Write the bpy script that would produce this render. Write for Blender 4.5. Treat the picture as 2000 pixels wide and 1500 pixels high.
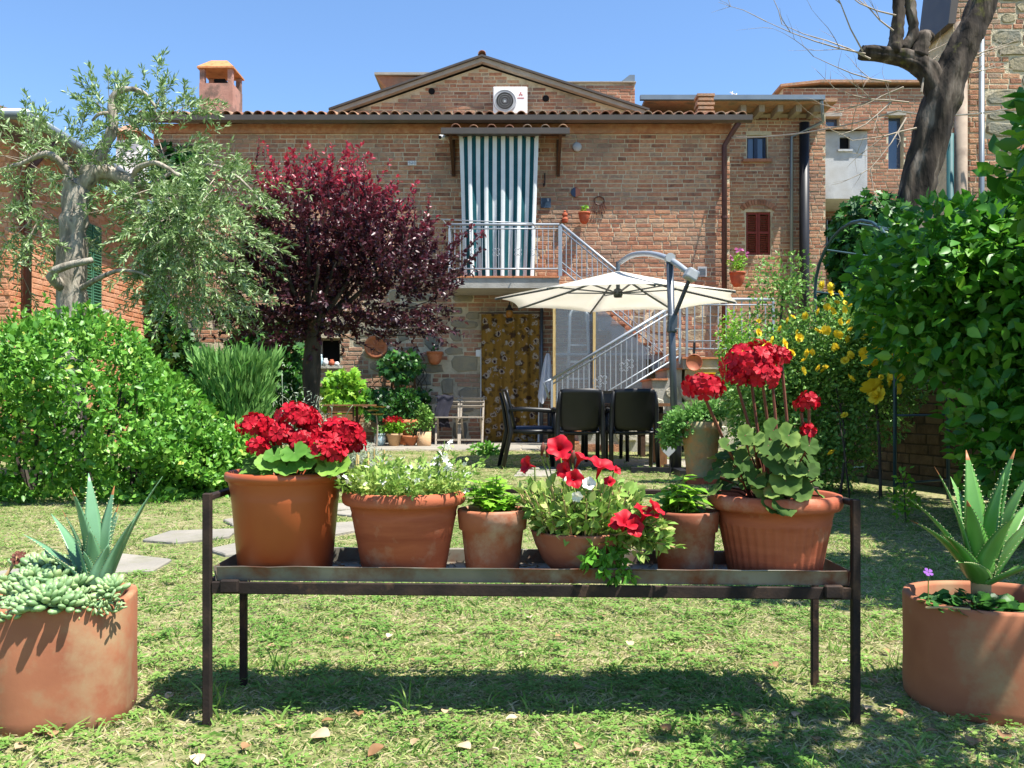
import bpy, bmesh, math, random
import numpy as np
from mathutils import Vector, Matrix, Euler, Quaternion

for _o in list(bpy.data.objects):
    bpy.data.objects.remove(_o)
SC = bpy.context.scene
COL = SC.collection
PI = math.pi
random.seed(7)
R = random.Random(11)
N = np.random.default_rng(5)

# ---------------------------------------------------------------- camera, sky, sun, exposure
CAMZ, FPX, HORY = 0.75, 1750.0, 785.0
cam_data = bpy.data.cameras.new('camera')
cam = bpy.data.objects.new('camera', cam_data)
COL.objects.link(cam)
cam.location = (0, 0, CAMZ)
cam.rotation_euler = (math.radians(90), 0, 0)
cam_data.sensor_width = 36
cam_data.lens = 36 * FPX / 2000
cam_data.shift_y = 0.0175
cam_data.clip_end = 2000
cam_data.clip_start = 0.05
SC.camera = cam

SUN_DIR = Vector((0.4, -0.24, 1.0)).normalized()      # from the scene towards the sun
sun_el = math.asin(SUN_DIR.z)
world = bpy.data.worlds.new('World')
SC.world = world
world.use_nodes = True
_nt = world.node_tree
_nt.nodes.clear()
_sky = _nt.nodes.new('ShaderNodeTexSky')
_sky.sky_type = 'NISHITA'
_sky.sun_disc = False
_sky.sun_elevation = sun_el
_sky.sun_rotation = math.atan2(SUN_DIR.x, SUN_DIR.y)
_sky.altitude = 300
_sky.air_density = 1.15
_sky.dust_density = 0.0
_sky.ozone_density = 8.0
_bg = _nt.nodes.new('ShaderNodeBackground')
_bg.inputs['Strength'].default_value = 0.1
_out = _nt.nodes.new('ShaderNodeOutputWorld')
_nt.links.new(_sky.outputs[0], _bg.inputs[0])
_nt.links.new(_bg.outputs[0], _out.inputs[0])

sun_data = bpy.data.lights.new('sun', 'SUN')
sun_data.energy = 5.0
sun_data.angle = math.radians(0.5)
sun_data.color = (1.0, 0.955, 0.88)
sun = bpy.data.objects.new('sun', sun_data)
COL.objects.link(sun)
sun.location = (8, -6, 18)
sun.rotation_euler = SUN_DIR.to_track_quat('Z', 'Y').to_euler()

SC.view_settings.view_transform = 'Standard'
SC.view_settings.look = 'None'
SC.view_settings.exposure = 1.22
SC.view_settings.gamma = 1
SC.cycles.max_bounces = 6
SC.cycles.diffuse_bounces = 3
SC.cycles.glossy_bounces = 2
SC.cycles.transmission_bounces = 4
SC.cycles.transparent_max_bounces = 8
SC.cycles.use_denoising = True
SC.cycles.sample_clamp_indirect = 6
SC.cycles.caustics_reflective = False
SC.cycles.caustics_refractive = False

# ---------------------------------------------------------------- helpers
def P(px, py, Y):
    """point at depth Y seen at photo pixel (px, py)"""
    return Vector(((px - 1000) / FPX * Y, Y, CAMZ - (py - HORY) / FPX * Y))
def PX(px, Y): return (px - 1000) / FPX * Y
def PZ(py, Y): return CAMZ - (py - HORY) / FPX * Y

def lin(c):
    if isinstance(c, str):
        c = c.lstrip('#')
        c = [int(c[i:i + 2], 16) / 255 for i in (0, 2, 4)]
        c = [x / 12.92 if x <= .04045 else ((x + .055) / 1.055) ** 2.4 for x in c]
    return (c[0], c[1], c[2], 1.0)

MATS = {}
def M(name, cols, scale=6., rough=.8, bump=0., bscale=40., attr=None, amix=.75, metal=0., transl=0., spec=.3,
      dirt=None, stretch=(1, 1, 1), detail=4, sheen=0.):
    """procedural material: noise-driven ramp, optional per-piece tint attribute, dirt blotches, bump, translucency"""
    m = bpy.data.materials.new(name)
    m.use_nodes = True
    nt = m.node_tree
    nt.nodes.clear()
    L = nt.links.new
    out = nt.nodes.new('ShaderNodeOutputMaterial')
    bs = nt.nodes.new('ShaderNodeBsdfPrincipled')
    geo = nt.nodes.new('ShaderNodeNewGeometry')
    mp = nt.nodes.new('ShaderNodeMapping')
    mp.inputs['Scale'].default_value = stretch
    L(geo.outputs['Position'], mp.inputs['Vector'])
    nz = nt.nodes.new('ShaderNodeTexNoise')
    nz.inputs['Scale'].default_value = scale
    nz.inputs['Detail'].default_value = detail
    L(mp.outputs[0], nz.inputs['Vector'])
    mr = nt.nodes.new('ShaderNodeMapRange')
    mr.inputs['From Min'].default_value = .3
    mr.inputs['From Max'].default_value = .7
    L(nz.outputs['Fac'], mr.inputs['Value'])
    fac = mr.outputs[0]
    if attr:
        at = nt.nodes.new('ShaderNodeAttribute')
        at.attribute_name = attr
        mx = nt.nodes.new('ShaderNodeMix')
        mx.inputs['Factor'].default_value = amix
        L(fac, mx.inputs[2]); L(at.outputs['Fac'], mx.inputs[3])
        fac = mx.outputs[0]
    rp = nt.nodes.new('ShaderNodeValToRGB')
    el = rp.color_ramp.elements
    cs = [(c if (isinstance(c, tuple) and len(c) == 2) else (i / max(1, len(cols) - 1), c)) for i, c in enumerate(cols)]
    el[0].position, el[0].color = cs[0][0], lin(cs[0][1])
    if len(cs) == 1:
        el[1].position, el[1].color = 1, lin(cs[0][1])
    else:
        el[1].position, el[1].color = cs[-1][0], lin(cs[-1][1])
        for p_, c_ in cs[1:-1]:
            e = el.new(p_); e.color = lin(c_)
    L(fac, rp.inputs[0])
    col = rp.outputs[0]
    if dirt:
        dc, dscale, lo, hi = dirt
        n2 = nt.nodes.new('ShaderNodeTexNoise')
        n2.inputs['Scale'].default_value = dscale
        n2.inputs['Detail'].default_value = 6
        n2.inputs['Roughness'].default_value = .65
        L(geo.outputs['Position'], n2.inputs['Vector'])
        m2 = nt.nodes.new('ShaderNodeMapRange')
        m2.inputs['From Min'].default_value = lo
        m2.inputs['From Max'].default_value = hi
        L(n2.outputs['Fac'], m2.inputs['Value'])
        mc = nt.nodes.new('ShaderNodeMix')
        mc.data_type = 'RGBA'
        L(m2.outputs[0], mc.inputs[0]); L(col, mc.inputs[6])
        mc.inputs[7].default_value = lin(dc)
        col = mc.outputs[2]
    L(col, bs.inputs['Base Color'])
    bs.inputs['Roughness'].default_value = rough
    bs.inputs['Metallic'].default_value = metal
    bs.inputs['Specular IOR Level'].default_value = spec
    if bump:
        nb = nt.nodes.new('ShaderNodeTexNoise')
        nb.inputs['Scale'].default_value = bscale
        nb.inputs['Detail'].default_value = 5
        L(mp.outputs[0], nb.inputs['Vector'])
        bp = nt.nodes.new('ShaderNodeBump')
        bp.inputs['Strength'].default_value = bump
        bp.inputs['Distance'].default_value = .02
        L(nb.outputs['Fac'], bp.inputs['Height'])
        L(bp.outputs[0], bs.inputs['Normal'])
    sh = bs.outputs[0]
    if transl:
        tr = nt.nodes.new('ShaderNodeBsdfTranslucent')
        L(col, tr.inputs['Color'])
        ms = nt.nodes.new('ShaderNodeMixShader')
        ms.inputs[0].default_value = transl
        L(sh, ms.inputs[1]); L(tr.outputs[0], ms.inputs[2])
        sh = ms.outputs[0]
    L(sh, out.inputs['Surface'])
    MATS[name] = m
    return m

def link(o, parent=None):
    COL.objects.link(o)
    if parent is not None:
        o.parent = parent
    return o

def thing(name, label, cat, loc=(0, 0, 0), rotz=0., group=None):
    o = bpy.data.objects.new(name, None)
    o.empty_display_size = .1
    link(o)
    o.location = loc
    o.rotation_euler = (0, 0, rotz)
    o['label'] = label; o['category'] = cat
    if group: o['group'] = group
    return o
def tag(o, label, cat, group=None):
    o['label'] = label; o['category'] = cat
    if group: o['group'] = group
    return o
def struct(o):
    o['kind'] = 'structure'; return o
def stuff(o):
    o['kind'] = 'stuff'; return o

def mesh_from(name, v, f, tint=None, smooth=False, mats=(), mi=None):
    me = bpy.data.meshes.new(name)
    me.from_pydata([tuple(x) for x in v], [], f)
    if tint is not None:
        a = me.attributes.new('tint', 'FLOAT', 'POINT')
        a.data.foreach_set('value', np.asarray(tint, dtype=np.float32))
    for m in mats:
        me.materials.append(m)
    if mi is not None:
        me.polygons.foreach_set('material_index', np.asarray(mi, dtype=np.int32))
    if smooth:
        me.polygons.foreach_set('use_smooth', [True] * len(me.polygons))
    me.update()
    return me

class MB:
    """collects shapes and builds ONE mesh object"""
    def __init__(s):
        s.v, s.f, s.t, s.mi = [], [], [], []
    def add(s, v, f, t=0.5, mi=0):
        b = len(s.v)
        s.v.extend([tuple(x) for x in v])
        s.f.extend([tuple(i + b for i in q) for q in f])
        s.t.extend([t] * len(v) if not hasattr(t, '__len__') else list(t))
        s.mi.extend([mi] * len(f))
        return s
    def box(s, c, d, rot=None, t=.5, mi=0):
        x, y, z = d[0] / 2, d[1] / 2, d[2] / 2
        v = [Vector(q) for q in ((-x, -y, -z), (x, -y, -z), (x, y, -z), (-x, y, -z), (-x, -y, z), (x, -y, z), (x, y, z), (-x, y, z))]
        if rot is not None:
            Q = rot if isinstance(rot, (Quaternion, Matrix)) else Euler(rot)
            mtx = Q.to_matrix() if not isinstance(Q, Matrix) else Q
            v = [mtx @ q for q in v]
        c = Vector(c)
        return s.add([q + c for q in v], [(0, 3, 2, 1), (4, 5, 6, 7), (0, 1, 5, 4), (1, 2, 6, 5), (2, 3, 7, 6), (3, 0, 4, 7)], t, mi)
    def b2(s, lo, hi, t=.5, mi=0):
        return s.box([(a + b) / 2 for a, b in zip(lo, hi)], [b - a for a, b in zip(lo, hi)], None, t, mi)
    def bar(s, p, q, w, h=None, t=.5, mi=0, up=(0, 0, 1)):
        p, q = Vector(p), Vector(q)
        h = h or w
        d = q - p
        L_ = d.length
        if L_ < 1e-6: return s
        z = d / L_
        u = Vector(up)
        if abs(z.dot(u)) > .98: u = Vector((0, 1, 0))
        x = u.cross(z).normalized(); y = z.cross(x)
        m = Matrix((x, y, z)).transposed()
        return s.box((p + q) / 2, (w, h, L_), m, t, mi)
    def tube(s, pts, rad, n=8, t=.5, mi=0, cap=True, fn=None):
        pts = [Vector(p) for p in pts]
        if not hasattr(rad, '__len__'): rad = [rad] * len(pts)
        v, f = [], []
        d0 = (pts[1] - pts[0]).normalized()
        a = Vector((0, 0, 1)) if abs(d0.z) < .9 else Vector((1, 0, 0))
        x = a.cross(d0).normalized()
        for i, p in enumerate(pts):
            d = ((pts[min(i + 1, len(pts) - 1)] - pts[max(i - 1, 0)]))
            d = d.normalized() if d.length > 1e-9 else d0
            x = (x - d * x.dot(d))
            x = x.normalized() if x.length > 1e-6 else d.orthogonal().normalized()
            y = d.cross(x)
            for k in range(n):
                an = 2 * PI * k / n
                v.append(p + (x * math.cos(an) + y * math.sin(an)) * (rad[i] * (fn(i, an) if fn else 1)))
        for i in range(len(pts) - 1):
            for k in range(n):
                k2 = (k + 1) % n
                f.append((i * n + k, i * n + k2, (i + 1) * n + k2, (i + 1) * n + k))
        if cap:
            f.append(tuple(range(n - 1, -1, -1)))
            f.append(tuple(range((len(pts) - 1) * n, len(pts) * n)))
        if hasattr(t, '__len__'):
            t = [tt for tt in t for _ in range(n)]
        return s.add(v, f, t, mi)
    def lathe(s, prof, c=(0, 0, 0), n=32, t=.5, mi=0, fn=None, closed=False):
        """prof: (r, z) list; fn(angle, i) -> radius factor"""
        v, f = [], []
        for i, (r, z) in enumerate(prof):
            for k in range(n):
                an = 2 * PI * k / n
                rr = r * (fn(an, i) if fn else 1)
                v.append((c[0] + rr * math.cos(an), c[1] + rr * math.sin(an), c[2] + z))
        for i in range(len(prof) - 1):
            for k in range(n):
                k2 = (k + 1) % n
                f.append((i * n + k, i * n + k2, (i + 1) * n + k2, (i + 1) * n + k))
        f.append(tuple(range(n - 1, -1, -1)))
        return s.add(v, f, t, mi)
    def prism(s, poly, y0, y1, t=.5, mi=0, axis='y'):
        """poly in (x,z), extruded along y"""
        n = len(poly)
        v = [(x, y0, z) for x, z in poly] + [(x, y1, z) for x, z in poly]
        f = [tuple(range(n)), tuple(range(2 * n - 1, n - 1, -1))]
        for k in range(n):
            k2 = (k + 1) % n
            f.append((k2, k, k + n, k2 + n))
        return s.add(v, f, t, mi)
    def grid(s, fn, nu, nv, t=.5, mi=0, mif=None):
        v = [fn(i / nu, j / nv) for j in range(nv + 1) for i in range(nu + 1)]
        b = len(s.v)
        f, m = [], []
        for j in range(nv):
            for i in range(nu):
                a = j * (nu + 1) + i
                f.append((a, a + 1, a + nu + 2, a + nu + 1))
                m.append(mif(i, j) if mif else mi)
        s.add(v, f, t, mi)
        s.mi[-len(f):] = m
        return s
    def build(s, name, mats, parent=None, smooth=False, loc=None):
        if not isinstance(mats, (list, tuple)): mats = [mats]
        me = mesh_from(name, s.v, s.f, s.t, smooth, mats, s.mi)
        o = bpy.data.objects.new(name, me)
        link(o, parent)
        if loc is not None: o.location = loc
        return o

def mod_bevel(o, w=.004, seg=2):
    b = o.modifiers.new('bevel', 'BEVEL'); b.width = w; b.segments = seg; b.limit_method = 'ANGLE'
    return o

# ---------------------------------------------------------------- leaves in bulk (numpy)
def _t(v, f): return (np.array(v, dtype=np.float32), f)
KITE = _t([(0, 0, 0), (-.28, .45, .07), (0, 1, -.06), (.28, .45, .07)], [(0, 3, 2), (0, 2, 1)])
NARROW = _t([(0, 0, 0), (-.1, .5, .03), (0, 1, -.05), (.1, .5, .03)], [(0, 3, 2), (0, 2, 1)])
OVAL = _t([(0, 0, 0), (-.24, .28, .07), (-.25, .6, .06), (0, 1, -.1), (.25, .6, .06), (.24, .28, .07), (0, .45, 0)],
          [(0, 5, 6), (5, 4, 6), (4, 3, 6), (3, 2, 6), (2, 1, 6), (1, 0, 6)])
ROUND = _t([(0, 0, 0), (-.42, .2, .1), (-.45, .65, .1), (0, .95, .02), (.45, .65, .1), (.42, .2, .1), (0, .42, 0)],
           [(0, 5, 6), (5, 4, 6), (4, 3, 6), (3, 2, 6), (2, 1, 6), (1, 0, 6)])
LOBED = _t([(0, 0, 0), (-.45, .1, .05), (-.3, .4, .02), (-.5, .75, .0), (-.15, .7, .02), (0, 1.05, -.08), (.15, .7, .02), (.5, .75, 0), (.3, .4, .02), (.45, .1, .05), (0, .4, .03)],
           [(0, 9, 10), (9, 8, 10), (8, 7, 10), (7, 6, 10), (6, 5, 10), (5, 4, 10), (4, 3, 10), (3, 2, 10), (2, 1, 10), (1, 0, 10)])

def unit(a):
    a = np.asarray(a, dtype=np.float32)
    return a / np.maximum(np.linalg.norm(a, axis=-1, keepdims=True), 1e-6)

def leaf_mesh(name, pos, axis, nrm, size, tmpl, tint, mat_, parent=None):
    pos = np.asarray(pos, dtype=np.float32); n = len(pos)
    a = unit(axis); nn = np.asarray(nrm, dtype=np.float32)
    nn = unit(nn - a * np.sum(a * nn, -1, keepdims=True) + 1e-5)
    sd = np.cross(a, nn)
    size = np.broadcast_to(np.asarray(size, dtype=np.float32), (n,))[:, None, None]
    tv, tf = tmpl
    k = len(tv)
    V = pos[:, None, :] + size * (tv[None, :, 0:1] * sd[:, None, :] + tv[None, :, 1:2] * a[:, None, :] + tv[None, :, 2:3] * nn[:, None, :])
    V = V.reshape(-1, 3)
    F = np.array(tf, dtype=np.int32)
    fs = F.shape[1]
    idx = (np.arange(n, dtype=np.int32)[:, None, None] * k + F[None]).reshape(-1)
    me = bpy.data.meshes.new(name)
    me.vertices.add(len(V)); me.vertices.foreach_set('co', V.astype(np.float32).ravel())
    nf = n * len(F)
    me.loops.add(nf * fs); me.loops.foreach_set('vertex_index', idx)
    me.polygons.add(nf)
    me.polygons.foreach_set('loop_start', np.arange(nf, dtype=np.int32) * fs)
    at = me.attributes.new('tint', 'FLOAT', 'POINT')
    at.data.foreach_set('value', np.repeat(np.broadcast_to(np.asarray(tint, dtype=np.float32), (n,)), k))
    me.materials.append(mat_)
    me.update(calc_edges=True)
    me.validate()
    o = bpy.data.objects.new(name, me)
    link(o, parent)
    return o

def rnd_dirs(n):
    return unit(N.normal(size=(n, 3)))

def ellipsoid_shell(n, c, r, inner=.55, bias=2.5):
    d = rnd_dirs(n)
    rad = 1 - (1 - inner) * N.random(n) ** bias
    return np.array(c) + d * rad[:, None] * np.array(r), d

def copy_obj(o, parent=None, loc=None, rot=None, scale=None):
    c = o.copy(); link(c)
    c.parent = parent
    if loc is not None: c.location = loc
    if rot is not None: c.rotation_euler = rot
    if scale is not None: c.scale = scale
    return c

def rebase(root, base):
    """children were built in world coordinates: move the root to the thing's base and keep them in place"""
    base = Vector(base)
    for c in root.children:
        c.location = Vector(c.location) - base
    root.location = base
    return root

# ---------------------------------------------------------------- materials of the setting
M('brick', ['#5e493d', '#805a48', '#9c6c53', '#ab7c5f', '#b69172', '#8e7563', '#a49176'], scale=14, rough=.92, bump=.5, bscale=60, attr='tint', amix=.66,
  dirt=('#8a7868', 1.1, .46, .74))
M('mortar', ['#aea28a', '#c4b89c', '#b8ac92'], scale=9, rough=.95, bump=.7, bscale=45, dirt=('#6d6353', 1.1, .5, .72))
M('brick_far', ['#74503f', '#96664f', '#a87a60', '#8c7160'], scale=10, rough=.92, bump=.4, bscale=50, attr='tint', amix=.7, dirt=('#7b6d5c', .9, .5, .75))
M('brick_orange', ['#a4684a', '#b97a55', '#c59070', '#ad7254'], scale=8, rough=.92, bump=.4, bscale=50, attr='tint', amix=.65)
M('mortar_orange', ['#b07a58', '#bf8c68'], scale=9, rough=.95, bump=.5)
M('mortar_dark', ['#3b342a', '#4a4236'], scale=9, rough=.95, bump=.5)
M('brick_wall_shaded', ['#3f3428', '#5a4a38', '#6f5d46', '#4f4335'], scale=9, rough=.95, bump=.6, attr='tint', amix=.6)  # brown brick, darkened so part of the wall's shade is in the colour
M('stone', ['#6a6558', '#857d6a', '#94896f', '#757468', '#8d8169'], scale=5, rough=.93, bump=.7, bscale=30, attr='tint', amix=.6)
M('stone_light', ['#8d8778', '#a8a294', '#b5ad9c', '#99917f'], scale=7, rough=.93, bump=.8, bscale=26, attr='tint', amix=.5)
M('concrete', ['#8b8880', '#9d9a92', '#a5a29a'], scale=4, rough=.9, bump=.3, dirt=('#6f6b62', 1.6, .52, .75))
M('plaster_grey', ['#a3a4a6', '#b3b4b5', '#aaa9a7'], scale=2.5, rough=.92, bump=.2, dirt=('#8b877f', 1.2, .55, .8))
M('plaster_pink', ['#9f7566', '#b28676', '#8d685b'], scale=4, rough=.93, bump=.4, dirt=('#6b5a50', 4, .44, .66))
M('gutter', ['#4a443e', '#574f47'], scale=3, rough=.45, metal=.35, spec=.4)
M('gutter_grey', ['#717a80', '#818a8f'], scale=3, rough=.4, metal=.5)
M('pipe_brown', ['#4b2f2a', '#56382f'], scale=3, rough=.5)
M('pipe_black', ['#1c1d21', '#26272b'], scale=3, rough=.45)
M('pipe_beige', ['#8d7d6d', '#9d8c7a', '#7d6d5f'], scale=5, rough=.8)
M('pipe_teal', ['#234a4c', '#2c5a5a'], scale=5, rough=.6)
M('roof_tile', ['#7a5648', '#966a55', '#a88468', '#8a7666', '#6f6054'], scale=9, rough=.92, bump=.5, bscale=40, attr='tint', amix=.6, dirt=('#6d675a', 4, .52, .7))
M('tile_orange', ['#b07248', '#bd8558', '#a56a45'], scale=8, rough=.85, bump=.2)
M('verge', ['#8f8a80', '#a09a8f'], scale=5, rough=.9, bump=.3)
M('wood_dark', ['#3b2a1f', '#4d382a'], scale=8, rough=.75, stretch=(1, 8, 8))
M('wood_mid', ['#6d4c30', '#80593a', '#5d4029'], scale=7, rough=.7, stretch=(8, 8, 1))
M('wood_pale', ['#b39b63', '#c3ab74', '#a88f58'], scale=7, rough=.75, stretch=(8, 8, 1))
M('wood_grey', ['#8b8172', '#9f9586', '#7c7264'], scale=9, rough=.8, stretch=(8, 8, 1))
M('shutter_red', ['#6d2a22', '#7d332a'], scale=6, rough=.6)
M('shutter_green', ['#3f6b52', '#4a7a5e'], scale=6, rough=.6)
M('frame_blue', ['#2c3a52', '#34435c'], scale=4, rough=.5)
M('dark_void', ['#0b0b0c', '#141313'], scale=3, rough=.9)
M('white_paint', ['#d8d8d4', '#e2e2df'], scale=4, rough=.45, spec=.4)
M('grey_plastic', ['#9da0a2', '#a9acae'], scale=4, rough=.5)
M('black_plastic', ['#0e0f10', '#16171a'], scale=6, rough=.42, spec=.4)
M('rail_grey', ['#8e949b', '#9ca2a8'], scale=6, rough=.4, metal=.25, spec=.5)
M('steel', ['#4f555c', '#5c636a'], scale=5, rough=.38, metal=.4, spec=.5)
M('alu', ['#b9bcc0', '#c8cbcf'], scale=5, rough=.35, metal=.5)
M('paving', ['#757168', '#868177', '#928c80', '#7d7567'], scale=3, rough=.92, bump=.5, bscale=25, attr='tint', amix=.5, dirt=('#7d7a68', 5, .52, .72))

def glass_mat(name, col, rough=.1):
    m = bpy.data.materials.new(name); m.use_nodes = True
    b = m.node_tree.nodes['Principled BSDF']
    b.inputs['Base Color'].default_value = lin(col)
    b.inputs['Roughness'].default_value = rough
    b.inputs['Specular IOR Level'].default_value = .9
    MATS[name] = m
    return m
glass_mat('window_glass', '#3d4c63', .06)
glass_mat('fan_grey', '#b2b5b8', .6)

def poly_mat():
    m = bpy.data.materials.new('polycarbonate'); m.use_nodes = True
    nt = m.node_tree; nt.nodes.clear(); L = nt.links.new
    out = nt.nodes.new('ShaderNodeOutputMaterial')
    a = nt.nodes.new('ShaderNodeBsdfPrincipled')
    a.inputs['Base Color'].default_value = lin('#a9b2b8'); a.inputs['Roughness'].default_value = .3
    b = nt.nodes.new('ShaderNodeBsdfTranslucent'); b.inputs[0].default_value = lin('#b4bcc2')
    c = nt.nodes.new('ShaderNodeBsdfTransparent'); c.inputs[0].default_value = lin('#e4eaee')
    m1 = nt.nodes.new('ShaderNodeMixShader'); m1.inputs[0].default_value = .4
    m2 = nt.nodes.new('ShaderNodeMixShader'); m2.inputs[0].default_value = .72
    L(a.outputs[0], m1.inputs[1]); L(b.outputs[0], m1.inputs[2])
    L(m1.outputs[0], m2.inputs[1]); L(c.outputs[0], m2.inputs[2])
    L(m2.outputs[0], out.inputs[0])
    MATS['polycarbonate'] = m
poly_mat()

def ground_mat():
    m = bpy.data.materials.new('lawn_soil'); m.use_nodes = True
    nt = m.node_tree; L = nt.links.new
    b = nt.nodes['Principled BSDF']
    geo = nt.nodes.new('ShaderNodeNewGeometry')
    n1 = nt.nodes.new('ShaderNodeTexNoise'); n1.inputs['Scale'].default_value = 1.1; n1.inputs['Detail'].default_value = 8; n1.inputs['Roughness'].default_value = .7
    n2 = nt.nodes.new('ShaderNodeTexNoise'); n2.inputs['Scale'].default_value = 38; n2.inputs['Detail'].default_value = 6
    L(geo.outputs['Position'], n1.inputs['Vector']); L(geo.outputs['Position'], n2.inputs['Vector'])
    ad = nt.nodes.new('ShaderNodeMix'); ad.inputs['Factor'].default_value = .5
    L(n1.outputs['Fac'], ad.inputs[2]); L(n2.outputs['Fac'], ad.inputs[3])
    r = nt.nodes.new('ShaderNodeValToRGB'); e = r.color_ramp.elements
    e[0].position, e[0].color = .36, lin('#4c5530')
    e[1].position, e[1].color = .66, lin('#a4947a')
    for p_, c_ in ((.46, '#6b7344'), (.55, '#8a8462')):
        x = e.new(p_); x.color = lin(c_)
    L(ad.outputs[0], r.inputs[0]); L(r.outputs[0], b.inputs['Base Color'])
    b.inputs['Roughness'].default_value = .95; b.inputs['Specular IOR Level'].default_value = .1
    bp = nt.nodes.new('ShaderNodeBump'); bp.inputs['Strength'].default_value = .8; bp.inputs['Distance'].default_value = .02
    L(n2.outputs['Fac'], bp.inputs['Height']); L(bp.outputs[0], b.inputs['Normal'])
    MATS['lawn_soil'] = m
ground_mat()

def grass_mat():
    m = bpy.data.materials.new('grass_blades'); m.use_nodes = True
    nt = m.node_tree; L = nt.links.new
    b = nt.nodes['Principled BSDF']; out = nt.nodes['Material Output']
    geo = nt.nodes.new('ShaderNodeNewGeometry')
    n1 = nt.nodes.new('ShaderNodeTexNoise'); n1.inputs['Scale'].default_value = 1.6; n1.inputs['Detail'].default_value = 7; n1.inputs['Roughness'].default_value = .72
    L(geo.outputs['Position'], n1.inputs['Vector'])
    at = nt.nodes.new('ShaderNodeAttribute'); at.attribute_name = 'tint'
    ma = nt.nodes.new('ShaderNodeMath'); ma.operation = 'MULTIPLY_ADD'; ma.inputs[1].default_value = .42
    L(at.outputs['Fac'], ma.inputs[0]); 
    m2 = nt.nodes.new('ShaderNodeMath'); m2.operation = 'MULTIPLY'; m2.inputs[1].default_value = .62
    L(n1.outputs['Fac'], m2.inputs[0]); L(m2.outputs[0], ma.inputs[2])
    r = nt.nodes.new('ShaderNodeValToRGB'); e = r.color_ramp.elements
    e[0].position, e[0].color = .22, lin('#456f2a')
    e[1].position, e[1].color = .78, lin('#c6b896')
    for p_, c_ in ((.36, '#6c9440'), (.48, '#8fa858'), (.6, '#b2ab78')):
        x = e.new(p_); x.color = lin(c_)
    L(ma.outputs[0], r.inputs[0]); L(r.outputs[0], b.inputs['Base Color'])
    b.inputs['Roughness'].default_value = .7; b.inputs['Specular IOR Level'].default_value = .25
    tr = nt.nodes.new('ShaderNodeBsdfTranslucent'); L(r.outputs[0], tr.inputs[0])
    ms = nt.nodes.new('ShaderNodeMixShader'); ms.inputs[0].default_value = .3
    L(b.outputs[0], ms.inputs[1]); L(tr.outputs[0], ms.inputs[2]); L(ms.outputs[0], out.inputs[0])
    MATS['grass_blades'] = m
grass_mat()

# ---------------------------------------------------------------- ground, path, patio
mb = MB()
mb.grid(lambda u, v: ((u - .5) * 400, -60 + v * 460, 0), 8, 8)
struct(mb.build('ground', MATS['lawn_soil']))

def slab_mesh(mb, poly, z0, z1, t):
    n = len(poly)
    cx = sum(p[0] for p in poly) / n; cy = sum(p[1] for p in poly) / n
    v = [(x, y, z0) for x, y in poly] + [(x, y, z1 - .006) for x, y in poly] + [(cx + (x - cx) * .97, cy + (y - cy) * .97, z1) for x, y in poly]
    f = []
    for k in range(n):
        k2 = (k + 1) % n
        f += [(k, k2, k2 + n, k + n), (k + n, k2 + n, k2 + 2 * n, k + 2 * n)]
    f.append(tuple(range(2 * n, 3 * n)))
    return mb.add(v, f, t)

# stepping-stone path curving across the lawn
path = bpy.data.objects.new('path', None); link(path); struct(path)
def G(px, py):
    Y = CAMZ * FPX / (py - HORY); return (PX(px, Y), Y)
slabs = [[(70, 1100), (200, 1078), (352, 1096), (300, 1122), (170, 1128)], [(255, 1062), (330, 1040), (470, 1036), (455, 1052), (340, 1066)],
         [(395, 1078), (470, 1062), (560, 1066), (540, 1084), (430, 1092)], [(430, 1020), (500, 1008), (570, 1012), (540, 1028), (450, 1030)],
         [(560, 1040), (640, 1026), (720, 1020), (745, 1034), (640, 1052)], [(560, 994), (640, 984), (700, 986), (690, 998), (590, 1004)],
         [(640, 1006), (720, 992), (800, 990), (790, 1006), (700, 1014)], [(-60, 1130), (40, 1116), (60, 1138), (-40, 1152)],
         [(690, 962), (760, 954), (800, 958), (760, 970)], [(770, 942), (830, 936), (860, 942), (800, 950)], [(830, 926), (890, 920), (905, 927), (850, 933)]]
for sl in slabs:
    _g = [G(*p) for p in sl][::-1]; _cx = sum(p[0] for p in _g) / len(_g); _cy = sum(p[1] for p in _g) / len(_g)
    _g = [(_cx + (x_ - _cx) * R.uniform(.8, .95), _cy + (y_ - _cy) * R.uniform(.75, .92)) for x_, y_ in _g]
    mb = MB(); slab_mesh(mb, _g, -.02, .014 + R.uniform(0, .006), R.random())
    mb.build('flagstone', MATS['paving'], path)

# paved terrace along the house: slabs as parts
patio = MB(); patio.b2((-3.4, 13.55, -.03), (4.6, 16, .02)); patio = struct(patio.build('patio', MATS['mortar']))
y = 13.56
while y < 15.9:
    d = R.uniform(.38, .55); x = -3.38
    while x < 4.5:
        w = R.uniform(.4, .85)
        x2, y2 = min(x + w, 4.58), min(y + d, 15.98)
        mb = MB(); slab_mesh(mb, [(x + .01, y + .01), (x2 - .01, y + .01), (x2 - .01, y2 - .01), (x + .01, y2 - .01)], 0, .032 + R.uniform(0, .006), R.random())
        mb.build('paving_slab', MATS['paving'], patio)
        x = x2
    y = y2

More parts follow.
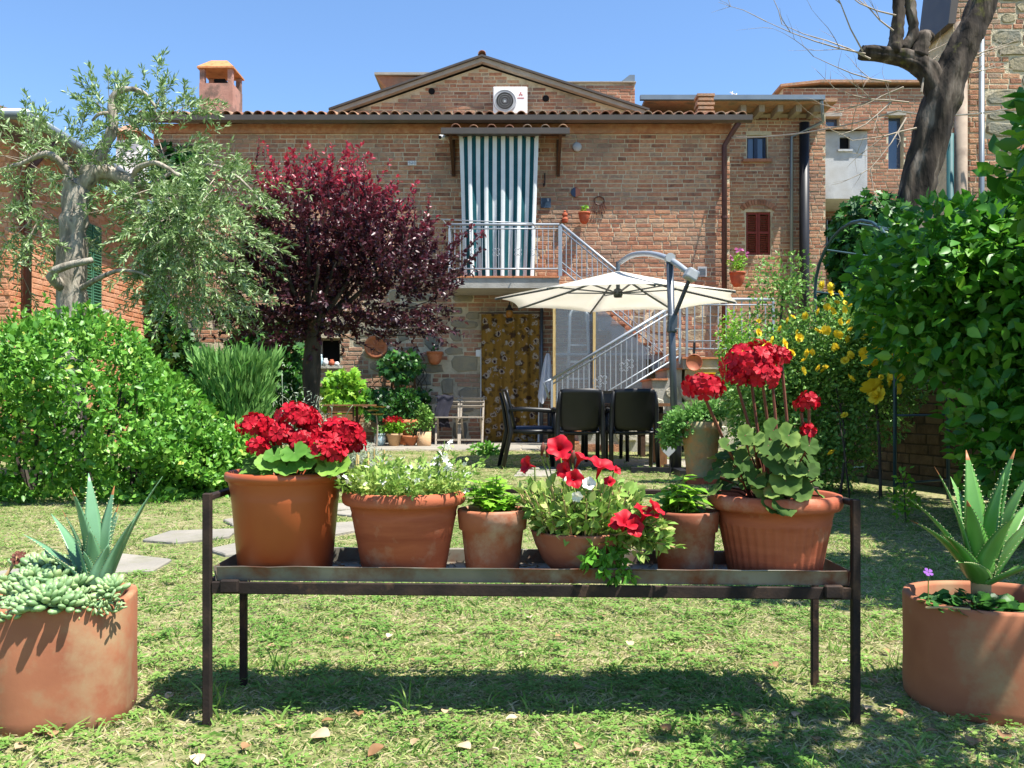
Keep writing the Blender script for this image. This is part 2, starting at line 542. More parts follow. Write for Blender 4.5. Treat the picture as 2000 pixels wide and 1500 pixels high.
# ---------------------------------------------------------------- masonry generator
BRICK_VARIANTS = {}
def brick_geo(u0, u1, v0, v1, p, j=.003):
    """front + 4 sides of one brick in (u, v, out) with a worn edge"""
    r = R.uniform
    c = .006
    a = [(u0 + r(-j, j), v0 + r(-j, j)), (u1 + r(-j, j), v0 + r(-j, j)), (u1 + r(-j, j), v1 + r(-j, j)), (u0 + r(-j, j), v1 + r(-j, j))]
    i = [(a[0][0] + c, a[0][1] + c), (a[1][0] - c, a[1][1] + c), (a[2][0] - c, a[2][1] - c), (a[3][0] + c, a[3][1] - c)]
    v = [(x, y, -.02) for x, y in a] + [(x, y, p - c * .7) for x, y in a] + [(x, y, p) for x, y in i]
    f = [(8, 9, 10, 11)] + [(k, (k + 1) % 4, 4 + (k + 1) % 4, 4 + k) for k in range(4)] + [(4 + k, 4 + (k + 1) % 4, 8 + (k + 1) % 4, 8 + k) for k in range(4)]
    return v, f

def stone_geo(u0, u1, v0, v1, p):
    cx, cy = (u0 + u1) / 2, (v0 + v1) / 2
    w, h = (u1 - u0) / 2, (v1 - v0) / 2
    n = 9
    a = []
    for k in range(n):
        an = 2 * PI * k / n + R.uniform(-.2, .2)
        c, s_ = math.cos(an), math.sin(an)
        q = 1 / max(abs(c), abs(s_)) * R.uniform(.86, 1.0)
        a.append((cx + c * min(q, 1.28) * w, cy + s_ * min(q, 1.28) * h))
    b = [(cx + (x - cx) * .9, cy + (y - cy) * .86) for x, y in a]
    v = [(x, y, -.02) for x, y in a] + [(x, y, p * .35) for x, y in a] + [(x, y, p + R.uniform(-.006, .006)) for x, y in b]
    f = []
    for k in range(n):
        k2 = (k + 1) % n
        f += [(k, k2, n + k2, n + k), (n + k, n + k2, 2 * n + k2, 2 * n + k)]
    f.append(tuple(range(2 * n, 3 * n)))
    return v, f

def inside(holes, u0, u1, v0, v1):
    for h in holes:
        if u1 > h[0] and u0 < h[1] and v1 > h[2] and v0 < h[3]:
            return h
    return None

def masonry(parent, O, U, Nn, W, H, bmat, holes=(), bl=.262, bh=.061, pitch=.079, joint=.017, singles=None, nsingle=0,
            stones=None, smat=None, stone_n=0, vmin=0, keep=None, proud=(.004, .014), stone_singles=0):
    """courses of bricks (and stones) standing proud of the mortar wall; the first `nsingle` inside `singles` become parts"""
    O, U, Nn = Vector(O), Vector(U).normalized(), Vector(Nn).normalized()
    V = Vector((0, 0, 1))
    if U.cross(V).dot(Nn) < 0:
        flip = True
    else:
        flip = False
    def place(v): return [O + U * a + V * b + Nn * c for a, b, c in v]
    def fl(f): return [tuple(reversed(q)) for q in f] if flip else f
    big = MB(); sb = MB(); occ = list(holes)
    n_s = 0
    if stones:
        tries = 0
        placed = 0
        while placed < stone_n and tries < stone_n * 12:
            tries += 1
            z = stones[R.randrange(len(stones))]
            rows = R.choice((2, 2, 3, 3, 4)); w = R.uniform(.2, .55)
            u0 = R.uniform(z[0], z[1] - w); r0 = int(R.uniform(z[2], z[3]) / pitch)
            v0 = r0 * pitch + .006; v1 = v0 + rows * pitch - .014
            if v1 > H or inside(occ, u0 - .01, u0 + w + .01, v0, v1): continue
            occ.append((u0 - .008, u0 + w + .008, v0 - .004, v1 + .004)); placed += 1
            v, f = stone_geo(u0, u0 + w, v0, v1, R.uniform(.012, .03))
            if placed <= stone_singles:
                one = MB(); one.add(place(v), fl(f), R.random()); one.build('stone', smat, parent)
            else:
                sb.add(place(v), fl(f), R.random())
    row = int(vmin / pitch)
    while (row + 1) * pitch < H:
        v0 = row * pitch + R.uniform(-.003, .003); v1 = v0 + bh + R.uniform(-.004, .004)
        u = -R.uniform(0, bl)
        while u < W:
            L_ = bl * R.choice((1, 1, 1, .98, .5, .75)) + R.uniform(-.012, .012)
            u0, u1 = max(u, .0), min(u + L_, W)
            u += L_ + joint
            if u1 - u0 < .05: continue
            if keep and not keep((u0 + u1) / 2, (v0 + v1) / 2): continue
            # clip to holes horizontally
            h = inside(occ, u0, u1, v0, v1)
            if h:
                if h[0] - u0 > .07: u1 = h[0] - .004
                elif u1 - h[1] > .07: u0 = h[1] + .004
                else: continue
                if inside(occ, u0, u1, v0, v1): continue
            v, f = brick_geo(u0, u1, v0, v1, R.uniform(*proud))
            t = min(1, max(0, R.gauss(.5, .27)))
            cu, cv = (u0 + u1) / 2, (v0 + v1) / 2
            if singles and n_s < nsingle and singles[0] < cu < singles[1] and singles[2] < cv < singles[3]:
                n_s += 1
                one = MB(); one.add(place(v), fl(f), t); one.build('brick', bmat, parent)
            else:
                big.add(place(v), fl(f), t)
        row += 1
    if big.v: stuff(big.build('brickwork', bmat, parent))
    if sb.v: stuff(sb.build('stonework', smat, parent))

def wall_cells(mb, x0, x1, z0, z1, y0, y1, holes=()):
    xs = sorted({x0, x1, *[h[0] for h in holes], *[h[1] for h in holes]}); zs = sorted({z0, z1, *[h[2] for h in holes], *[h[3] for h in holes]})
    for i in range(len(xs) - 1):
        for k in range(len(zs) - 1):
            cx, cz = (xs[i] + xs[i + 1]) / 2, (zs[k] + zs[k + 1]) / 2
            if any(h[0] < cx < h[1] and h[2] < cz < h[3] for h in holes): continue
            mb.b2((xs[i], y0, zs[k]), (xs[i + 1], y1, zs[k + 1]))

def half_tile(L_=.42, r0=.085, r1=.07, th=.014, n=8):
    """one barrel roof tile lying along -y (lower, wider end at y=0)"""
    v, f = [], []
    for (yy, r) in ((0, r0), (L_, r1)):
        for k in range(n + 1):
            an = PI * k / n
            v.append((r * math.cos(an), yy, r * math.sin(an)))
        for k in range(n + 1):
            an = PI * k / n
            v.append(((r - th) * math.cos(an), yy, (r - th) * math.sin(an)))
    m = n + 1
    for k in range(n):
        f += [(k, k + 1, 2 * m + k + 1, 2 * m + k), (m + k + 1, m + k, 3 * m + k, 3 * m + k + 1), (k + 1, k, m + k, m + k + 1)]
    return v, f
TILE_MESHES = []
for i in range(6):
    b = MB(); v, f = half_tile(); b.add(v, f, i / 5); TILE_MESHES.append(mesh_from('roof_tile', b.v, b.f, b.t, True, [MATS['roof_tile']]))
def tile_row(parent, x0, x1, y, z, slope, pitch=.19, name='roof_tile', scale=1.):
    x = x0
    while x < x1:
        o = bpy.data.objects.new(name, R.choice(TILE_MESHES)); link(o, parent)
        o.location = (x, y + R.uniform(-.02, .02), z + R.uniform(-.006, .006)); o.rotation_euler = (slope, 0, R.uniform(-.03, .03)); o.scale = (scale,) * 3
        x += pitch

# ---------------------------------------------------------------- the brick house
YW = 16.0
HX0, HX1, HZ = -6.4, 3.885, 5.72
house = thing('brick_house', 'old two-storey brick house with green striped curtain over its upper door', 'house')
wx0, wx1, wz0, wz1 = PX(622, YW), PX(664, YW), PZ(714, YW), PZ(660, YW)
dx0, dx1, dz1 = PX(944, YW), PX(1050, YW), PZ(614, YW)
ux0, ux1, uz0, uz1 = PX(905, YW), PX(1045, YW), 2.9, PZ(285, YW)
holes = [(wx0, wx1, wz0, wz1), (dx0, dx1, 0.0, dz1), (ux0, ux1, uz0, uz1)]
mb = MB(); wall_cells(mb, HX0, HX1, 0, HZ, YW, YW + .45, holes); 
mb.b2((HX0, YW + .45, 0), (HX0 + .3, 24, HZ)); mb.b2((HX1 - .3, YW + .45, 0), (HX1, 24, HZ))
mb.build('wall', MATS['mortar'], house)
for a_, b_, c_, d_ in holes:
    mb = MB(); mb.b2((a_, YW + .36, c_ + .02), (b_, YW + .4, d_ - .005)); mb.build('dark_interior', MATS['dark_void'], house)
hl = [(a - HX0 - .01, b - HX0 + .01, c - .005, d + .01) for a, b, c, d in holes]
masonry(house, (HX0, YW, 0), (1, 0, 0), (0, -1, 0), HX1 - HX0, HZ, MATS['brick'], hl,
        singles=(PX(1060, YW) - HX0, PX(1418, YW) - HX0, PZ(545, YW), PZ(300, YW)), nsingle=300,
        stones=[(PX(690, YW) - HX0, PX(940, YW) - HX0, .1, 2.6), (PX(690, YW) - HX0, PX(940, YW) - HX0, .1, 2.6), (0.2, PX(690, YW) - HX0, .1, 2.2), (PX(1230, YW) - HX0, HX1 - HX0 - .1, 1.4, 2.6)],
        smat=MATS['stone'], stone_n=95, stone_singles=60)
# lintel, window sill and frame of the small ground-floor window
mb = MB(); mb.b2((wx0 - .05, YW - .06, wz0 - .05), (wx1 + .05, YW + .3, wz0 - .002)); mb.build('window_sill', MATS['stone_light'], house)
mb = MB()
for a, b in (((wx0, wz0), (wx0 + .03, wz1)), ((wx1 - .03, wz0), (wx1, wz1)), ((wx0 + .03, wz1 - .03), (wx1 - .03, wz1))):
    mb.b2((a[0] + .001, YW + .2, a[1]), (b[0] - .001, YW + .25, b[1] - .001))
mb.build('window_frame', MATS['wood_grey'], house)
# cornice, eaves, roof, gutter
EY = 15.77
ez = PZ(232, EY)
mb = MB(); mb.b2((HX0 - .02, YW - .05, HZ - .18), (HX1 + .02, YW - .002, HZ - .02)); mb.build('cornice', MATS['brick'], house)
sl = math.radians(15.2)
def roofz(y): return ez + .04 + (y - EY) * math.tan(sl)
rx0, rx1 = PX(268, EY), PX(1458, EY)
mb = MB()
mb.add([(rx0, EY - .02, roofz(EY) - .05), (rx1, EY - .02, roofz(EY) - .05), (rx1, 22, roofz(22) - .05), (rx0, 22, roofz(22) - .05),
        (rx0, EY - .02, roofz(EY)), (rx1, EY - .02, roofz(EY)), (rx1, 22, roofz(22)), (rx0, 22, roofz(22))],
       [(0, 3, 2, 1), (4, 5, 6, 7), (0, 1, 5, 4), (1, 2, 6, 5), (2, 3, 7, 6), (3, 0, 4, 7)])
roof = mb.build('roof', MATS['roof_tile'], house)
tile_row(roof, rx0 + .1, rx1, EY - .03, roofz(EY) + .005, sl, .185)
mb = MB()   # further tile courses, too far up to be seen one by one
for q in range(1, 9):
    x = rx0 + .1
    while x < rx1:
        v, f = half_tile(n=4); yy = EY + q * .38
        zz = roofz(yy) + .008
        mb.add([(a + x, b * math.cos(sl) - c * math.sin(sl) + yy, zz + b * math.sin(sl) + c * math.cos(sl)) for a, b, c in v], f, R.random())
        x += .185
stuff(mb.build('tile_courses', MATS['roof_tile'], roof))
mb = MB()
pr = [(EY - .14, ez + .03), (EY - .14, ez - .06), (EY - .09, ez - .1), (EY - .02, ez - .08), (EY - .02, ez + .02)]
gx0, gx1 = PX(258, EY), PX(1466, EY)
v = [(gx0, a, b) for a, b in pr] + [(gx1, a, b) for a, b in pr]
n = len(pr)
mb.add(v, [(k, (k + 1) % n, n + (k + 1) % n, n + k) for k in range(n)] + [tuple(range(n))[::-1], tuple(range(n, 2 * n))])
mb.build('gutter', MATS['gutter'], house)
for px in range(300, 1440, 66):
    mb = MB(); x = PX(px, 15.8); mb.b2((x - .04, EY + .02, ez - .02), (x + .04, YW - .06, ez + .045)); mb.build('rafter_end', MATS['wood_dark'], house)
# downpipe on the right corner
mb = MB(); dpx = PX(1415, 15.85)
mb.tube([(dpx + .22, EY - .06, ez - .08), (dpx + .15, EY + .05, ez - .2), (dpx, 15.86, ez - .45), (dpx, 15.86, .05)], .05, 10)
mb.build('downpipe', MATS['pipe_brown'], house, smooth=True)
for z in (1.2, 2.6, 4.0):
    mb = MB(); mb.tube([(dpx, 15.86, z), (dpx, 15.86, z + .04)], .06, 10); mb.build('pipe_bracket', MATS['pipe_brown'], house)
# tiled hood over the upper door
hz = PZ(262, 15.3)
hx0, hx1 = PX(864, 15.1), PX(1110, 15.1)
hood = MB()
hood.add([(hx0, 15.1, hz - .03), (hx1, 15.1, hz - .03), (hx1, YW - .02, hz + .17), (hx0, YW - .02, hz + .17), (hx0, 15.1, hz), (hx1, 15.1, hz), (hx1, YW - .02, hz + .2), (hx0, YW - .02, hz + .2)],
         [(0, 3, 2, 1), (4, 5, 6, 7), (0, 1, 5, 4), (1, 2, 6, 5), (2, 3, 7, 6), (3, 0, 4, 7)])
hood = hood.build('door_hood', MATS['wood_dark'], house)
tile_row(hood, PX(890, 15.1), PX(1108, 15.1), 15.12, hz + .03, math.radians(12.5), PX(1035, 15.1) - PX(1000, 15.1))
mb = MB(); mb.b2((hx0 - .02, 15.03, hz - .07), (hx1 + .02, 15.095, hz + .03)); mb.build('hood_gutter', MATS['gutter'], hood)
for x in (PX(882, 15.5), PX(1093, 15.5)):
    mb = MB(); mb.bar((x, YW - .02, hz - .55), (x, YW - .02, hz + .1), .06); mb.bar((x, YW - .03, hz - .5), (x, 15.2, hz - .02), .05); mb.build('bracket', MATS['wood_dark'], hood)
# the big chimney on the left of the roof
cx0, cx1, cyc = PX(400, 16.9), PX(464, 16.9), 16.9
cw = cx1 - cx0; ccx = (cx0 + cx1) / 2
zt = lambda py: PZ(py, 16.7)
mb = MB(); mb.b2((cx0, cyc - .3, roofz(cyc) - .3), (cx1, cyc + .3, zt(166))); chim = mb.build('chimney', MATS['plaster_pink'], house)
for sx in (-1, 1):
    for sy in (-1, 1):
        mb = MB(); mb.box((ccx + sx * (cw / 2 - .05), cyc + sy * .25, (zt(166) + zt(138)) / 2), (.09, .09, zt(138) - zt(166) - .002)); mb.build('post', MATS['plaster_pink'], chim)
mb = MB(); mb.b2((ccx - .1, cyc - .1, zt(166)), (ccx + .1, cyc + .1, zt(150))); mb.build('flue', MATS['dark_void'], chim)
mb = MB(); a, b = cw / 2 + .03, .34; c, d = cw * .24, .12
z0, z1 = zt(138) + .002, zt(115)
mb.add([(ccx - a, cyc - b, z0), (ccx + a, cyc - b, z0), (ccx + a, cyc + b, z0), (ccx - a, cyc + b, z0), (ccx - a, cyc - b, z0 + .03), (ccx + a, cyc - b, z0 + .03), (ccx + a, cyc + b, z0 + .03), (ccx - a, cyc + b, z0 + .03),
        (ccx - c, cyc - d, z1), (ccx + c, cyc - d, z1), (ccx + c, cyc + d, z1), (ccx - c, cyc + d, z1)],
       [(3, 2, 1, 0), (0, 1, 5, 4), (1, 2, 6, 5), (2, 3, 7, 6), (3, 0, 4, 7), (4, 5, 9, 8), (5, 6, 10, 9), (6, 7, 11, 10), (7, 4, 8, 11), (8, 9, 10, 11)])
mb.build('chimney_cap', MATS['tile_orange'], chim)

# ---------------------------------------------------------------- gabled house behind
YG = 19.0
gab = thing('gabled_house', 'brick gable wall rising behind the main roof with white air conditioner', 'house')
g0, g1, gp = PX(660, YG), PX(1256, YG), PX(942, YG)
gze, gzp = PZ(226, YG), PZ(128, YG)
mb = MB(); mb.prism([(g0 + .1, 3), (g1 - .1, 3), (g1 - .1, gze + .02), (gp, gzp - .02), (g0 + .1, gze + .02)], YG, YG + 9); mb.build('wall', MATS['mortar'], gab)
slope_l = (gzp - gze) / (gp - g0); slope_r = (gzp - gze) / (g1 - gp)
def gkeep(u, v):
    x = g0 + u; return v < (gze + (x - g0) * slope_l if x < gp else gze + (g1 - x) * slope_r) - .1 - 0
masonry(gab, (g0, YG, 0), (1, 0, 0), (0, -1, 0), g1 - g0, gzp, MATS['brick'], vmin=5.9, keep=lambda u, v: gkeep(u, v) and .15 < u < g1 - g0 - .15)
for nm, a, b in (('verge', (g0 - .15, gze - .04), (gp, gzp + .02)), ('verge', (gp, gzp + .02), (g1 + .1, gze - .05))):
    mb = MB(); mb.prism([a, b, (b[0], b[1] + .085), (a[0], a[1] + .085)], YG - .18, YG - .03); mb.build(nm, MATS['verge'], gab)
    mb = MB(); mb.prism([(a[0], a[1] + .087), (b[0], b[1] + .087), (b[0], b[1] + .13), (a[0], a[1] + .13)], YG - .24, YG + 9); mb.build('roof_slope', MATS['gutter'], gab)
for k in range(3):
    o = bpy.data.objects.new('ridge_tile', TILE_MESHES[k]); link(o, gab); o.location = (gp, YG - .22 + k * .35, gzp + .16)
for px, py in ((843, 178), (1066, 192)):
    mb = MB(); p = P(px, py, YG - .02); mb.tube([p, p + Vector((0, .06, 0))], .07, 14); mb.tube([p + Vector((0, -.01, 0)), p + Vector((0, .03, 0))], .05, 12); mb.build('vent_hole', MATS['dark_void'], gab)
# parapets of the building behind the gable
par = thing('brick_parapet', 'low brick tower block seen behind the left slope of the gable', 'building')
Yp = 22.0
mb = MB(); mb.prism([(PX(772, Yp), 4), (PX(880, Yp), 4), (PX(880, Yp), PZ(152, Yp)), (PX(735, Yp), PZ(148, Yp)), (PX(772, Yp), PZ(190, Yp))], Yp, Yp + 3); mb.build('wall', MATS['brick_far'], par)
mb = MB(); mb.b2((PX(732, Yp), Yp - .08, PZ(148, Yp)), (PX(882, Yp), Yp + 3, PZ(148, Yp) + .06)); mb.build('coping', MATS['verge'], par)
par2 = thing('brick_parapet', 'red brick parapet wall behind the right slope of the gable', 'building')
mb = MB(); mb.b2((PX(1070, Yp), Yp, 4), (PX(1240, Yp), Yp + 3, PZ(162, Yp))); mb.build('wall', MATS['mortar'], par2)
masonry(par2, (PX(1070, Yp), Yp, 0), (1, 0, 0), (0, -1, 0), PX(1240, Yp) - PX(1070, Yp), PZ(163, Yp), MATS['brick_far'], vmin=7.0)
mb = MB(); mb.b2((PX(1068, Yp), Yp - .05, PZ(162, Yp)), (PX(1242, Yp), Yp + 3, PZ(160, Yp))); mb.build('coping', MATS['verge'], par2)
mb = MB(); mb.prism([(PX(1212, Yp), PZ(160, Yp)), (PX(1240, Yp), PZ(160, Yp)), (PX(1240, Yp), PZ(146, Yp)), (PX(1230, Yp), PZ(146, Yp))], Yp, Yp + .3); mb.build('flashing', MATS['gutter_grey'], par2)

# ---------------------------------------------------------------- town houses on the right
YA = 20.0
ta = thing('town_house', 'brick town house with red louvred shutters and a small blue window', 'house')
ax0, ax1 = PX(1360, YA), PX(1612, YA)
az = PZ(222, YA)
aw = [(PX(1459, YA), PX(1498, YA), PZ(311, YA), PZ(264, YA)), (PX(1457, YA), PX(1505, YA), PZ(498, YA), PZ(414, YA))]
mb = MB(); wall_cells(mb, ax0, ax1, 0, az, YA, YA + .4, aw); mb.b2((ax0, YA + .4, 0), (ax1, YA + 6, az)); mb.build('wall', MATS['mortar'], ta)
masonry(ta, (ax0, YA, 0), (1, 0, 0), (0, -1, 0), ax1 - ax0, az, MATS['brick'], [(a - ax0 - .02, b - ax0 + .02, c - .02, d + .02) for a, b, c, d in aw], vmin=1.5)
mb = MB(); mb.b2((PX(1250, YA), YA - .75, az + .02), (PX(1612, YA), YA + 5, az + .1)); mb.build('roof', MATS['roof_tile'], ta)
mb = MB(); mb.b2((PX(1250, YA - .8), YA - .86, az + .03), (PX(1610, YA - .8), YA - .755, az + .13)); mb.build('gutter', MATS['gutter_grey'], ta)
for px in (1440, 1475, 1510, 1545, 1580):
    mb = MB(); x = PX(px, YA); mb.b2((x - .06, YA - .55, az - .13), (x + .06, YA - .001, az + .018)); mb.build('corbel', MATS['wood_grey'], ta)
w = aw[0]
mb = MB(); mb.b2((w[0], YA + .15, w[2]), (w[1], YA + .17, w[3])); win = mb.build('window', MATS['window_glass'], ta)
for a, b in ((w[0], w[0] + .05), ((w[0] + w[1]) / 2 - .04, (w[0] + w[1]) / 2 + .04), (w[1] - .05, w[1])):
    mb = MB(); mb.b2((a + .001, YA + .1, w[2] + .001), (b - .001, YA + .149, w[3] - .001)); mb.build('frame', MATS['frame_blue'], win)
mb = MB(); mb.b2((w[0] - .1, YA - .08, w[2] - .07), (w[1] + .1, YA + .1, w[2] - .005)); mb.build('window_sill', MATS['brick_far'], ta)
w = aw[1]; xm = (w[0] + w[1]) / 2
for a, b in ((w[0] + .005, xm - .005), (xm + .005, w[1] - .005)):
    mb = MB()
    for q in ((a, a + .04), (b - .04, b)): mb.b2((q[0], YA + .03, w[2]), (q[1], YA + .07, w[3]))
    for z in (w[2], (w[2] + w[3]) / 2, w[3] - .05): mb.b2((a + .04, YA + .031, z), (b - .04, YA + .069, z + .05))
    sh = mb.build('shutter', MATS['shutter_red'], ta)
    mb = MB(); z = w[2] + .07
    while z < w[3] - .06:
        mb.box(((a + b) / 2, YA + .055, z), (b - a - .08, .035, .012), (.6, 0, 0)); z += .042
    stuff(mb.build('louvres', MATS['shutter_red'], sh))
mb = MB()
for k in range(13):
    t0 = PI * (.25 + .5 * k / 13); t1 = PI * (.25 + .5 * (k + .8) / 13); r0, r1 = .48, .6; zc = w[3] - .32
    mb.add([(xm + r * math.cos(t), YA - .03 + y_, zc + r * math.sin(t)) for y_ in (0, .04) for r, t in ((r0, t0), (r1, t0), (r1, t1), (r0, t1))],
           [(0, 3, 2, 1), (4, 5, 6, 7), (0, 1, 5, 4), (1, 2, 6, 5), (2, 3, 7, 6), (3, 0, 4, 7)], R.random())
stuff(mb.build('window_arch', MATS['brick_far'], ta))
mb = MB(); x = PX(1546, YA - .1); mb.tube([(PX(1604, YA - .8), YA - .8, az + .03), (PX(1596, YA), YA - .4, az - .3), (x, YA - .1, az - .55), (x, YA - .1, 1)], .04, 8); mb.build('downpipe', MATS['gutter_grey'], ta, True)
mb = MB(); x = PX(1571, YA - .15); mb.tube([(x, YA - .15, az - .25), (x, YA - .15, .5)], .11, 12); mb.build('soil_pipe', MATS['pipe_black'], ta, True)
# stacked-tile chimney on its roof
mb = MB(); x = PX(1376, 17.6)
for k in range(5):
    mb.b2((x - .17 + .02 * (k % 2), 17.45, PZ(226, 17.6) + k * .085), (x + .17 - .02 * (k % 2), 17.78, PZ(226, 17.6) + k * .085 + .05))
mb.b2((x - .12, 17.5, 5.5), (x + .12, 17.73, PZ(226, 17.6) + .4)); mb.build('chimney', MATS['roof_tile'], house)

YB = 22.0
tb = thing('town_house', 'taller brick house at the back with a grey plastered bay on brackets', 'house')
bx0, bx1 = PX(1530, YB), PX(1900, YB)
bz = PZ(172, YB)
bh_ = [(PX(1612, YB), PX(1640, YB), PZ(252, YB), PZ(228, YB)), (PX(1735, YB), PX(1765, YB), PZ(330, YB), PZ(226, YB))]
mb = MB(); wall_cells(mb, bx0, bx1, 0, bz, YB, YB + .4, bh_); mb.b2((bx0, YB + .4, 0), (bx1, YB + 6, bz)); mb.build('wall', MATS['mortar'], tb)
masonry(tb, (bx0, YB, 0), (1, 0, 0), (0, -1, 0), bx1 - bx0, bz, MATS['brick_far'], [(a - bx0, b - bx0, c, d) for a, b, c, d in bh_], vmin=2)
mb = MB(); mb.prism([(bx0 - .1, bz), (bx0 + .9, bz + .1), (bx1, bz + .1), (bx1, bz + .16), (bx0 + .9, bz + .17), (bx0 - .1, bz + .06)], YB - .12, YB + 6); mb.build('roof', MATS['roof_tile'], tb)
for i, h in enumerate(bh_):
    mb = MB(); mb.b2((h[0], YB + .2, h[2]), (h[1], YB + .24, h[3])); mb.build('window', MATS['window_glass'], tb)
    mb = MB(); mb.b2((h[0] - .05, YB - .04, h[3] + .002), (h[1] + .05, YB + .1, h[3] + .09)); mb.build('lintel', MATS['verge'], tb)
# plastered bay
by = 20.6
vx0, vx1, vz0, vz1 = PX(1594, by), PX(1694, by), PZ(388, by), PZ(256, by)
bw = (PX(1640, by), PX(1660, by), PZ(292, by), PZ(268, by))
mb = MB(); wall_cells(mb, vx0, vx1, vz0, vz1, by, by + .12, [bw]); mb.b2((vx0, by + .12, vz0), (vx1, YB - .005, vz1)); bay = mb.build('bay', MATS['plaster_grey'], tb)
mb = MB(); mb.b2((bw[0], by + .08, bw[2]), (bw[1], by + .118, bw[3])); mb.build('window', MATS['dark_void'], bay)
mb = MB(); mb.b2((bw[0] - .05, by - .05, bw[2] - .05), (bw[1] + .05, by + .06, bw[2] - .002)); mb.build('window_sill', MATS['plaster_grey'], bay)
mb = MB(); mb.add([(vx0 - .12, by - .15, vz1 + .002), (vx1 + .12, by - .15, vz1 + .002), (vx1 + .12, YB, vz1 + .25), (vx0 - .12, YB, vz1 + .25), (vx0 - .12, by - .15, vz1 + .06), (vx1 + .12, by - .15, vz1 + .06), (vx1 + .12, YB, vz1 + .31), (vx0 - .12, YB, vz1 + .31)],
                  [(0, 3, 2, 1), (4, 5, 6, 7), (0, 1, 5, 4), (1, 2, 6, 5), (2, 3, 7, 6), (3, 0, 4, 7)]); mb.build('bay_roof', MATS['roof_tile'], bay)
for x in (vx0 + .1, vx1 - .15):
    mb = MB(); mb.bar((x, YB - .05, vz0 - 1.0), (x, by + .15, vz0 - .02), .12, .14); mb.build('bay_bracket', MATS['wood_dark'], bay)
mb = MB(); mb.b2((PX(1612, YB - .1), YB - .1, PZ(500, YB)), (PX(1650, YB - .1), YB - .04, PZ(432, YB))); low = mb.build('barred_window', MATS['dark_void'], tb)
for k in range(5):
    mb = MB(); x = PX(1614 + k * 9, YB - .1); mb.tube([(x, YB - .13, PZ(500, YB)), (x, YB - .13, PZ(432, YB))], .018, 6); mb.build('bar', MATS['gutter_grey'], low)
# small gabled end further back
tc = thing('town_house', 'small red gable end with a bricked-up window behind the grey gutter', 'house')
Yc = 25.0
mb = MB(); mb.prism([(PX(1462, Yc), 5), (PX(1536, Yc), 5), (PX(1536, Yc), PZ(186, Yc)), (PX(1480, Yc), PZ(186, Yc)), (PX(1462, Yc), PZ(212, Yc))], Yc, Yc + 4); mb.build('wall', MATS['brick_far'], tc)
mb = MB(); mb.b2((PX(1484, Yc), Yc - .03, PZ(214, Yc)), (PX(1512, Yc), Yc - .003, PZ(200, Yc))); mb.build('window', MATS['verge'], tc)
mb = MB(); mb.b2((PX(1530, Yc), Yc + .5, PZ(186, Yc)), (PX(1550, Yc), Yc + 1, PZ(166, Yc))); mb.build('chimney', MATS['brick_far'], tc)

# near building at the right edge
YR = 13.0
tr_ = thing('stone_house', 'tall brick and stone house wall at the right edge with drainpipes', 'house')
rx = PX(1862, YR)
mb = MB(); mb.b2((rx, YR, 0), (rx + 4.5, YR + .9, 7.1)); mb.build('wall', MATS['mortar'], tr_)
masonry(tr_, (rx, YR, 0), (1, 0, 0), (0, -1, 0), 4.5, 7.1, MATS['brick'], vmin=1.0, stones=[(.45, 2.2, 2.2, 6.6)], smat=MATS['stone'], stone_n=60, stone_singles=40, keep=lambda u, v: u > .02 and u < 2.6)
for px, r_, mm in ((1877, .085, 'pipe_beige'), (1917, .04, 'gutter_grey'), (1856, .05, 'pipe_teal')):
    x = PX(px, YR - .12); mb = MB(); mb.tube([(x, YR - .12, .1), (x, YR - .12, 6.2 if mm != 'pipe_teal' else 4.6)], r_, 12); mb.build('downpipe', MATS[mm], tr_, True)
    mb = MB(); mb.tube([(x, YR - .12, 3.6), (x, YR - .12, 3.66)], r_ + .015, 12); mb.build('pipe_joint', MATS[mm], tr_)
mb = MB(); mb.add([(rx - .12, YR - .1, 6.2), (rx - .02, YR - .1, 6.2), (rx + .12, YR - .1, 7.2), (rx + .0, YR - .1, 7.2), (rx - .12, YR + .9, 6.2), (rx - .02, YR + .9, 6.2), (rx + .12, YR + .9, 7.2), (rx + .0, YR + .9, 7.2)], [(0, 1, 2, 3), (7, 6, 5, 4), (0, 4, 5, 1), (1, 5, 6, 2), (2, 6, 7, 3), (3, 7, 4, 0)]); mb.build('side_eave', MATS['gutter'], tr_)

# house on the left, behind the olive
tl = thing('orange_brick_house', 'sunlit orange brick house wall with green shutter behind the olive tree', 'house')
lx, ly0, ly1, lz = -6.5, 11.6, 16.4, 4.15
mb = MB(); mb.b2((-12, ly0, 0), (lx, ly1, lz)); mb.build('wall', MATS['mortar_orange'], tl)
masonry(tl, (lx, ly0, 0), (0, 1, 0), (1, 0, 0), ly1 - ly0, lz - .02, MATS['brick_orange'], [(1.85, 2.5, 2.2, 3.5)], vmin=.9)
masonry(tl, (-9, ly0, 0), (1, 0, 0), (0, -1, 0), 2.5, lz - .02, MATS['brick_orange'], vmin=.9)
mb = MB(); mb.add([(lx + .42, ly0 - .45, lz + .12), (lx + .42, ly1, lz + .12), (-9.5, ly1, lz + 1.2), (-9.5, ly0 - .45, lz + 1.2), (lx + .42, ly0 - .45, lz + .2), (lx + .42, ly1, lz + .2), (-9.5, ly1, lz + 1.28), (-9.5, ly0 - .45, lz + 1.28)],
                  [(0, 3, 2, 1), (4, 5, 6, 7), (0, 1, 5, 4), (1, 2, 6, 5), (2, 3, 7, 6), (3, 0, 4, 7)][::1]); mb.build('roof', MATS['roof_tile'], tl)
mb = MB(); mb.tube([(lx + .47, ly0 - .55, lz + .16), (lx + .47, ly1, lz + .1)], .075, 10); mb.tube([(lx + .47, ly0 - .5, lz + .17), (-9.5, ly0 - .5, lz + .17)], .07, 10); mb.build('gutter', MATS['gutter_grey'], tl, True)
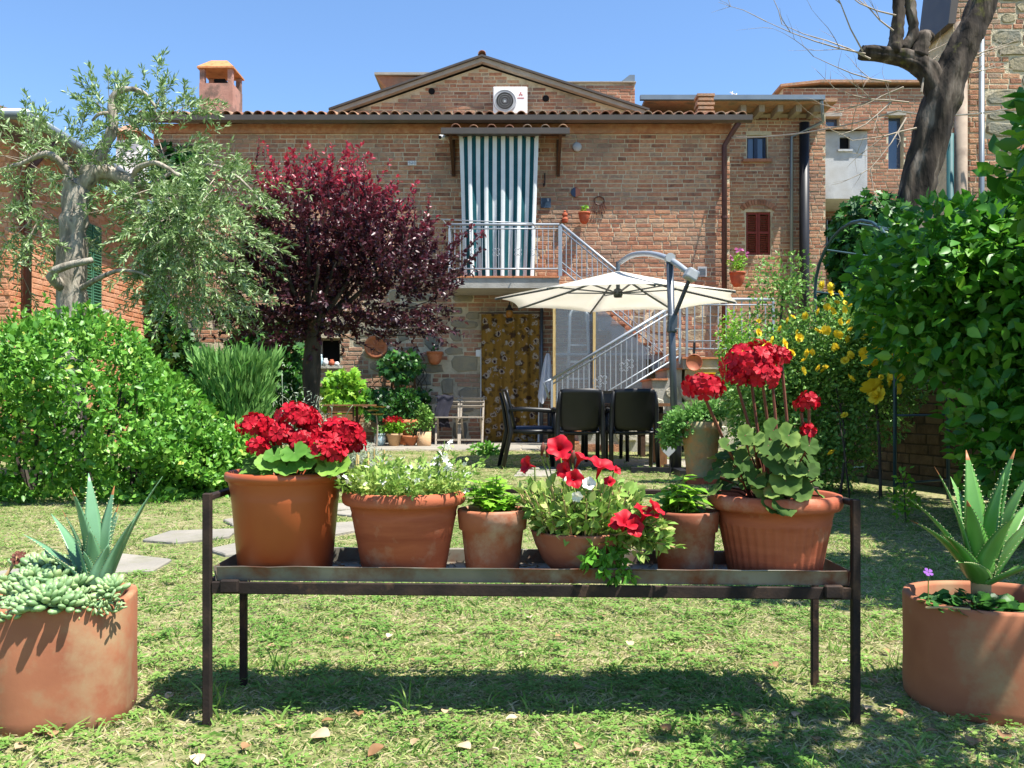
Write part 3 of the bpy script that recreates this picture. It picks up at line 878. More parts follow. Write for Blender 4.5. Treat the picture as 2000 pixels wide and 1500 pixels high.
mb = MB(); mb.tube([(lx + .45, ly0 + .3, lz + .1), (lx + .1, ly0 + .25, lz - .35), (lx + .08, ly0 + .25, .1)], .05, 10); mb.build('downpipe', MATS['pipe_brown'], tl, True)
mb = MB(); mb.b2((lx + .005, ly0 + 1.87, 2.22), (lx + .05, ly0 + 2.15, 3.48)); mb.b2((lx + .005, ly0 + 2.2, 2.22), (lx + .05, ly0 + 2.48, 3.48)); sh = mb.build('shutter', MATS['shutter_green'], tl)
mb = MB(); z = 2.26
while z < 3.44:
    mb.box((lx + .055, ly0 + 2.01, z), (.03, .24, .012), (0, .6, 0)); mb.box((lx + .055, ly0 + 2.34, z), (.03, .24, .012), (0, .6, 0)); z += .045
stuff(mb.build('louvres', MATS['shutter_green'], sh))
mb = MB(); mb.b2((lx + .002, ly0 + 1.8, 2.12), (lx + .14, ly0 + 2.55, 2.2)); mb.build('window_sill', MATS['stone_light'], tl)
lc = Vector(P(258, 280, 15.2)); 
mb = MB(); mb.b2((lc.x - .19, lc.y - .19, 3.9), (lc.x + .19, lc.y + .19, PZ(281, 15.2))); ch = mb.build('chimney', MATS['white_paint'], tl)
for sx in (-1, 1):
    for sy in (-1, 1):
        mb = MB(); mb.box((lc.x + sx * .14, lc.y + sy * .14, PZ(273, 15.2)), (.08, .08, .13)); mb.build('post', MATS['roof_tile'], ch)
mb = MB(); z0 = PZ(266, 15.2) + .012; s_ = .27
mb.add([(lc.x - s_, lc.y - s_, z0), (lc.x + s_, lc.y - s_, z0), (lc.x + s_, lc.y + s_, z0), (lc.x - s_, lc.y + s_, z0), (lc.x, lc.y, z0 + .2)], [(3, 2, 1, 0), (0, 1, 4), (1, 2, 4), (2, 3, 4), (3, 0, 4)]); mb.build('chimney_cap', MATS['roof_tile'], ch)

# garden wall on the right, in the shade of the bush
gw = thing('garden_wall', 'shaded low brick garden wall behind the yellow rose and metal arch', 'wall')
A, B = Vector((3.35, 9.6, 0)), Vector((4.4, 5.2, 0))
U_ = (B - A); W_ = U_.length; U_.normalize(); Nw = Vector((U_.y, -U_.x, 0)); 
if Nw.x > 0: Nw = -Nw
mb = MB(); q = -Nw * .3
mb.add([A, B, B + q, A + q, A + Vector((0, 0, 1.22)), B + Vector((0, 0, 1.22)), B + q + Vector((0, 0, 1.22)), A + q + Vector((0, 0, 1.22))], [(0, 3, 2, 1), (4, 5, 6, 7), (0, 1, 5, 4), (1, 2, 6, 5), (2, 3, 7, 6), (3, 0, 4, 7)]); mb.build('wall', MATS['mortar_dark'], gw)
masonry(gw, A, U_, Nw, W_, 1.2, MATS['brick_wall_shaded'], bl=.3, bh=.08, pitch=.093, singles=(0, W_, 0, 1.2), nsingle=150)
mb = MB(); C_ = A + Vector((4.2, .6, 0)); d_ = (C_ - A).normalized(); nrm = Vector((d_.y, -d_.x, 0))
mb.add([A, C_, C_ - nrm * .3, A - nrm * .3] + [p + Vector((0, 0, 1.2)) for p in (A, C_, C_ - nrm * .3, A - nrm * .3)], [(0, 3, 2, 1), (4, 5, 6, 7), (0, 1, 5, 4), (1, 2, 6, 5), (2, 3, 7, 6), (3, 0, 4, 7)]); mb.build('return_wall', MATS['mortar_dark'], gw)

# ================================================================ things on and by the house
M('canvas', ['#efece2', '#f4f1ea'], scale=3, rough=.9, transl=.55, spec=.1)
M('stripe_green', ['#1c4a52', '#24565e'], scale=6, rough=.9, transl=.15, spec=.1)
M('stripe_white', ['#d3dadb', '#e0e5e6'], scale=6, rough=.9, transl=.2, spec=.1)
M('terracotta', ['#a4603f', '#b57049', '#9a5a3d'], scale=7, rough=.85, bump=.25, bscale=50, dirt=('#b9917a', 9, .55, .8))
M('terracotta_old', ['#a9744f', '#b98a63', '#a08a68'], scale=5, rough=.92, bump=.4, dirt=('#8e8d70', 6, .42, .62))
M('terracotta_red', ['#9c4f36', '#ab5c40'], scale=7, rough=.85, bump=.2)
M('terracotta_pale', ['#b3916c', '#c3a17b'], scale=6, rough=.9, bump=.25)
M('soil', ['#2b211a', '#3d2f25', '#4a3b2e'], scale=25, rough=.97, bump=1., bscale=70)
M('towel', ['#c9d0dc', '#d8dee6'], scale=5, rough=.95, transl=.15)
M('jacket', ['#23232b', '#2e2e38'], scale=9, rough=.95)
M('blue_glaze', ['#5b87a0', '#a9c2c9', '#dfe6e4'], scale=22, rough=.3, spec=.6)
M('yellow_plastic', ['#d2a416', '#dcb224'], scale=5, rough=.5)
M('copper', ['#9a5a44', '#a96a52'], scale=6, rough=.5, metal=.3)
M('cushion_blue', ['#27324a', '#303c56'], scale=8, rough=.9)
M('rope', ['#8b7a5a', '#9c8b6a'], scale=20, rough=.95)
M('tread', ['#a86c4c', '#b97a56', '#9f664a'], scale=8, rough=.85, bump=.2)
M('lantern_amber', ['#8a5a1c', '#a36d24'], scale=8, rough=.3)
M('white_ceramic', ['#c9c9c4', '#d8d8d4'], scale=8, rough=.35)

def floral_mat():
    m = bpy.data.materials.new('floral_cloth'); m.use_nodes = True
    nt = m.node_tree; L = nt.links.new
    b = nt.nodes['Principled BSDF']
    geo = nt.nodes.new('ShaderNodeNewGeometry')
    mp = nt.nodes.new('ShaderNodeMapping'); mp.inputs['Scale'].default_value = (1, .0, 1); L(geo.outputs['Position'], mp.inputs[0])
    def vor(sc, seedv):
        m_ = nt.nodes.new('ShaderNodeMapping'); m_.inputs['Location'].default_value = (seedv, 0, seedv * .7); L(mp.outputs[0], m_.inputs[0])
        nz = nt.nodes.new('ShaderNodeTexNoise'); nz.inputs['Scale'].default_value = 16; nz.inputs['Detail'].default_value = 3; L(m_.outputs[0], nz.inputs['Vector'])
        mixv = nt.nodes.new('ShaderNodeMix'); mixv.data_type = 'VECTOR'; mixv.inputs[0].default_value = .11
        L(m_.outputs[0], mixv.inputs[4]); L(nz.outputs['Color'], mixv.inputs[5])
        v = nt.nodes.new('ShaderNodeTexVoronoi'); v.inputs['Scale'].default_value = sc; v.inputs['Randomness'].default_value = .75
        L(mixv.outputs[1], v.inputs['Vector']); return v.outputs['Distance']
    def below(sock, lo, hi):
        r = nt.nodes.new('ShaderNodeMapRange'); r.inputs['From Min'].default_value = lo; r.inputs['From Max'].default_value = hi
        r.inputs['To Min'].default_value = 1; r.inputs['To Max'].default_value = 0; L(sock, r.inputs['Value']); return r.outputs[0]
    def over(base, colr, fac):
        x = nt.nodes.new('ShaderNodeMix'); x.data_type = 'RGBA'; L(fac, x.inputs[0])
        if isinstance(base, str): x.inputs[6].default_value = lin(base)
        else: L(base, x.inputs[6])
        x.inputs[7].default_value = lin(colr); return x.outputs[2]
    d1 = vor(6.6, .3); d2 = vor(11.5, 2.1); d3 = vor(4.6, 5.4); d4 = vor(9., 7.7)
    c = over('#84652e', '#5f4a28', below(d4, .2, .38))
    c = over(c, '#463628', below(d3, .2, .28))
    c = over(c, '#a39a8c', below(d1, .24, .34))
    c = over(c, '#7d6850', below(d1, .17, .22))
    c = over(c, '#2c2230', below(d1, .11, .16))
    c = over(c, '#a8a196', below(d2, .11, .17))
    c = over(c, '#4a3140', below(d2, .07, .1))
    L(c, b.inputs['Base Color']); b.inputs['Roughness'].default_value = .95; b.inputs['Specular IOR Level'].default_value = .05
    MATS['floral_cloth'] = m
floral_mat()

def picture_mat():
    m = M('picture_tile', ['#1b2430', '#2c3e52', '#33475c', '#b9c2c9'], scale=9, rough=.4)
picture_mat()

# --- balcony and stairs ---------------------------------------------------------------------
BF = 2.85                       # balcony floor height
bx0, bx1, by0 = PX(878, 15.0), PX(1092, 15.0), 14.95
bal = thing('balcony', 'grey railed balcony landing with terracotta edge below the striped curtain', 'balcony')
mb = MB(); mb.b2((bx0, by0, BF - .2), (bx1, YW - .025, BF - .03)); mb.build('slab', MATS['concrete'], bal)
x = bx0
while x < bx1 - .02:
    x2 = min(x + .31, bx1); mb = MB(); mb.b2((x + .003, by0 - .02, BF - .029), (x2 - .003, YW - .026, BF)); mb.build('floor_tile', MATS['tread'], bal); x = x2
RT, RB = BF + .86, BF + .12
def rail(parent, p, q, r=.022, name='handrail'):
    mb = MB(); mb.tube([p, q], r, 8); return mb.build(name, MATS['rail_grey'], parent, True)
rail(bal, (bx0, by0, RT), (bx1, by0, RT)); rail(bal, (bx0, by0, RT - .07), (bx1, by0, RT - .07), .012, 'top_bar'); rail(bal, (bx0, by0, RB), (bx1, by0, RB), .014, 'bottom_bar')
rail(bal, (bx0, by0, RT), (bx0, YW - .03, RT), .02)
# washing-line frame in front of the railing
rail(bal, (bx0 - .1, by0 - .3, RT + .02), (bx1 - .45, by0 - .3, RT - .04), .01, 'drying_rail'); rail(bal, (bx0 - .1, by0 - .3, RT + .02), (bx0, by0, RT - .05), .01, 'drying_arm'); rail(bal, (bx1 - .45, by0 - .3, RT - .04), (bx1 - .4, by0, RT - .05), .01, 'drying_arm')
def scroll(parent, c, r=.032, ax=(1, 0, 0)):
    """wrought S-scroll ornament in the plane spanned by ax and z"""
    ax = Vector(ax); mb = MB()
    for sx in (-1, 1):
        for sz in (-1, 1):
            pts = []
            for k in range(10):
                an = k / 9 * PI * 1.7; rr = r * (1 - .05 * k)
                pts.append(Vector(c) + ax * (sx * (r * 1.1 - rr * math.cos(an))) + Vector((0, 0, sz * (r * 1.05 + rr * math.sin(an) * .95))))
            mb.tube(pts, .005, 4)
    return mb.build('scroll', MATS['rail_grey'], parent)
nb = 20
for k in range(nb + 1):
    x = bx0 + (bx1 - bx0) * k / nb
    mb = MB(); w = .03 if k in (0, nb) else .013
    mb.box((x, by0, (RT + RB) / 2 - (.1 if k in (0, nb) else 0)), (w, w, RT - RB + (.16 if k in (0, nb) else 0))); mb.build('post' if k in (0, nb) else 'baluster', MATS['rail_grey'], bal)
for k in (4, 8, 12, 15):
    scroll(bal, (bx0 + (bx1 - bx0) * (k + .5) / nb, by0, BF + .4))
for yy in (15.3, 15.65):
    mb = MB(); mb.box((bx0, yy, (RT + RB) / 2), (.013, .013, RT - RB)); mb.build('baluster', MATS['rail_grey'], bal)

st = thing('staircase', 'outdoor staircase with grey iron railing and stone-faced side climbing to the balcony', 'staircase')
# upper flight, along the wall, from the landing up to the balcony
LZ = 1.42
lx0, lx1 = 2.55, 3.95                         # landing
run = lx0 - bx1
n_up = 8
for k in range(n_up):
    z1 = BF - .001 - (k + 1) * (BF - LZ) / (n_up + 1); x0 = bx1 + run * k / n_up; x1 = bx1 + run * (k + 1) / n_up
    mb = MB(); mb.b2((x0, 15.02, z1 - .27), (x1, YW - .027, z1 - .03)); mb.build('step', MATS['concrete'], st)
    mb = MB(); mb.b2((x0 - .02, 14.99, z1 - .029), (x1 + .03, YW - .028, z1)); mb.build('tread', MATS['tread'], st)
mb = MB(); mb.b2((lx0, 13.35, LZ - .18), (lx1, YW - .03, LZ - .03)); mb.build('landing', MATS['concrete'], st)
mb = MB(); mb.b2((lx0 - .02, 13.32, LZ - .029), (lx1 + .03, YW - .031, LZ)); mb.build('landing_floor', MATS['tread'], st)
mb = MB(); mb.b2((lx0 + .05, 13.45, 0), (lx1 - .03, YW - .04, LZ - .182)); mb.build('landing_base', MATS['mortar'], st)
# stone facing under the landing and along the lower flight
fz0 = PX(1075, 13.45)
n_lo = 8
lrun = (lx0 - fz0 - .2)
prof = [(lx0, LZ - .19)]
for k in range(n_lo):
    z1 = LZ - (k + 1) * LZ / (n_lo + 1); x1 = lx0 - lrun * k / n_lo; x0 = lx0 - lrun * (k + 1) / n_lo
    mb = MB(); mb.b2((x0, 13.45, 0), (x1 - .001, 14.55, z1 - .03)); mb.build('step', MATS['concrete'], st)
    mb = MB(); mb.b2((x0 - .03, 13.42, z1 - .029), (x1 + .01, 14.56, z1)); mb.build('tread', MATS['tread'], st)
def stone_face(u0, u1, v0, v1, y, top):
    tries = 0; occ = []
    while tries < 900:
        tries += 1
        r = R.uniform(.09, .2); u = R.uniform(u0, u1); v = R.uniform(v0, v1)
        if v + r * .75 > top(u) - .03 or v - r * .6 < 0 or u - r < u0 or u + r > u1: continue
        if any((u - a) ** 2 + (v - b) ** 2 < (r + c) ** 2 * .83 for a, b, c in occ): continue
        occ.append((u, v, r))
        vv, f = stone_geo(u - r, u + r, v - r * .8, v + r * .8, R.uniform(.02, .045))
        mb = MB(); mb.add([(a, y - c, b) for a, b, c in vv], f, R.random()); mb.build('stone', MATS['stone_light'], st)
stone_face(fz0 + .1, lx1 - .05, 0, LZ - .2, 13.448, lambda u: LZ - .2 if u > lx0 else max(0, LZ - .06 - (lx0 - u) / lrun * LZ * .98 - .17))
# railings of the stairs
def flight_rail(a, b, n, scr=(), h=.86, lo=.12):
    a, b = Vector(a), Vector(b); up = Vector((0, 0, 1)); ax = (b - a); ax.z = 0; ax.normalize()
    rail(st, a + up * h, b + up * h, .024); rail(st, a + up * (h - .08), b + up * (h - .08), .013, 'top_bar'); rail(st, a + up * lo, b + up * lo, .014, 'bottom_bar')
    rail(st, a + up * (lo + .12), b + up * (lo + .12), .01, 'middle_bar')
    for k in range(n + 1):
        p = a.lerp(b, k / n); w = .034 if k in (0, n) else .015
        mb = MB(); mb.box(p + up * (h + lo) / 2 + up * (-.06 if k in (0, n) else 0), (w, w, h - lo + (.12 if k in (0, n) else 0))); mb.build('post' if k in (0, n) else 'baluster', MATS['rail_grey'], st)
    for k in scr: scroll(st, a.lerp(b, (k + .5) / n) + up * .46, .034, ax)
flight_rail((bx1 + .03, by0, BF), (lx0, by0, LZ), 20, (5, 12))
flight_rail((fz0 + .02, 13.4, .16), (lx0 - .04, 13.4, LZ - .1), 24, (3, 4, 8, 9, 13, 14, 18, 19), h=.93)
flight_rail((lx0 + .06, 13.38, LZ), (lx1 - .05, 13.38, LZ), 11)
mb = MB(); mb.tube([(fz0 + .02, 13.4, 1.09), (fz0 - .1, 13.4, 1.04), (fz0 - .02, 13.4, .8)], .018, 8); mb.build('rail_end', MATS['rail_grey'], st, True)

# --- polycarbonate store under the stairs, with a ladder
sc_ = thing('storage_screen', 'translucent corrugated plastic screen in pale wood frame under the stairs', 'screen')
sy = 14.75
sx0, sxm, sx1 = PX(1080, sy), PX(1160, sy), PX(1262, sy)
sz1 = PZ(590, sy)
for a, b, zt0, zt1 in ((sx0 + .05, sxm - .02, sz1, sz1), (sxm + .03, sx1, sz1 - .02, sz1 - .75)):
    mb = MB()
    mb.add([(a, sy, .05), (b, sy, .05), (b, sy, zt1), (a, sy, zt0), (a, sy + .012, .05), (b, sy + .012, .05), (b, sy + .012, zt1), (a, sy + .012, zt0)], [(0, 1, 2, 3), (7, 6, 5, 4), (0, 4, 5, 1), (1, 5, 6, 2), (2, 6, 7, 3), (3, 7, 4, 0)])
    mb.build('panel', MATS['polycarbonate'], sc_)
for x in (sx0 + .02, sxm + .004):
    mb = MB(); mb.b2((x - .022, sy - .03, .03), (x + .022, sy + .03, sz1 + .02)); mb.build('upright', MATS['wood_pale'], sc_)
mb = MB(); mb.b2((sx0, sy + .02, 1.52), (sx1, sy + .05, 1.56)); mb.build('cross_bar', MATS['rail_grey'], sc_)
lad = thing('step_ladder', 'pale aluminium step ladder standing behind the translucent plastic screen', 'ladder')
a0, a1, t0, t1 = PX(1108, 14.9), PX(1150, 14.9), PX(1114, 14.9), PX(1145, 14.9)
lzt = PZ(604, 15.0)
mb = MB(); mb.tube([(a0 - .03, 14.8, .02), (t0 - .01, 14.84, lzt - .1), (t0 + .06, 14.85, lzt), (t1 - .06, 14.85, lzt), (t1 + .01, 14.84, lzt - .1), (a1 + .05, 14.8, .02)], .026, 8); mb.build('frame', MATS['white_paint'], lad, True)
for k in range(1, 7):
    z = k * .28; mb = MB(); f = z / lzt; mb.b2((a0 - .03 + (t0 - a0) * f, 14.82 + .05 * f, z), (a1 + .05 + (t1 - a1) * f - .02, 14.9 + .05 * f, z + .03)); mb.build('step', MATS['white_paint'], lad)

# --- curtains
cu = thing('striped_curtain', 'green and white striped canvas curtain hanging over the upper door', 'curtain')
ct, cb_ = PZ(266, 15.25), PZ(541, 15.3)
mb = MB()
NS = 19
def curt(u, v):
    l = PX(897, 15.25) * (1 - v) + PX(905, 15.25) * v; r = PX(1052, 15.25) * (1 - v) + PX(1043, 15.25) * v
    bulge = math.sin(PI * v) * .04
    return (l + (r - l) * u - bulge * .3 * math.sin(2 * PI * u), 15.25 + (.018 + .03 * v) * math.sin(u * NS * PI * .5 + 1.2 * v + .6 * math.sin(3 * v)) + .03 * v + .012 * math.sin(23 * u + 4 * v), ct + (cb_ - ct) * v - .012 * math.sin(9 * u) * v)
mb.grid(curt, NS * 6, 30, mif=lambda i, j: ((i // 6) + 1) % 2)
mb.build('cloth', [MATS['stripe_green'], MATS['stripe_white']], cu, True)
mb = MB(); mb.tube([(PX(893, 15.25), 15.25, ct + .02), (PX(1056, 15.25), 15.25, ct + .02)], .012, 8); mb.build('curtain_rod', MATS['steel'], cu)
for k in range(9):
    p = Vector(curt((k + .5) / 9, 0)); mb = MB(); mb.tube([p + Vector((0, -.02, -.02)), p + Vector((0, .02, -.02))], .016, 10); mb.build('eyelet', MATS['steel'], cu)

dc = thing('door_curtain', 'mustard yellow floral curtain covering the ground floor door', 'curtain')
mb = MB()
d0, d1 = PX(940, 15.85), PX(1053, 15.85)
mb.grid(lambda u, v: (d0 + (d1 - d0) * u, 15.87 + (.045 * math.sin(u * 30 + 1.5 * v) + .02 * math.sin(u * 53)) * (.45 + .55 * v), PZ(613, 15.85) * (1 - v) + .05 * v), 70, 20)
mb.build('cloth', MATS['floral_cloth'], dc, True)
mb = MB(); mb.tube([(d0 - .05, 15.87, PZ(611, 15.85)), (d1 + .05, 15.87, PZ(611, 15.85))], .012, 8); mb.build('curtain_rod', MATS['wood_dark'], dc)
dj = thing('door_jamb_pipe', 'slim grey pipe and white trim running beside the floral door curtain', 'pipe')
mb = MB(); x = PX(1058, 15.8); mb.tube([(x, 15.85, .03), (x, 15.85, 2.6)], .03, 10); mb.build('pipe', MATS['steel'], dj, True)
mb = MB(); mb.b2((x - .09, 15.86, .04), (x - .04, 15.9, 1.75)); mb.build('trim', MATS['white_paint'], dj)
mb = MB(); mb.b2((PX(938, 15.9), 15.94, .04), (PX(942, 15.9), 15.985, 1.7)); mb.build('trim', MATS['white_paint'], dj)

# --- small things fixed to the wall (each hangs there: a thing of its own)
def wallthing(name, label, cat, build, mat_):
    mb = MB(); build(mb); o = mb.build(name, MATS[mat_]); tag(o, label, cat); return o
yw = YW - .012
ac = thing('air_conditioner', 'white air conditioner outdoor unit mounted on the brick gable', 'air conditioner')
ya = 18.5
q0, q1 = P(963, 222, ya), P(1030, 169, ya)
mb = MB(); mb.b2((q0.x, ya, q0.z), (q1.x, ya + .32, q1.z)); mod_bevel(mb.build('casing', MATS['white_paint'], ac), .02, 3)
fc = P(986, 197, ya - .012)
mb = MB(); mb.lathe([(.245, -.01), (.245, 0), (.235, .006), (.05, .006), (.001, .008)], n=32); g = mb.build('fan_grille', MATS['fan_grey'], ac); g.location = fc; g.rotation_euler = (PI / 2, 0, 0)
for k in range(5):
    mb = MB(); mb.lathe([(.045 * (k + 1) - .004, 0), (.045 * (k + 1) - .004, .008), (.045 * (k + 1) + .004, .008), (.045 * (k + 1) + .004, 0)], n=28); r_ = mb.build('ring', MATS['grey_plastic'], g); r_.location = (0, 0, .007)
lg = P(1017, 184, ya - .004)      # three-lozenge mark on the casing
mb = MB()
for an in (90, 210, 330):
    c, s_ = math.cos(math.radians(an)), math.sin(math.radians(an)); d = .05
    pts = [(0, 0), (d * .5 * c - d * .29 * s_, d * .5 * s_ + d * .29 * c), (d * c, d * s_), (d * .5 * c + d * .29 * s_, d * .5 * s_ - d * .29 * c)]
    mb.add([(lg.x + a, ya - .004, lg.z + b) for a, b in pts], [(0, 3, 2, 1)])
M('logo_red', ['#b03038', '#b8383f'], scale=5, rough=.5); mb.build('emblem', MATS['logo_red'], ac)
mb = MB(); mb.b2((lg.x - .07, ya - .004, lg.z - .085), (lg.x + .07, ya - .002, lg.z - .07)); mb.build('brand_strip', MATS['logo_red'], ac)

p = P(868, 268, 15.6)
cm = thing('security_camera', 'small white bullet security camera left of the door hood', 'camera')
mb = MB(); mb.tube([p + Vector((-.06, -.1, -.03)), p + Vector((.05, .05, 0))], .045, 12); mb.build('housing', MATS['white_paint'], cm, True)
mb = MB(); mb.tube([p + Vector((-.075, -.115, -.034)), p + Vector((-.06, -.1, -.03))], .03, 12); mb.build('lens', MATS['dark_void'], cm)
mb = MB(); mb.tube([p + Vector((.04, .04, 0)), (p.x + .08, YW - .01, p.z)], .02, 8); mb.build('arm', MATS['white_paint'], cm)
p = P(1127, 288, yw)
mb = MB(); mb.lathe([(.001, 0), (.075, 0), (.085, .03), (.07, .05), (.001, .055)], n=24); o = mb.build('wall_lamp', MATS['grey_plastic'], None, True); o.location = p; o.rotation_euler = (PI / 2, 0, 0); tag(o, 'round pale grey wall lamp to the right of the door hood', 'lamp')
p = P(1124, 376, yw)
pq = thing('sun_plaque', 'round ceramic plaque with sun and moon halves on the brick wall', 'plaque')
for a, mm in ((0, 'copper'), (1, 'frame_blue')):
    mb = MB(); vv = [(0, 0)] + [(.085 * math.cos(PI * (a + k / 12) - PI / 2), .085 * math.sin(PI * (a + k / 12) - PI / 2)) for k in range(13)]
    mb.add([(p.x + x_, p.y - .03, p.z + z_) for x_, z_ in vv] + [(p.x + x_, p.y, p.z + z_) for x_, z_ in vv], [tuple(range(14))[::1], tuple(range(27, 13, -1))] + [(k, 14 + k, 14 + (k + 1) % 14, (k + 1) % 14) for k in range(14)]); mb.build('half_disc', MATS[mm], pq)
p = P(1066, 397, yw); wallthing('picture_tile', 'small dark square picture tile beside the striped curtain', 'tile', lambda m: m.b2((p.x - .09, p.y - .03, p.z - .085), (p.x + .09, p.y, p.z + .085)), 'picture_tile')
p2_ = P(1064, 352, yw)
wallthing('iron_hook', 'black iron wall hook above the picture tile', 'hook', lambda m: m.tube([p2_ + Vector((0, -.02, .12)), p2_ + Vector((0, -.03, -.08)), p2_ + Vector((-.02, -.09, -.13)), p2_ + Vector((-.03, -.11, -.08))], .012, 6), 'pipe_black')
p3_ = P(1103, 424, yw)
wallthing('clay_figure', 'small red clay figure hanging left of the wall pot', 'ornament', lambda m: m.lathe([(.001, -.1), (.05, -.1), (.06, -.05), (.035, -.01), (.05, .02), (.045, .05), (.02, .07), (.028, .09), (.001, .11)], (p3_.x, p3_.y - .06, p3_.z), 14), 'terracotta_red')
p4 = P(1170, 400, yw)
dw = thing('wire_ornament', 'rusty wire dream-catcher ornament on the wall right of the pot', 'ornament')
mb = MB(); mb.tube([p4 + Vector((.09 * math.cos(k / 16 * 2 * PI), -.02, .07 + .07 * math.sin(k / 16 * 2 * PI))) for k in range(17)], .01, 5)
for k in range(7):
    a = p4 + Vector(((k - 3) * .03, -.02, .02 - .012 * (3 - abs(k - 3))))
    mb.tube([a, a + Vector(((k - 3) * .012, -.01, -.1 - .02 * (k % 2)))], .008, 5)
mb.build('frame', MATS['pipe_brown'], dw)
for k in range(5):
    a = p4 + Vector(((k - 2) * .045, -.03, -.12 - .02 * (k % 2))); mb = MB(); mb.tube([a, a + Vector((0, 0, -.05))], [.016, .004], 6); mb.build('pendant', MATS['pipe_brown'], dw)
def wall_pot(name, label, c, w, h, mat_, plant=None):
    t = thing(name, label, 'pot')
    mb = MB(); mb.lathe([(w * .2, -h), (w * .38, -h * .75), (w * .48, -h * .2), (w * .5, 0), (w * .54, .0), (w * .54, .03), (w * .46, .03), (w * .42, -.03), (.001, -.04)], c, 20); mb.build('pot', MATS[mat_], t, True)
    return t
p5 = P(1141, 418, YW - .16)
wp = wall_pot('wall_pot', 'orange terracotta wall pot with a green sprout on the sunny bricks', p5, .2, .17, 'terracotta_red')
p6 = P(849, 690, YW - .17)
wp2 = wall_pot('wall_pot', 'half-round terracotta wall planter left of the floral curtain', p6, .28, .2, 'terracotta')
p7 = P(735, 677, YW - .05)
pl = thing('terracotta_plaque', 'round terracotta relief plaque half hidden by purple leaves', 'plaque')
mb = MB(); mb.lathe([(.001, .0), (.2, 0), (.21, .025), (.2, .05), (.16, .035), (.15, .02), (.001, .025)], n=28); o = mb.build('disc', MATS['terracotta'], pl, True); o.location = p7; o.rotation_euler = (PI / 2, 0, 0)
for k in range(6):
    an = k * PI / 3; mb = MB(); mb.bar(p7 + Vector((.03 * math.cos(an), -.03, .03 * math.sin(an))), p7 + Vector((.13 * math.cos(an), -.03, .13 * math.sin(an))), .03, .02); mb.build('ray', MATS['terracotta'], pl)
p8 = P(1371, 531, yw)
vt = thing('wall_vent', 'small square grey vent cover near the right downpipe', 'vent')
mb = MB(); mb.b2((p8.x - .08, p8.y - .03, p8.z - .09), (p8.x + .08, p8.y, p8.z + .09)); mb.build('cover', MATS['grey_plastic'], vt)
for k in range(5):
    mb = MB(); mb.b2((p8.x - .06, p8.y - .038, p8.z - .06 + k * .026), (p8.x + .06, p8.y - .031, p8.z - .05 + k * .026)); mb.build('slat', MATS['steel'], vt)
p9 = P(805, 319, yw)
hn = thing('house_number', 'small white number plate set high in the brick wall', 'sign')
mb = MB(); mb.b2((p9.x - .075, p9.y - .02, p9.z - .04), (p9.x + .075, p9.y, p9.z + .04)); mb.build('plate', MATS['white_ceramic'], hn)
for k, segs in enumerate(((1, 1, 1, 1, 0, 1, 1), (1, 0, 1, 1, 1, 1, 1), (1, 1, 1, 0, 1, 1, 1))):
    x = p9.x - .045 + k * .045; mb = MB(); w_, h_ = .022, .022
    for on, (ax_, az_, bx_, bz_) in zip(segs, ((0, 2, 1, 2), (0, 1, 0, 2), (1, 1, 1, 2), (0, 1, 1, 1), (0, 0, 0, 1), (1, 0, 1, 1), (0, 0, 1, 0))):
        if on: mb.bar((x - w_ / 2 + ax_ * w_, p9.y - .023, p9.z - h_ + az_ * h_), (x - w_ / 2 + bx_ * w_, p9.y - .023, p9.z - h_ + bz_ * h_), .005, .004)
    mb.build('digit', MATS['frame_blue'], hn)
p10 = P(935, 690, yw)
wallthing('switch_box', 'white electric switch box left of the floral curtain', 'switch', lambda m: m.b2((p10.x - .05, p10.y - .04, p10.z - .06), (p10.x + .05, p10.y, p10.z + .06)), 'white_paint')
p11 = P(995, 612, 15.6)
lt = thing('lantern', 'dark iron lantern with amber glass hanging above the floral curtain', 'lantern')
mb = MB(); mb.lathe([(.03, -.14), (.06, -.13), (.065, -.09), (.05, -.085)], p11, 10); mb.lathe([(.07, .05), (.075, .06), (.04, .1), (.02, .15), (.001, .16)], p11, 10); mb.build('frame', MATS['pipe_black'], lt)
mb = MB(); mb.lathe([(.045, -.084), (.065, -.03), (.06, .03), (.05, .049)], p11, 12); mb.build('glass', MATS['lantern_amber'], lt, True)
mb = MB(); mb.tube([p11 + Vector((0, 0, .15)), p11 + Vector((0, .05, .2)), (p11.x, YW - .01, p11.z + .18)], .01, 6); mb.build('arm', MATS['pipe_black'], lt)
tw = thing('towel', 'pale blue towel hanging beside the plastic screen', 'towel')
mb = MB(); a = P(1070, 690, 15.4)
mb.grid(lambda u, v: (a.x + (u - .5) * (.05 + .2 * v ** .6) - .05 * v, a.y + .03 * math.sin(u * 14) * (.3 + v), a.z - v * (.75 + .12 * math.sin(u * 5))), 18, 14); mb.build('cloth', MATS['towel'], tw, True)
mb = MB(); mb.tube([a + Vector((0, 0, .04)), a + Vector((.02, .55, .05))], .012, 6); mb.build('hook', MATS['steel'], tw)
pn = P(1355, 708, 13.3)
cp = thing('copper_pan', 'round copper-coloured pan hung by its dark handle on the stair railing', 'pan')
mb = MB(); mb.lathe([(.001, 0), (.11, 0), (.125, .035), (.118, .035), (.1, .012), (.001, .012)], n=26); o = mb.build('pan', MATS['copper'], cp, True); o.location = pn; o.rotation_euler = (PI / 2, 0, 0)
mb = MB(); mb.bar(pn + Vector((0, -.02, .1)), pn + Vector((.005, -.02, .3)), .035, .02); mb.build('handle', MATS['pipe_black'], cp)
yb = P(1378, 738, 13.2)
wallthing('yellow_box', 'small yellow plastic box below the hanging pan', 'box', lambda m: (m.b2((yb.x - .12, 13.12, yb.z - .1), (yb.x + .12, 13.3, yb.z + .06)), m.b2((yb.x - .13, 13.11, yb.z + .06), (yb.x + .13, 13.31, yb.z + .075))), 'yellow_plastic')
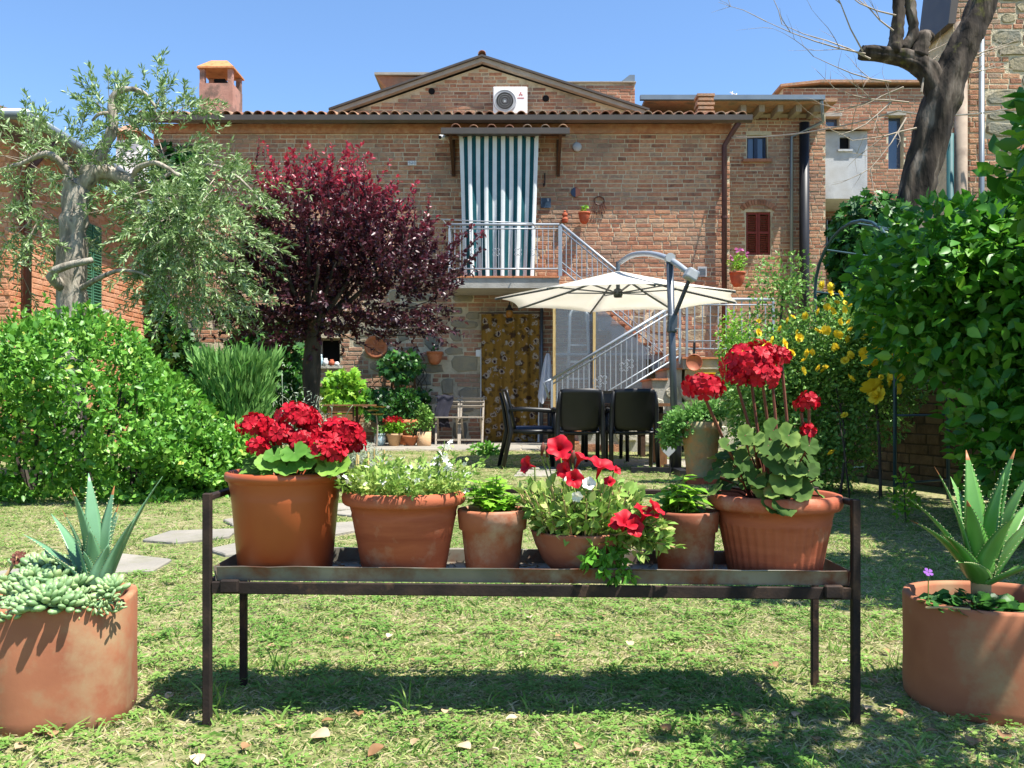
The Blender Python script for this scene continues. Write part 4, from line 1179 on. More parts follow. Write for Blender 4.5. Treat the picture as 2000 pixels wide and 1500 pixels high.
yshelf = MB(); yshelf.b2((yb.x - .18, 13.05, yb.z - .14), (yb.x + .18, 13.44, yb.z - .101)); tag(yshelf.build('stone_shelf', MATS['stone_light']), 'small stone ledge carrying the yellow box', 'ledge')

# bottles and jars on the small window sill
for k, (px, hgt, r_, mm, lab) in enumerate(((627, .2, .035, 'blue_glaze', 'tall glazed bottle at the left of the window sill'), (636, .13, .05, 'white_ceramic', 'white patterned jar on the window sill'), (648, .11, .05, 'terracotta_red', 'brown clay jar on the window sill'), (658, .07, .045, 'white_ceramic', 'little white bowl at the right of the window sill'))):
    c = Vector((PX(px, 15.98), 15.98, wz0 - .002)); mb = MB()
    mb.lathe([(r_ * .7, 0), (r_, hgt * .2), (r_, hgt * .65), (r_ * .6, hgt * .8), (r_ * .65, hgt), (r_ * .5, hgt), (r_ * .45, hgt * .8)], c, 14); tag(mb.build('jar', MATS[mm], None, True), lab, 'jar', 'jars on the window sill')

# wires strung between the houses
for lab, a, b, sag in (('thin grey cable strung from the main house to the trunk', P(1420, 268, 15.9), P(1760, 215, 12.9), .12), ('upper grey cable running to the right-hand house', P(1750, 216, 12.9), P(2000, 205, 12.5), .1)):
    mb = MB(); mb.tube([a.lerp(b, k / 14) - Vector((0, 0, sag * 4 * (k / 14) * (1 - k / 14))) for k in range(15)], .012, 5); tag(mb.build('cable', MATS['verge']), lab, 'cable')
# rooftop aerial
an_ = thing('roof_aerial', 'thin white television aerial on the right-hand roof', 'aerial')
a = P(1455, 205, 21); mb = MB(); mb.tube([a + Vector((0, 0, -.6)), a + Vector((0, 0, .15))], .015, 5); mb.build('mast', MATS['verge'], an_); 
mb = MB(); mb.tube([a + Vector((-.35, 0, .3)), a + Vector((.1, 0, .1))], .012, 5); mb.build('boom', MATS['white_paint'], an_)
for k in range(4):
    c = a + Vector((-.3 + k * .1, 0, .28 - k * .045)); mb = MB(); mb.tube([c + Vector((-.03, -.1, -.07)), c + Vector((.03, .1, .07))], .008, 4); mb.build('element', MATS['white_paint'], an_)

# --- cantilever parasol --------------------------------------------------------------------
um = thing('parasol', 'cream cantilever parasol with grey curved arm over the garden table', 'parasol')
UC = Vector((PX(1207, 11.0), 11.0, 0)); UR = 1.52; UZE, UZA = PZ(557, 9.5), PZ(530, 11.0)
UZE = 2.0
n8 = 8; rot8 = math.radians(8)
mb = MB()
corners = [Vector((UC.x + UR * math.cos(rot8 + 2 * PI * k / n8), UC.y + UR * math.sin(rot8 + 2 * PI * k / n8), UZE)) for k in range(n8)]
apex = Vector((UC.x, UC.y, UZA))
for k in range(n8):
    a, b = corners[k], corners[(k + 1) % n8]
    mb.grid(lambda u, v: apex.lerp(a.lerp(b, u), v) + Vector((0, 0, -.06 * math.sin(PI * u) * v * 0 - .05 * v * (1 - v))) + (apex - a.lerp(b, u)) * (.05 * math.sin(PI * u) * v * v) * .9, 6, 8)
can = mb.build('canopy', MATS['canvas'], um, True)
so = can.modifiers.new('s', 'SOLIDIFY'); so.thickness = .006
hub = Vector((UC.x, UC.y, UZA - .27))
mb = MB(); mb.lathe([(.02, -.05), (.05, -.05), (.06, 0), (.05, .05), (.02, .06)], hub, 14); mb.build('hub', MATS['steel'], um, True)
mb = MB(); mb.tube([hub, apex + Vector((0, 0, .12))], .025, 8); mb.build('centre_tube', MATS['steel'], um)
for k in range(n8):
    c = corners[k]; mid = apex.lerp(c, .5) + Vector((0, 0, -.035))
    mb = MB(); mb.tube([apex + Vector((0, 0, -.03)), mid, c + Vector((0, 0, -.015))], .013, 6); mb.build('rib', MATS['steel'], um)
    mb = MB(); mb.bar(hub, apex.lerp(c, .48) + Vector((0, 0, -.045)), .02, .014); mb.build('strut', MATS['steel'], um)
PB = Vector((PX(1320, 9.45), 9.45, 0)); PT = Vector((PX(1308, 9.45), 9.45, PZ(508, 9.45)))
mb = MB(); mb.tube([PB + Vector((0, 0, .06)), PT], .038, 12); mb.build('pole', MATS['steel'], um, True)
mb = MB(); mb.tube([PB + Vector((0, 0, .04)), PB + Vector((0, 0, .45))], .06, 12); mb.build('pole_sleeve', MATS['pipe_black'], um, True)
e0 = apex + Vector((0, 0, .17)); e2 = P(1350, 537, 9.2); e1 = PT + Vector((0, 0, .0))
pts = []
ctrl = [P(1212, 512, 10.9), P(1236, 498, 10.5), P(1272, 496, 10.0), P(1310, 508, 9.45), e2]
for k in range(21):
    t = k / 20 * 4; i = min(int(t), 3); f = t - i
    g = lambda j: ctrl[max(0, min(4, j))]
    p0_, p1_, p2__, p3__ = g(i - 1), g(i), g(i + 1), g(i + 2)
    pts.append(.5 * ((2 * p1_) + (p2__ - p0_) * f + (2 * p0_ - 5 * p1_ + 4 * p2__ - p3__) * f * f + (3 * p1_ - p0_ - 3 * p2__ + p3__) * f ** 3))
mb = MB(); mb.tube(pts, .032, 10); mb.build('arm', MATS['rail_grey'], um, True)
mb = MB(); mb.tube([PT + Vector((0, -.05, .02)), PT + Vector((0, .06, .02))], .05, 12); mb.build('clamp', MATS['grey_plastic'], um)
mb = MB(); mb.box(e2, (.13, .13, .12), (0, .5, .2)); mod_bevel(mb.build('end_block', MATS['grey_plastic'], um), .025, 3)
mb = MB(); mb.bar(e2, P(1313, 628, 9.45), .03, .03); mb.build('brace', MATS['steel'], um)
mb = MB(); c = P(1313, 632, 9.45); mb.box(c, (.1, .1, .2), (0, .06, 0)); mod_bevel(mb.build('crank_box', MATS['steel'], um), .02, 2)
mb = MB(); mb.tube([c + Vector((.03, -.05, -.06)), c + Vector((.05, -.1, -.06)), c + Vector((.05, -.1, -.16))], .01, 6); mb.build('crank_handle', MATS['grey_plastic'], um)
mb = MB(); mb.box(PB + Vector((0, 0, .03)), (.95, .09, .06)); mb.box(PB + Vector((0, 0, .031)), (.088, .95, .058)); mb.build('cross_base', MATS['pipe_black'], um)

# --- garden table and chairs
TY = 10.6
tx0, tx1 = PX(1098, 10.2), PX(1312, 10.2)
tb_ = thing('garden_table', 'dark wooden garden table behind the black chairs under the parasol', 'table')
for k in range(6):
    y0 = 10.1 + k * .155; mb = MB(); mb.b2((tx0, y0, .70), (tx1, y0 + .148, .735)); mb.build('table_plank', MATS['wood_mid'], tb_)
mb = MB(); mb.b2((tx0 + .1, 10.18, .62), (tx1 - .1, 10.22, .698)); mb.b2((tx0 + .1, 10.92, .62), (tx1 - .1, 10.96, .698)); mb.build('apron', MATS['wood_dark'], tb_)
for x in (tx0 + .1, tx1 - .1):
    for y in (10.2, 10.94):
        mb = MB(); mb.b2((x - .04, y - .04, 0), (x + .04, y + .04, .619)); mb.build('leg', MATS['wood_mid'], tb_)
def armchair(label, loc, rz):
    """moulded plastic garden armchair facing +y"""
    t = thing('garden_chair', label, 'chair', loc, rz, 'black garden chairs')
    K = MATS['black_plastic']
    mb = MB()
    def back(u, v):
        w = .235 * (1 - .12 * (v - .5) ** 2 * 2) * (1 if v > .18 else .82 + .18 * (v / .18) ** .5)
        x = (u - .5) * 2 * w
        return (x, -.24 - .1 * v + .035 * (1 - (2 * u - 1) ** 2) * -1 + .02, .44 + .44 * v + (.012 * (1 - (2 * u - 1) ** 4)) * v)
    mb.grid(back, 12, 10); o = mb.build('backrest', K, t, True); s_ = o.modifiers.new('s', 'SOLIDIFY'); s_.thickness = .022
    mb = MB(); mb.grid(lambda u, v: ((u - .5) * .47, -.22 + .46 * v, .43 - .025 * math.sin(PI * u) * math.sin(PI * v) - .02 * v ** 6), 10, 10); o = mb.build('seat', K, t, True); s_ = o.modifiers.new('s', 'SOLIDIFY'); s_.thickness = .025
    mb = MB(); mb.box((0, 0, .455), (.43, .42, .04)); mod_bevel(mb.build('cushion', MATS['cushion_blue'], t), .018, 3)
    for sx in (-1, 1):
        mb = MB(); mb.tube([(sx * .255, .27, .0), (sx * .255, .235, .42), (sx * .26, .23, .64)], [.022, .026, .022], 8); mb.build('leg', K, t, True)
        mb = MB(); mb.tube([(sx * .25, -.36, .0), (sx * .245, -.27, .42), (sx * .24, -.31, .7), (sx * .225, -.35, .86)], [.022, .028, .022, .014], 8); mb.build('leg', K, t, True)
        mb = MB(); mb.tube([(sx * .255, -.29, .66), (sx * .27, -.1, .67), (sx * .27, .15, .655), (sx * .262, .25, .635)], [.018, .026, .028, .02], 8); mb.build('armrest', K, t, True)
        mb = MB(); mb.tube([(sx * .24, -.24, .42), (sx * .24, .23, .42)], .022, 8); mb.build('seat_rail', K, t, True)
    return t
armchair('black plastic armchair with its back turned, left of the pair', (PX(1130, 9.8), 9.95, 0), .03)
armchair('black plastic armchair with its back turned, right of the pair', (PX(1236, 9.8), 9.95, 0), -.02)
armchair('black plastic armchair at the table end seen from its side', (PX(1040, 10.1), 10.25, 0), -PI / 2 + .1)
armchair('black plastic armchair beyond the table facing the camera', (PX(1180, 11.4), 11.35, 0), PI)
# stone slab under the end chair
mb = MB(); slab_mesh(mb, [G(1003, 931), (G(1003, 931)[0] + .7, G(1003, 931)[1]), (G(1003, 931)[0] + .75, 10.3), (G(1003, 931)[0] + .1, 10.3)], -.01, .012, .6); mb.build('flagstone', MATS['paving'], path)
mb = MB(); slab_mesh(mb, [(.6, 10.35), (2.3, 10.3), (2.4, 11.6), (.55, 11.6)], -.01, .01, .7); mb.build('flagstone', MATS['paving'], path)

# bench with a checked cushion
be = thing('garden_bench', 'low dark bench with red and white striped cushion by the stairs', 'bench')
q = P(1312, 832, 12.4)
for k in range(3):
    mb = MB(); mb.b2((q.x - .5, 12.2 + k * .14, .36), (q.x + .35, 12.32 + k * .14, .39)); mb.build('slat', MATS['wood_dark'], be)
for x in (q.x - .42, q.x + .27):
    mb = MB(); mb.b2((x - .03, 12.22, 0), (x + .03, 12.28, .359)); mb.build('leg', MATS['wood_dark'], be)
    mb = MB(); mb.b2((x - .03, 12.52, 0), (x + .03, 12.58, .359)); mb.build('leg', MATS['wood_dark'], be)
mb = MB()
for k in range(24):
    mb.b2((q.x - .46 + k * .032, 12.2, .392), (q.x - .46 + k * .032 + .032, 12.6, .44), mi=k % 2)
mb.build('cushion', [MATS['terracotta_red'], MATS['white_ceramic']], be)
# low brick planter edge and small pots along the terrace
pe = thing('brick_edging', 'low row of old bricks edging the terrace behind the chairs', 'edging')
for k in range(22):
    mb = MB(); x = PX(1062, 13.4) + k * .285; mb.b2((x, 13.42 - R.uniform(0, .02), 0), (x + .27, 13.54, .1 + R.uniform(0, .02)), t=R.random()); 
    if x < 1.55: mb.build('brick', MATS['brick'], pe)
ht = thing('heart_ornament', 'grey heart-shaped ornament hanging below the leafy pot', 'ornament')
hc = P(1306, 880, 8.9); mb = MB(); hp = []
for k in range(28):
    t = k / 28 * 2 * PI; hp.append((hc.x + .0042 * 16 * math.sin(t) ** 3, hc.z + .0042 * (13 * math.cos(t) - 5 * math.cos(2 * t) - 2 * math.cos(3 * t) - math.cos(4 * t))))
mb.prism(hp, 8.9, 8.93); mod_bevel(mb.build('heart', MATS['grey_plastic'], ht), .006)
mb = MB(); mb.tube([(hc.x, 8.915, hc.z + .03), (hc.x + .02, 8.9, hc.z + .32)], .005, 5); mb.build('cord', MATS['rope'], ht)
mb = MB(); mb.tube([(hc.x + .02, 8.9, hc.z + .31), (hc.x + .02, 8.94, hc.z + .33), (hc.x + .02, 8.94, 0)], .008, 6); mb.build('stake', MATS['pipe_black'], ht)

# --- two folding chairs by the wall
def folding_chair(label, c, rz):
    t = thing('folding_chair', label, 'chair', c, rz, 'wooden folding chairs by the wall')
    W_ = MATS['wood_grey']
    for sx in (-1, 1):
        mb = MB(); mb.bar((sx * .19, -.22, 0), (sx * .19, .16, .82), .03, .022); mb.build('leg', W_, t)
        mb = MB(); mb.bar((sx * .16, .2, 0), (sx * .16, -.2, .45), .03, .02); mb.build('leg', W_, t)
    for z, y in ((.78, .143), (.71, .11), (.64, .078)):
        mb = MB(); mb.box((0, y - .012, z), (.4, .014, .045), (.4, 0, 0)); mb.build('back_slat', W_, t)
    for k in range(6):
        mb = MB(); mb.b2((-.2, -.21 + k * .062, .45), (.2, -.16 + k * .062, .468)); mb.build('seat_slat', W_, t)
    mb = MB(); mb.box((0, -.19, .08), (.36, .02, .03)); mb.build('stretcher', W_, t)
    return t
folding_chair('wooden folding chair with a dark jacket over its back', (PX(874, 15.3), 15.3, .03), .05)
folding_chair('bare wooden folding chair next to the floral curtain', (PX(922, 15.3), 15.3, .03), -.04)
jk = thing('jacket', 'dark jacket draped over the left folding chair', 'jacket')
jc = Vector((PX(866, 15.3), 15.3, .03)); mb = MB()
mb.grid(lambda u, v: (jc.x + (u - .5) * (.3 - .1 * v) + .03 * math.sin(7 * v), jc.y + (.1 if v < .12 else .07 - .16 * (v - .12)) + .012 * math.sin(u * 11 + v * 2), jc.z + (.84 if v < .12 else .84 - (v - .12) * .62) - .03 * abs(u - .5)), 14, 14)
o = mb.build('cloth', MATS['jacket'], jk, True); s_ = o.modifiers.new('s', 'SOLIDIFY'); s_.thickness = .012

# ================================================================ vegetation
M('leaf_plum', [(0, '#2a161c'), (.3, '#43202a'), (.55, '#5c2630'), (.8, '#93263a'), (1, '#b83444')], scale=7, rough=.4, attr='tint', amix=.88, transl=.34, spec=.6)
M('leaf_olive', [(0, '#557338'), (.5, '#7f9c5c'), (1, '#b6c69c')], scale=9, rough=.5, attr='tint', amix=.85, transl=.18, spec=.4)
M('leaf_hedge', [(0, '#3a6c20'), (.5, '#619a31'), (.85, '#93bf52'), (1, '#bdb650')], scale=6, rough=.45, attr='tint', amix=.8, transl=.28, spec=.45)
M('leaf_bush', [(0, '#234f18'), (.5, '#4a8826'), (1, '#8cc03c')], scale=4, rough=.42, attr='tint', amix=.8, transl=.35, spec=.45)
M('leaf_rose', [(0, '#42692a'), (.5, '#67933f'), (1, '#9dbe60')], scale=9, rough=.5, attr='tint', amix=.8, transl=.25, spec=.35)
M('leaf_ivy', [(0, '#173a16'), (.5, '#2a5c20'), (1, '#55892f')], scale=5, rough=.45, attr='tint', amix=.8, transl=.22, spec=.4)
M('leaf_lime', [(0, '#4f8a1e'), (.5, '#77ad2c'), (1, '#a6cc48')], scale=6, rough=.5, attr='tint', amix=.8, transl=.35, spec=.35)
M('leaf_feather', [(0, '#4f8238'), (1, '#86b05e')], scale=6, rough=.6, attr='tint', amix=.8, transl=.3)
M('leaf_silver', [(0, '#7d8a74'), (1, '#aab5a2')], scale=9, rough=.75, attr='tint', amix=.8, transl=.15)
M('bark_grey', ['#6d665b', '#8d8578', '#a39b8d', '#5a5349'], scale=10, rough=.95, bump=1., bscale=28, stretch=(1, 1, .35))
M('bark_dark', ['#2b2622', '#413a33', '#575047'], scale=9, rough=.95, bump=1., bscale=26, stretch=(1, 1, .3))
M('bark_dead', ['#15110e', '#2e2721', '#483f36', '#7a7066'], scale=9, rough=.95, bump=1., bscale=16, stretch=(1, 1, .25), dirt=('#6a6a2c', 2.2, .58, .7))
M('twig', ['#877c6e', '#a09484'], scale=12, rough=.9)
M('petal_yellow', [(0, '#e0bf1c'), (1, '#f6e14a')], scale=12, rough=.6, attr='tint', amix=.7, transl=.3)
M('petal_pink', ['#b9589a', '#cf78b2'], scale=12, rough=.6, transl=.3)
M('arch_metal', ['#2c4148', '#38525a'], scale=6, rough=.45, metal=.3)

def limb(mb, pts, r0, r1, n=8, wob=.0, sub=3):
    """tapered curved limb through pts (Catmull-Rom)"""
    pts = [Vector(p) for p in pts]; out = []
    g = lambda j: pts[max(0, min(len(pts) - 1, j))]
    m = (len(pts) - 1) * sub
    for k in range(m + 1):
        t = k / sub; i = min(int(t), len(pts) - 2); f = t - i
        a, b, c, d = g(i - 1), g(i), g(i + 1), g(i + 2)
        p = .5 * ((2 * b) + (c - a) * f + (2 * a - 5 * b + 4 * c - d) * f * f + (3 * b - a - 3 * c + d) * f ** 3)
        if wob: p = p + Vector((R.uniform(-wob, wob), R.uniform(-wob, wob), R.uniform(-wob, wob) * .4))
        out.append(p)
    rr = [r0 + (r1 - r0) * k / m for k in range(m + 1)]
    if wob: rr = [q * R.uniform(.88, 1.14) for q in rr]
    mb.tube(out, rr, n)
    return out

def shoots(starts, dirs, lens, nl, tmpl_size, spread=.6, droop=0., tip_tint=None, base_t=None, leafdir=.9):
    """leaves set along shoots: returns arrays for leaf_mesh + shoot polylines"""
    n = len(starts)
    t = N.random((n, nl)); t.sort(axis=1)
    d = unit(dirs)
    pos = starts[:, None, :] + d[:, None, :] * (t * lens[:, None])[..., None]
    pos[..., 2] -= droop * (t * lens[:, None]) ** 2
    ax = unit(d[:, None, :] * leafdir + N.normal(size=(n, nl, 3)) * spread)
    nm = unit(N.normal(size=(n, nl, 3)) + np.array([0, 0, .9]))
    pos = pos + ax * (N.random((n, nl, 1)) * .01)
    return pos.reshape(-1, 3), ax.reshape(-1, 3), nm.reshape(-1, 3), t.reshape(-1)

# --- purple plum tree
pt = thing('plum_tree', 'purple-leaved plum tree with red young shoots in front of the house', 'tree')
TX, TYY = PX(608, 10.0), 10.0
mb = MB()
limb(mb, [(TX + .01, TYY, -.05), (TX, TYY, .6), (TX + .01, TYY, 1.2), (TX + .03, TYY, 1.62)], .105, .085, 10, .006)
heads = []
for k in range(16):
    an = k * 2.4; rr = .25 + .8 * R.random(); e = Vector((TX + .18 + rr * math.cos(an) * .95, TYY + rr * math.sin(an) * .9, 2.0 + R.uniform(-.2, .8)))
    limb(mb, [(TX + .02, TYY, 1.45 + R.uniform(-.1, .2)), Vector((TX, TYY, 1.6)).lerp(e, .5) + Vector((0, 0, -.06)), e], .04, .01, 6, .01); heads.append(e)
mb.build('trunk', MATS['bark_dark'], pt, True)
n_ = 1350
c0 = np.array([TX + .2, TYY, 2.3]); rd = np.array([1.28, 1.1, 1.0])
d = rnd_dirs(n_); rad = (.2 + .8 * N.random(n_) ** .55)
_bl = [(P(620, 470, 10), (.85, .8, .66), .38), (P(765, 530, 10), (.66, .75, .55), .27), (P(545, 555, 10), (.62, .7, .5), .19), (P(650, 620, 10), (.8, .7, .26), .16)]
_w = N.choice(4, n_, p=[b[2] for b in _bl])
st_ = np.array([tuple(b[0]) for b in _bl])[_w] + d * rad[:, None] * np.array([b[1] for b in _bl])[_w] * (1 + .22 * np.sin(d[:, :1] * 7 + d[:, 1:2] * 5 + d[:, 2:3] * 6))
st_[:, 2] += .12 * np.sin(st_[:, 0] * 3.1 + 1) - .0
keepm = ~((st_[:, 0] > TX + 1.0) & (st_[:, 2] > 2.95))
st_ = st_[keepm]; d = d[keepm]
dr = d * np.array([.8, .8, .2]) + np.array([0, 0, .75]); low = st_[:, 2] < 1.85
dr[low] = d[low] * np.array([1.1, 1.1, .3]) + np.array([0, 0, -.05])
ln = .16 + .42 * N.random(len(st_)) ** 1.5
pos, ax, nm, t = shoots(st_, dr, ln, 25, .05, .75)
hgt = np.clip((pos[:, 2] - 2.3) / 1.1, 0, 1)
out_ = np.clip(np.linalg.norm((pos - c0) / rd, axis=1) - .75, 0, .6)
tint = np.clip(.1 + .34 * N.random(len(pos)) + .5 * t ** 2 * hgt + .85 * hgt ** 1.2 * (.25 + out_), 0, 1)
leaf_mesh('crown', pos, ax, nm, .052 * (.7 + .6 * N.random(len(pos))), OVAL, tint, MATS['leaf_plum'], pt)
# upright red tips and straggling side shoots
tips = []
for px, py, L_ in ((605, 300, .3), (560, 330, .3), (590, 310, .34), (640, 320, .25), (690, 300, .36), (700, 310, .3), (715, 325, .3), (655, 350, .25), (540, 320, .3), (520, 300, .35), (500, 275, .3), (480, 330, .3), (575, 345, .3), (665, 330, .3), (810, 390, .25), (835, 385, .28), (785, 400, .2), (760, 420, .2)):
    b = P(px, py, 10 + R.uniform(-.4, .4)); tips.append((b - Vector((0, 0, L_)), Vector((R.uniform(-.1, .1), 0, 1)), L_ * 1.15, 1.))
for px, py, dx, dz in ((850, 600, 1, .1), (860, 590, 1, .35), (840, 640, 1, .12), (830, 655, 1, 0), (860, 560, 1, .3), (720, 665, .8, -.4), (770, 660, .9, -.5), (880, 545, 1, .2)):
    b = P(px, py, 9.7 + R.uniform(-.3, .3)); tips.append((b - Vector((.15, 0, 0)), Vector((dx, R.uniform(-.3, .3), dz)), .36, .55))
sa = np.array([tuple(a) for a, *_ in tips]); sd = np.array([tuple(b) for _, b, *_ in tips]); sl_ = np.array([c for *_, c, _ in tips]); tt = np.repeat(np.array([q[-1] for q in tips]), 30)
pos, ax, nm, t = shoots(sa, sd, sl_, 30, .04, .7)
leaf_mesh('young_shoots', pos, ax, nm, .045 * (.6 + .6 * N.random(len(pos))) * (1.1 - .5 * t), OVAL, np.clip(tt * (.55 + .45 * t) * (.7 + .5 * N.random(len(pos))), 0, 1), MATS['leaf_plum'], pt)['kind'] = 'stuff'
mb = MB()
for a, b, c, _ in tips: mb.tube([a - b.normalized() * .25, a, a + b.normalized() * c], [.008, .006, .002], 4)
stuff(mb.build('twigs', MATS['bark_dark'], pt))
rebase(pt, (TX, TYY, 0))

# --- olive tree
ot = thing('olive_tree', 'old pollarded olive tree with grey trunk and silvery leaves at the left', 'tree')
OY = 9.0
mb = MB()
limb(mb, [P(142, 960, OY), P(140, 700, OY), P(138, 560, OY), P(142, 470, OY), P(148, 400, OY), P(150, 350, OY)], .15, .125, 12, .016, 4)
limb(mb, [P(150, 372, OY), P(195, 335, OY), P(238, 348, OY), P(268, 356, OY)], .085, .06, 9, .008)
limb(mb, [P(262, 352, OY), P(268, 330, OY - .1), P(300, 318, OY - .2), P(330, 330, OY - .2), P(350, 345, OY - .2)], .035, .016, 7, .004)
limb(mb, [P(268, 356, OY), P(300, 362, OY + .1), P(330, 340, OY + .15), P(410, 322, OY + .1), P(470, 350, OY), P(530, 420, OY - .1)], .035, .008, 7, .004)
limb(mb, [P(195, 300, OY), P(215, 265, OY), P(222, 235, OY), P(218, 200, OY), P(232, 178, OY), P(260, 174, OY), P(285, 185, OY), P(305, 212, OY)], .06, .014, 8, .004)
limb(mb, [P(165, 345, OY), P(190, 310, OY), P(205, 280, OY)], .075, .055, 8, .004)
limb(mb, [P(215, 222, OY), P(195, 222, OY - .1), P(180, 236, OY - .1)], .025, .012, 6)
limb(mb, [P(122, 560, OY - .1), P(100, 540, OY - .25), P(120, 522, OY - .3), P(180, 508, OY - .3)], .06, .03, 7, .006)
limb(mb, [P(145, 570, OY), P(200, 540, OY - .2), P(240, 528, OY - .3), P(290, 540, OY - .3), P(330, 580, OY - .3)], .03, .006, 6)
limb(mb, [P(140, 350, OY), P(120, 320, OY - .1), P(90, 300, OY - .2), P(40, 320, OY - .2), P(0, 330, OY - .2)], .05, .012, 7, .005)
mb.build('trunk', MATS['bark_grey'], ot, True)
S0, S1, SL, SN = [], [], [], []
def olive_cloud(cpx, cpy, rx_, rz_, ry_, n, L_=.38, hang=-.35, Y=OY):
    c = P(cpx, cpy, Y)
    d = rnd_dirs(n); p = np.array(c) + d * (N.random(n) ** .45)[:, None] * np.array([rx_, ry_, rz_])
    S0.append(p); S1.append(d * np.array([.9, .7, .5]) + np.array([.25, -.1, hang])); SL.append(L_ * (.6 + .8 * N.random(n)))
olive_cloud(395, 455, .68, .7, .65, 165); olive_cloud(345, 400, .5, .45, .5, 65); olive_cloud(380, 550, .5, .35, .5, 60); olive_cloud(320, 440, .3, .5, .4, 45)
olive_cloud(60, 300, .5, .3, .5, 40, .35, .2); olive_cloud(150, 290, .45, .25, .4, 36, .3, .2); olive_cloud(30, 470, .4, .7, .5, 55); olive_cloud(90, 420, .3, .4, .4, 26); olive_cloud(225, 215, .25, .22, .25, 34, .25, .4)
olive_cloud(330, 300, .28, .3, .3, 24, .35, .3); olive_cloud(310, 200, .12, .3, .12, 14, .3, 1.0); olive_cloud(360, 205, .25, .08, .15, 10, .25, .2); olive_cloud(230, 335, .4, .15, .4, 26, .3, .1); olive_cloud(450, 370, .4, .3, .4, 30)
S0 = np.concatenate(S0); S1 = np.concatenate(S1); SL = np.concatenate(SL)
pos, ax, nm, t = shoots(S0, S1, SL, 42, .05, .6, droop=.3)
leaf_mesh('crown', pos, ax, nm, .068 * (.7 + .6 * N.random(len(pos))), _t([(0, 0, 0), (-.12, .5, .03), (0, 1, -.05), (.12, .5, .03)], [(0, 3, 2), (0, 2, 1)]), N.random(len(pos)), MATS['leaf_olive'], ot)
mb = MB()
for a, b, c in zip(S0[::3], unit(S1)[::3], SL[::3]):
    mb.tube([a - b * .2, a, a + b * c - np.array([0, 0, .3 * c * c])], [.005, .004, .002], 3)
stuff(mb.build('twigs', MATS['twig'], ot))
tb_base = P(142, 960, OY); rebase(ot, (tb_base.x, OY, 0))

# --- hedge on the left
hd = thing('laurel_hedge', 'large rounded bright green hedge filling the left of the garden', 'hedge')
def hedge_pts(n):
    # rounded volume: sampled near its surface
    c = np.array([-4.4, 7.4, .5]); r = np.array([2.15, 1.2, .82])
    d = rnd_dirs(n); d[:, 2] = np.where(N.random(n) < .62, np.abs(d[:, 2]), -np.abs(d[:, 2]) * .75)
    q = (np.abs(d) ** 3.2).sum(1) ** (-1 / 3.2)
    rad = 1 - .32 * N.random(n) ** 1.8
    p = c + d * (q * rad)[:, None] * r
    p += .13 * np.sin(p[:, [1, 2, 0]] * 3.7 + np.array([0, 1, 2])) + .08 * np.sin(p[:, [2, 0, 1]] * 8. + 1) + .05 * np.sin(p[:, [0, 1, 2]] * 15. + p[:, [1, 2, 0]] * 11.)
    p[:, 2] = np.maximum(p[:, 2], .03)
    p[:, 2] -= np.clip(p[:, 0] + 3.5, 0, 1.4) ** 2 * .3 * (p[:, 2] > .5)
    return p, d
p, d = hedge_pts(82000)
_n = 260; _i = N.integers(0, len(p), _n)
hs, ha, hm, ht_ = shoots(p[_i], d[_i] * .6 + np.array([0, 0, .9]) + N.normal(size=(_n, 3)) * .3, .08 + .18 * N.random(_n), 12, .05, .6)
leaf_mesh('stray_shoots', hs, ha, hm, .05 * (.6 + .6 * N.random(len(hs))), OVAL, np.clip(.5 + .35 * N.random(len(hs)), 0, 1), MATS['leaf_hedge'], hd)['kind'] = 'stuff'
_g = np.sin(p[:, 0] * 5.1 + 2 * np.sin(p[:, 2] * 4)) * np.sin(p[:, 2] * 6.3 + p[:, 1] * 3); _k = N.random(len(p)) > np.clip(_g * 1.6 - .55, 0, .85); p, d = p[_k], d[_k]
leaf_mesh('foliage', p, d * .55 + N.normal(size=d.shape) * .6 + np.array([0, 0, .25]), d + N.normal(size=d.shape) * .7 + np.array([0, 0, .5]), .054 * (.5 + .9 * N.random(len(p))), OVAL, np.clip(N.normal(.45, .24, len(p)) + (N.random(len(p)) < .012) * .7, 0, 1), MATS['leaf_hedge'], hd)
mb = MB()
for k in range(26):
    a = Vector((R.uniform(-6.0, -2.9), R.uniform(7.0, 8.0), 0)); limb(mb, [a, a + Vector((R.uniform(-.1, .1), R.uniform(-.1, .1), .4)), a + Vector((R.uniform(-.3, .3), R.uniform(-.3, .3), .95))], .02, .006, 5)
stuff(mb.build('stems', MATS['bark_dark'], hd))
rebase(hd, (-4.3, 7.5, 0))

def feather_plant(name, label, cat, c, h, r, n, mat_, size=.1, tm=NARROW):
    t_ = thing(name, label, cat)
    an = N.random(n) * 2 * PI; rr = r * N.random(n) ** .5; z = h * N.random(n)
    p = np.stack([c[0] + rr * np.cos(an) * (.4 + .6 * z / h), c[1] + rr * np.sin(an) * (.4 + .6 * z / h), c[2] + z], 1)
    ax = np.stack([np.cos(an) * .3, np.sin(an) * .3, np.ones(n)], 1) + N.normal(size=(n, 3)) * .25
    leaf_mesh('foliage', p, ax, N.normal(size=(n, 3)), size * (.6 + .8 * N.random(n)), tm, N.random(n), MATS[mat_], t_)
    rebase(t_, c); return t_
feather_plant('feathery_shrub', 'feathery bright green shrub at the right end of the hedge', 'shrub', (PX(462, 7.9), 7.9, 0), 1.12, .36, 5200, 'leaf_feather', .13)

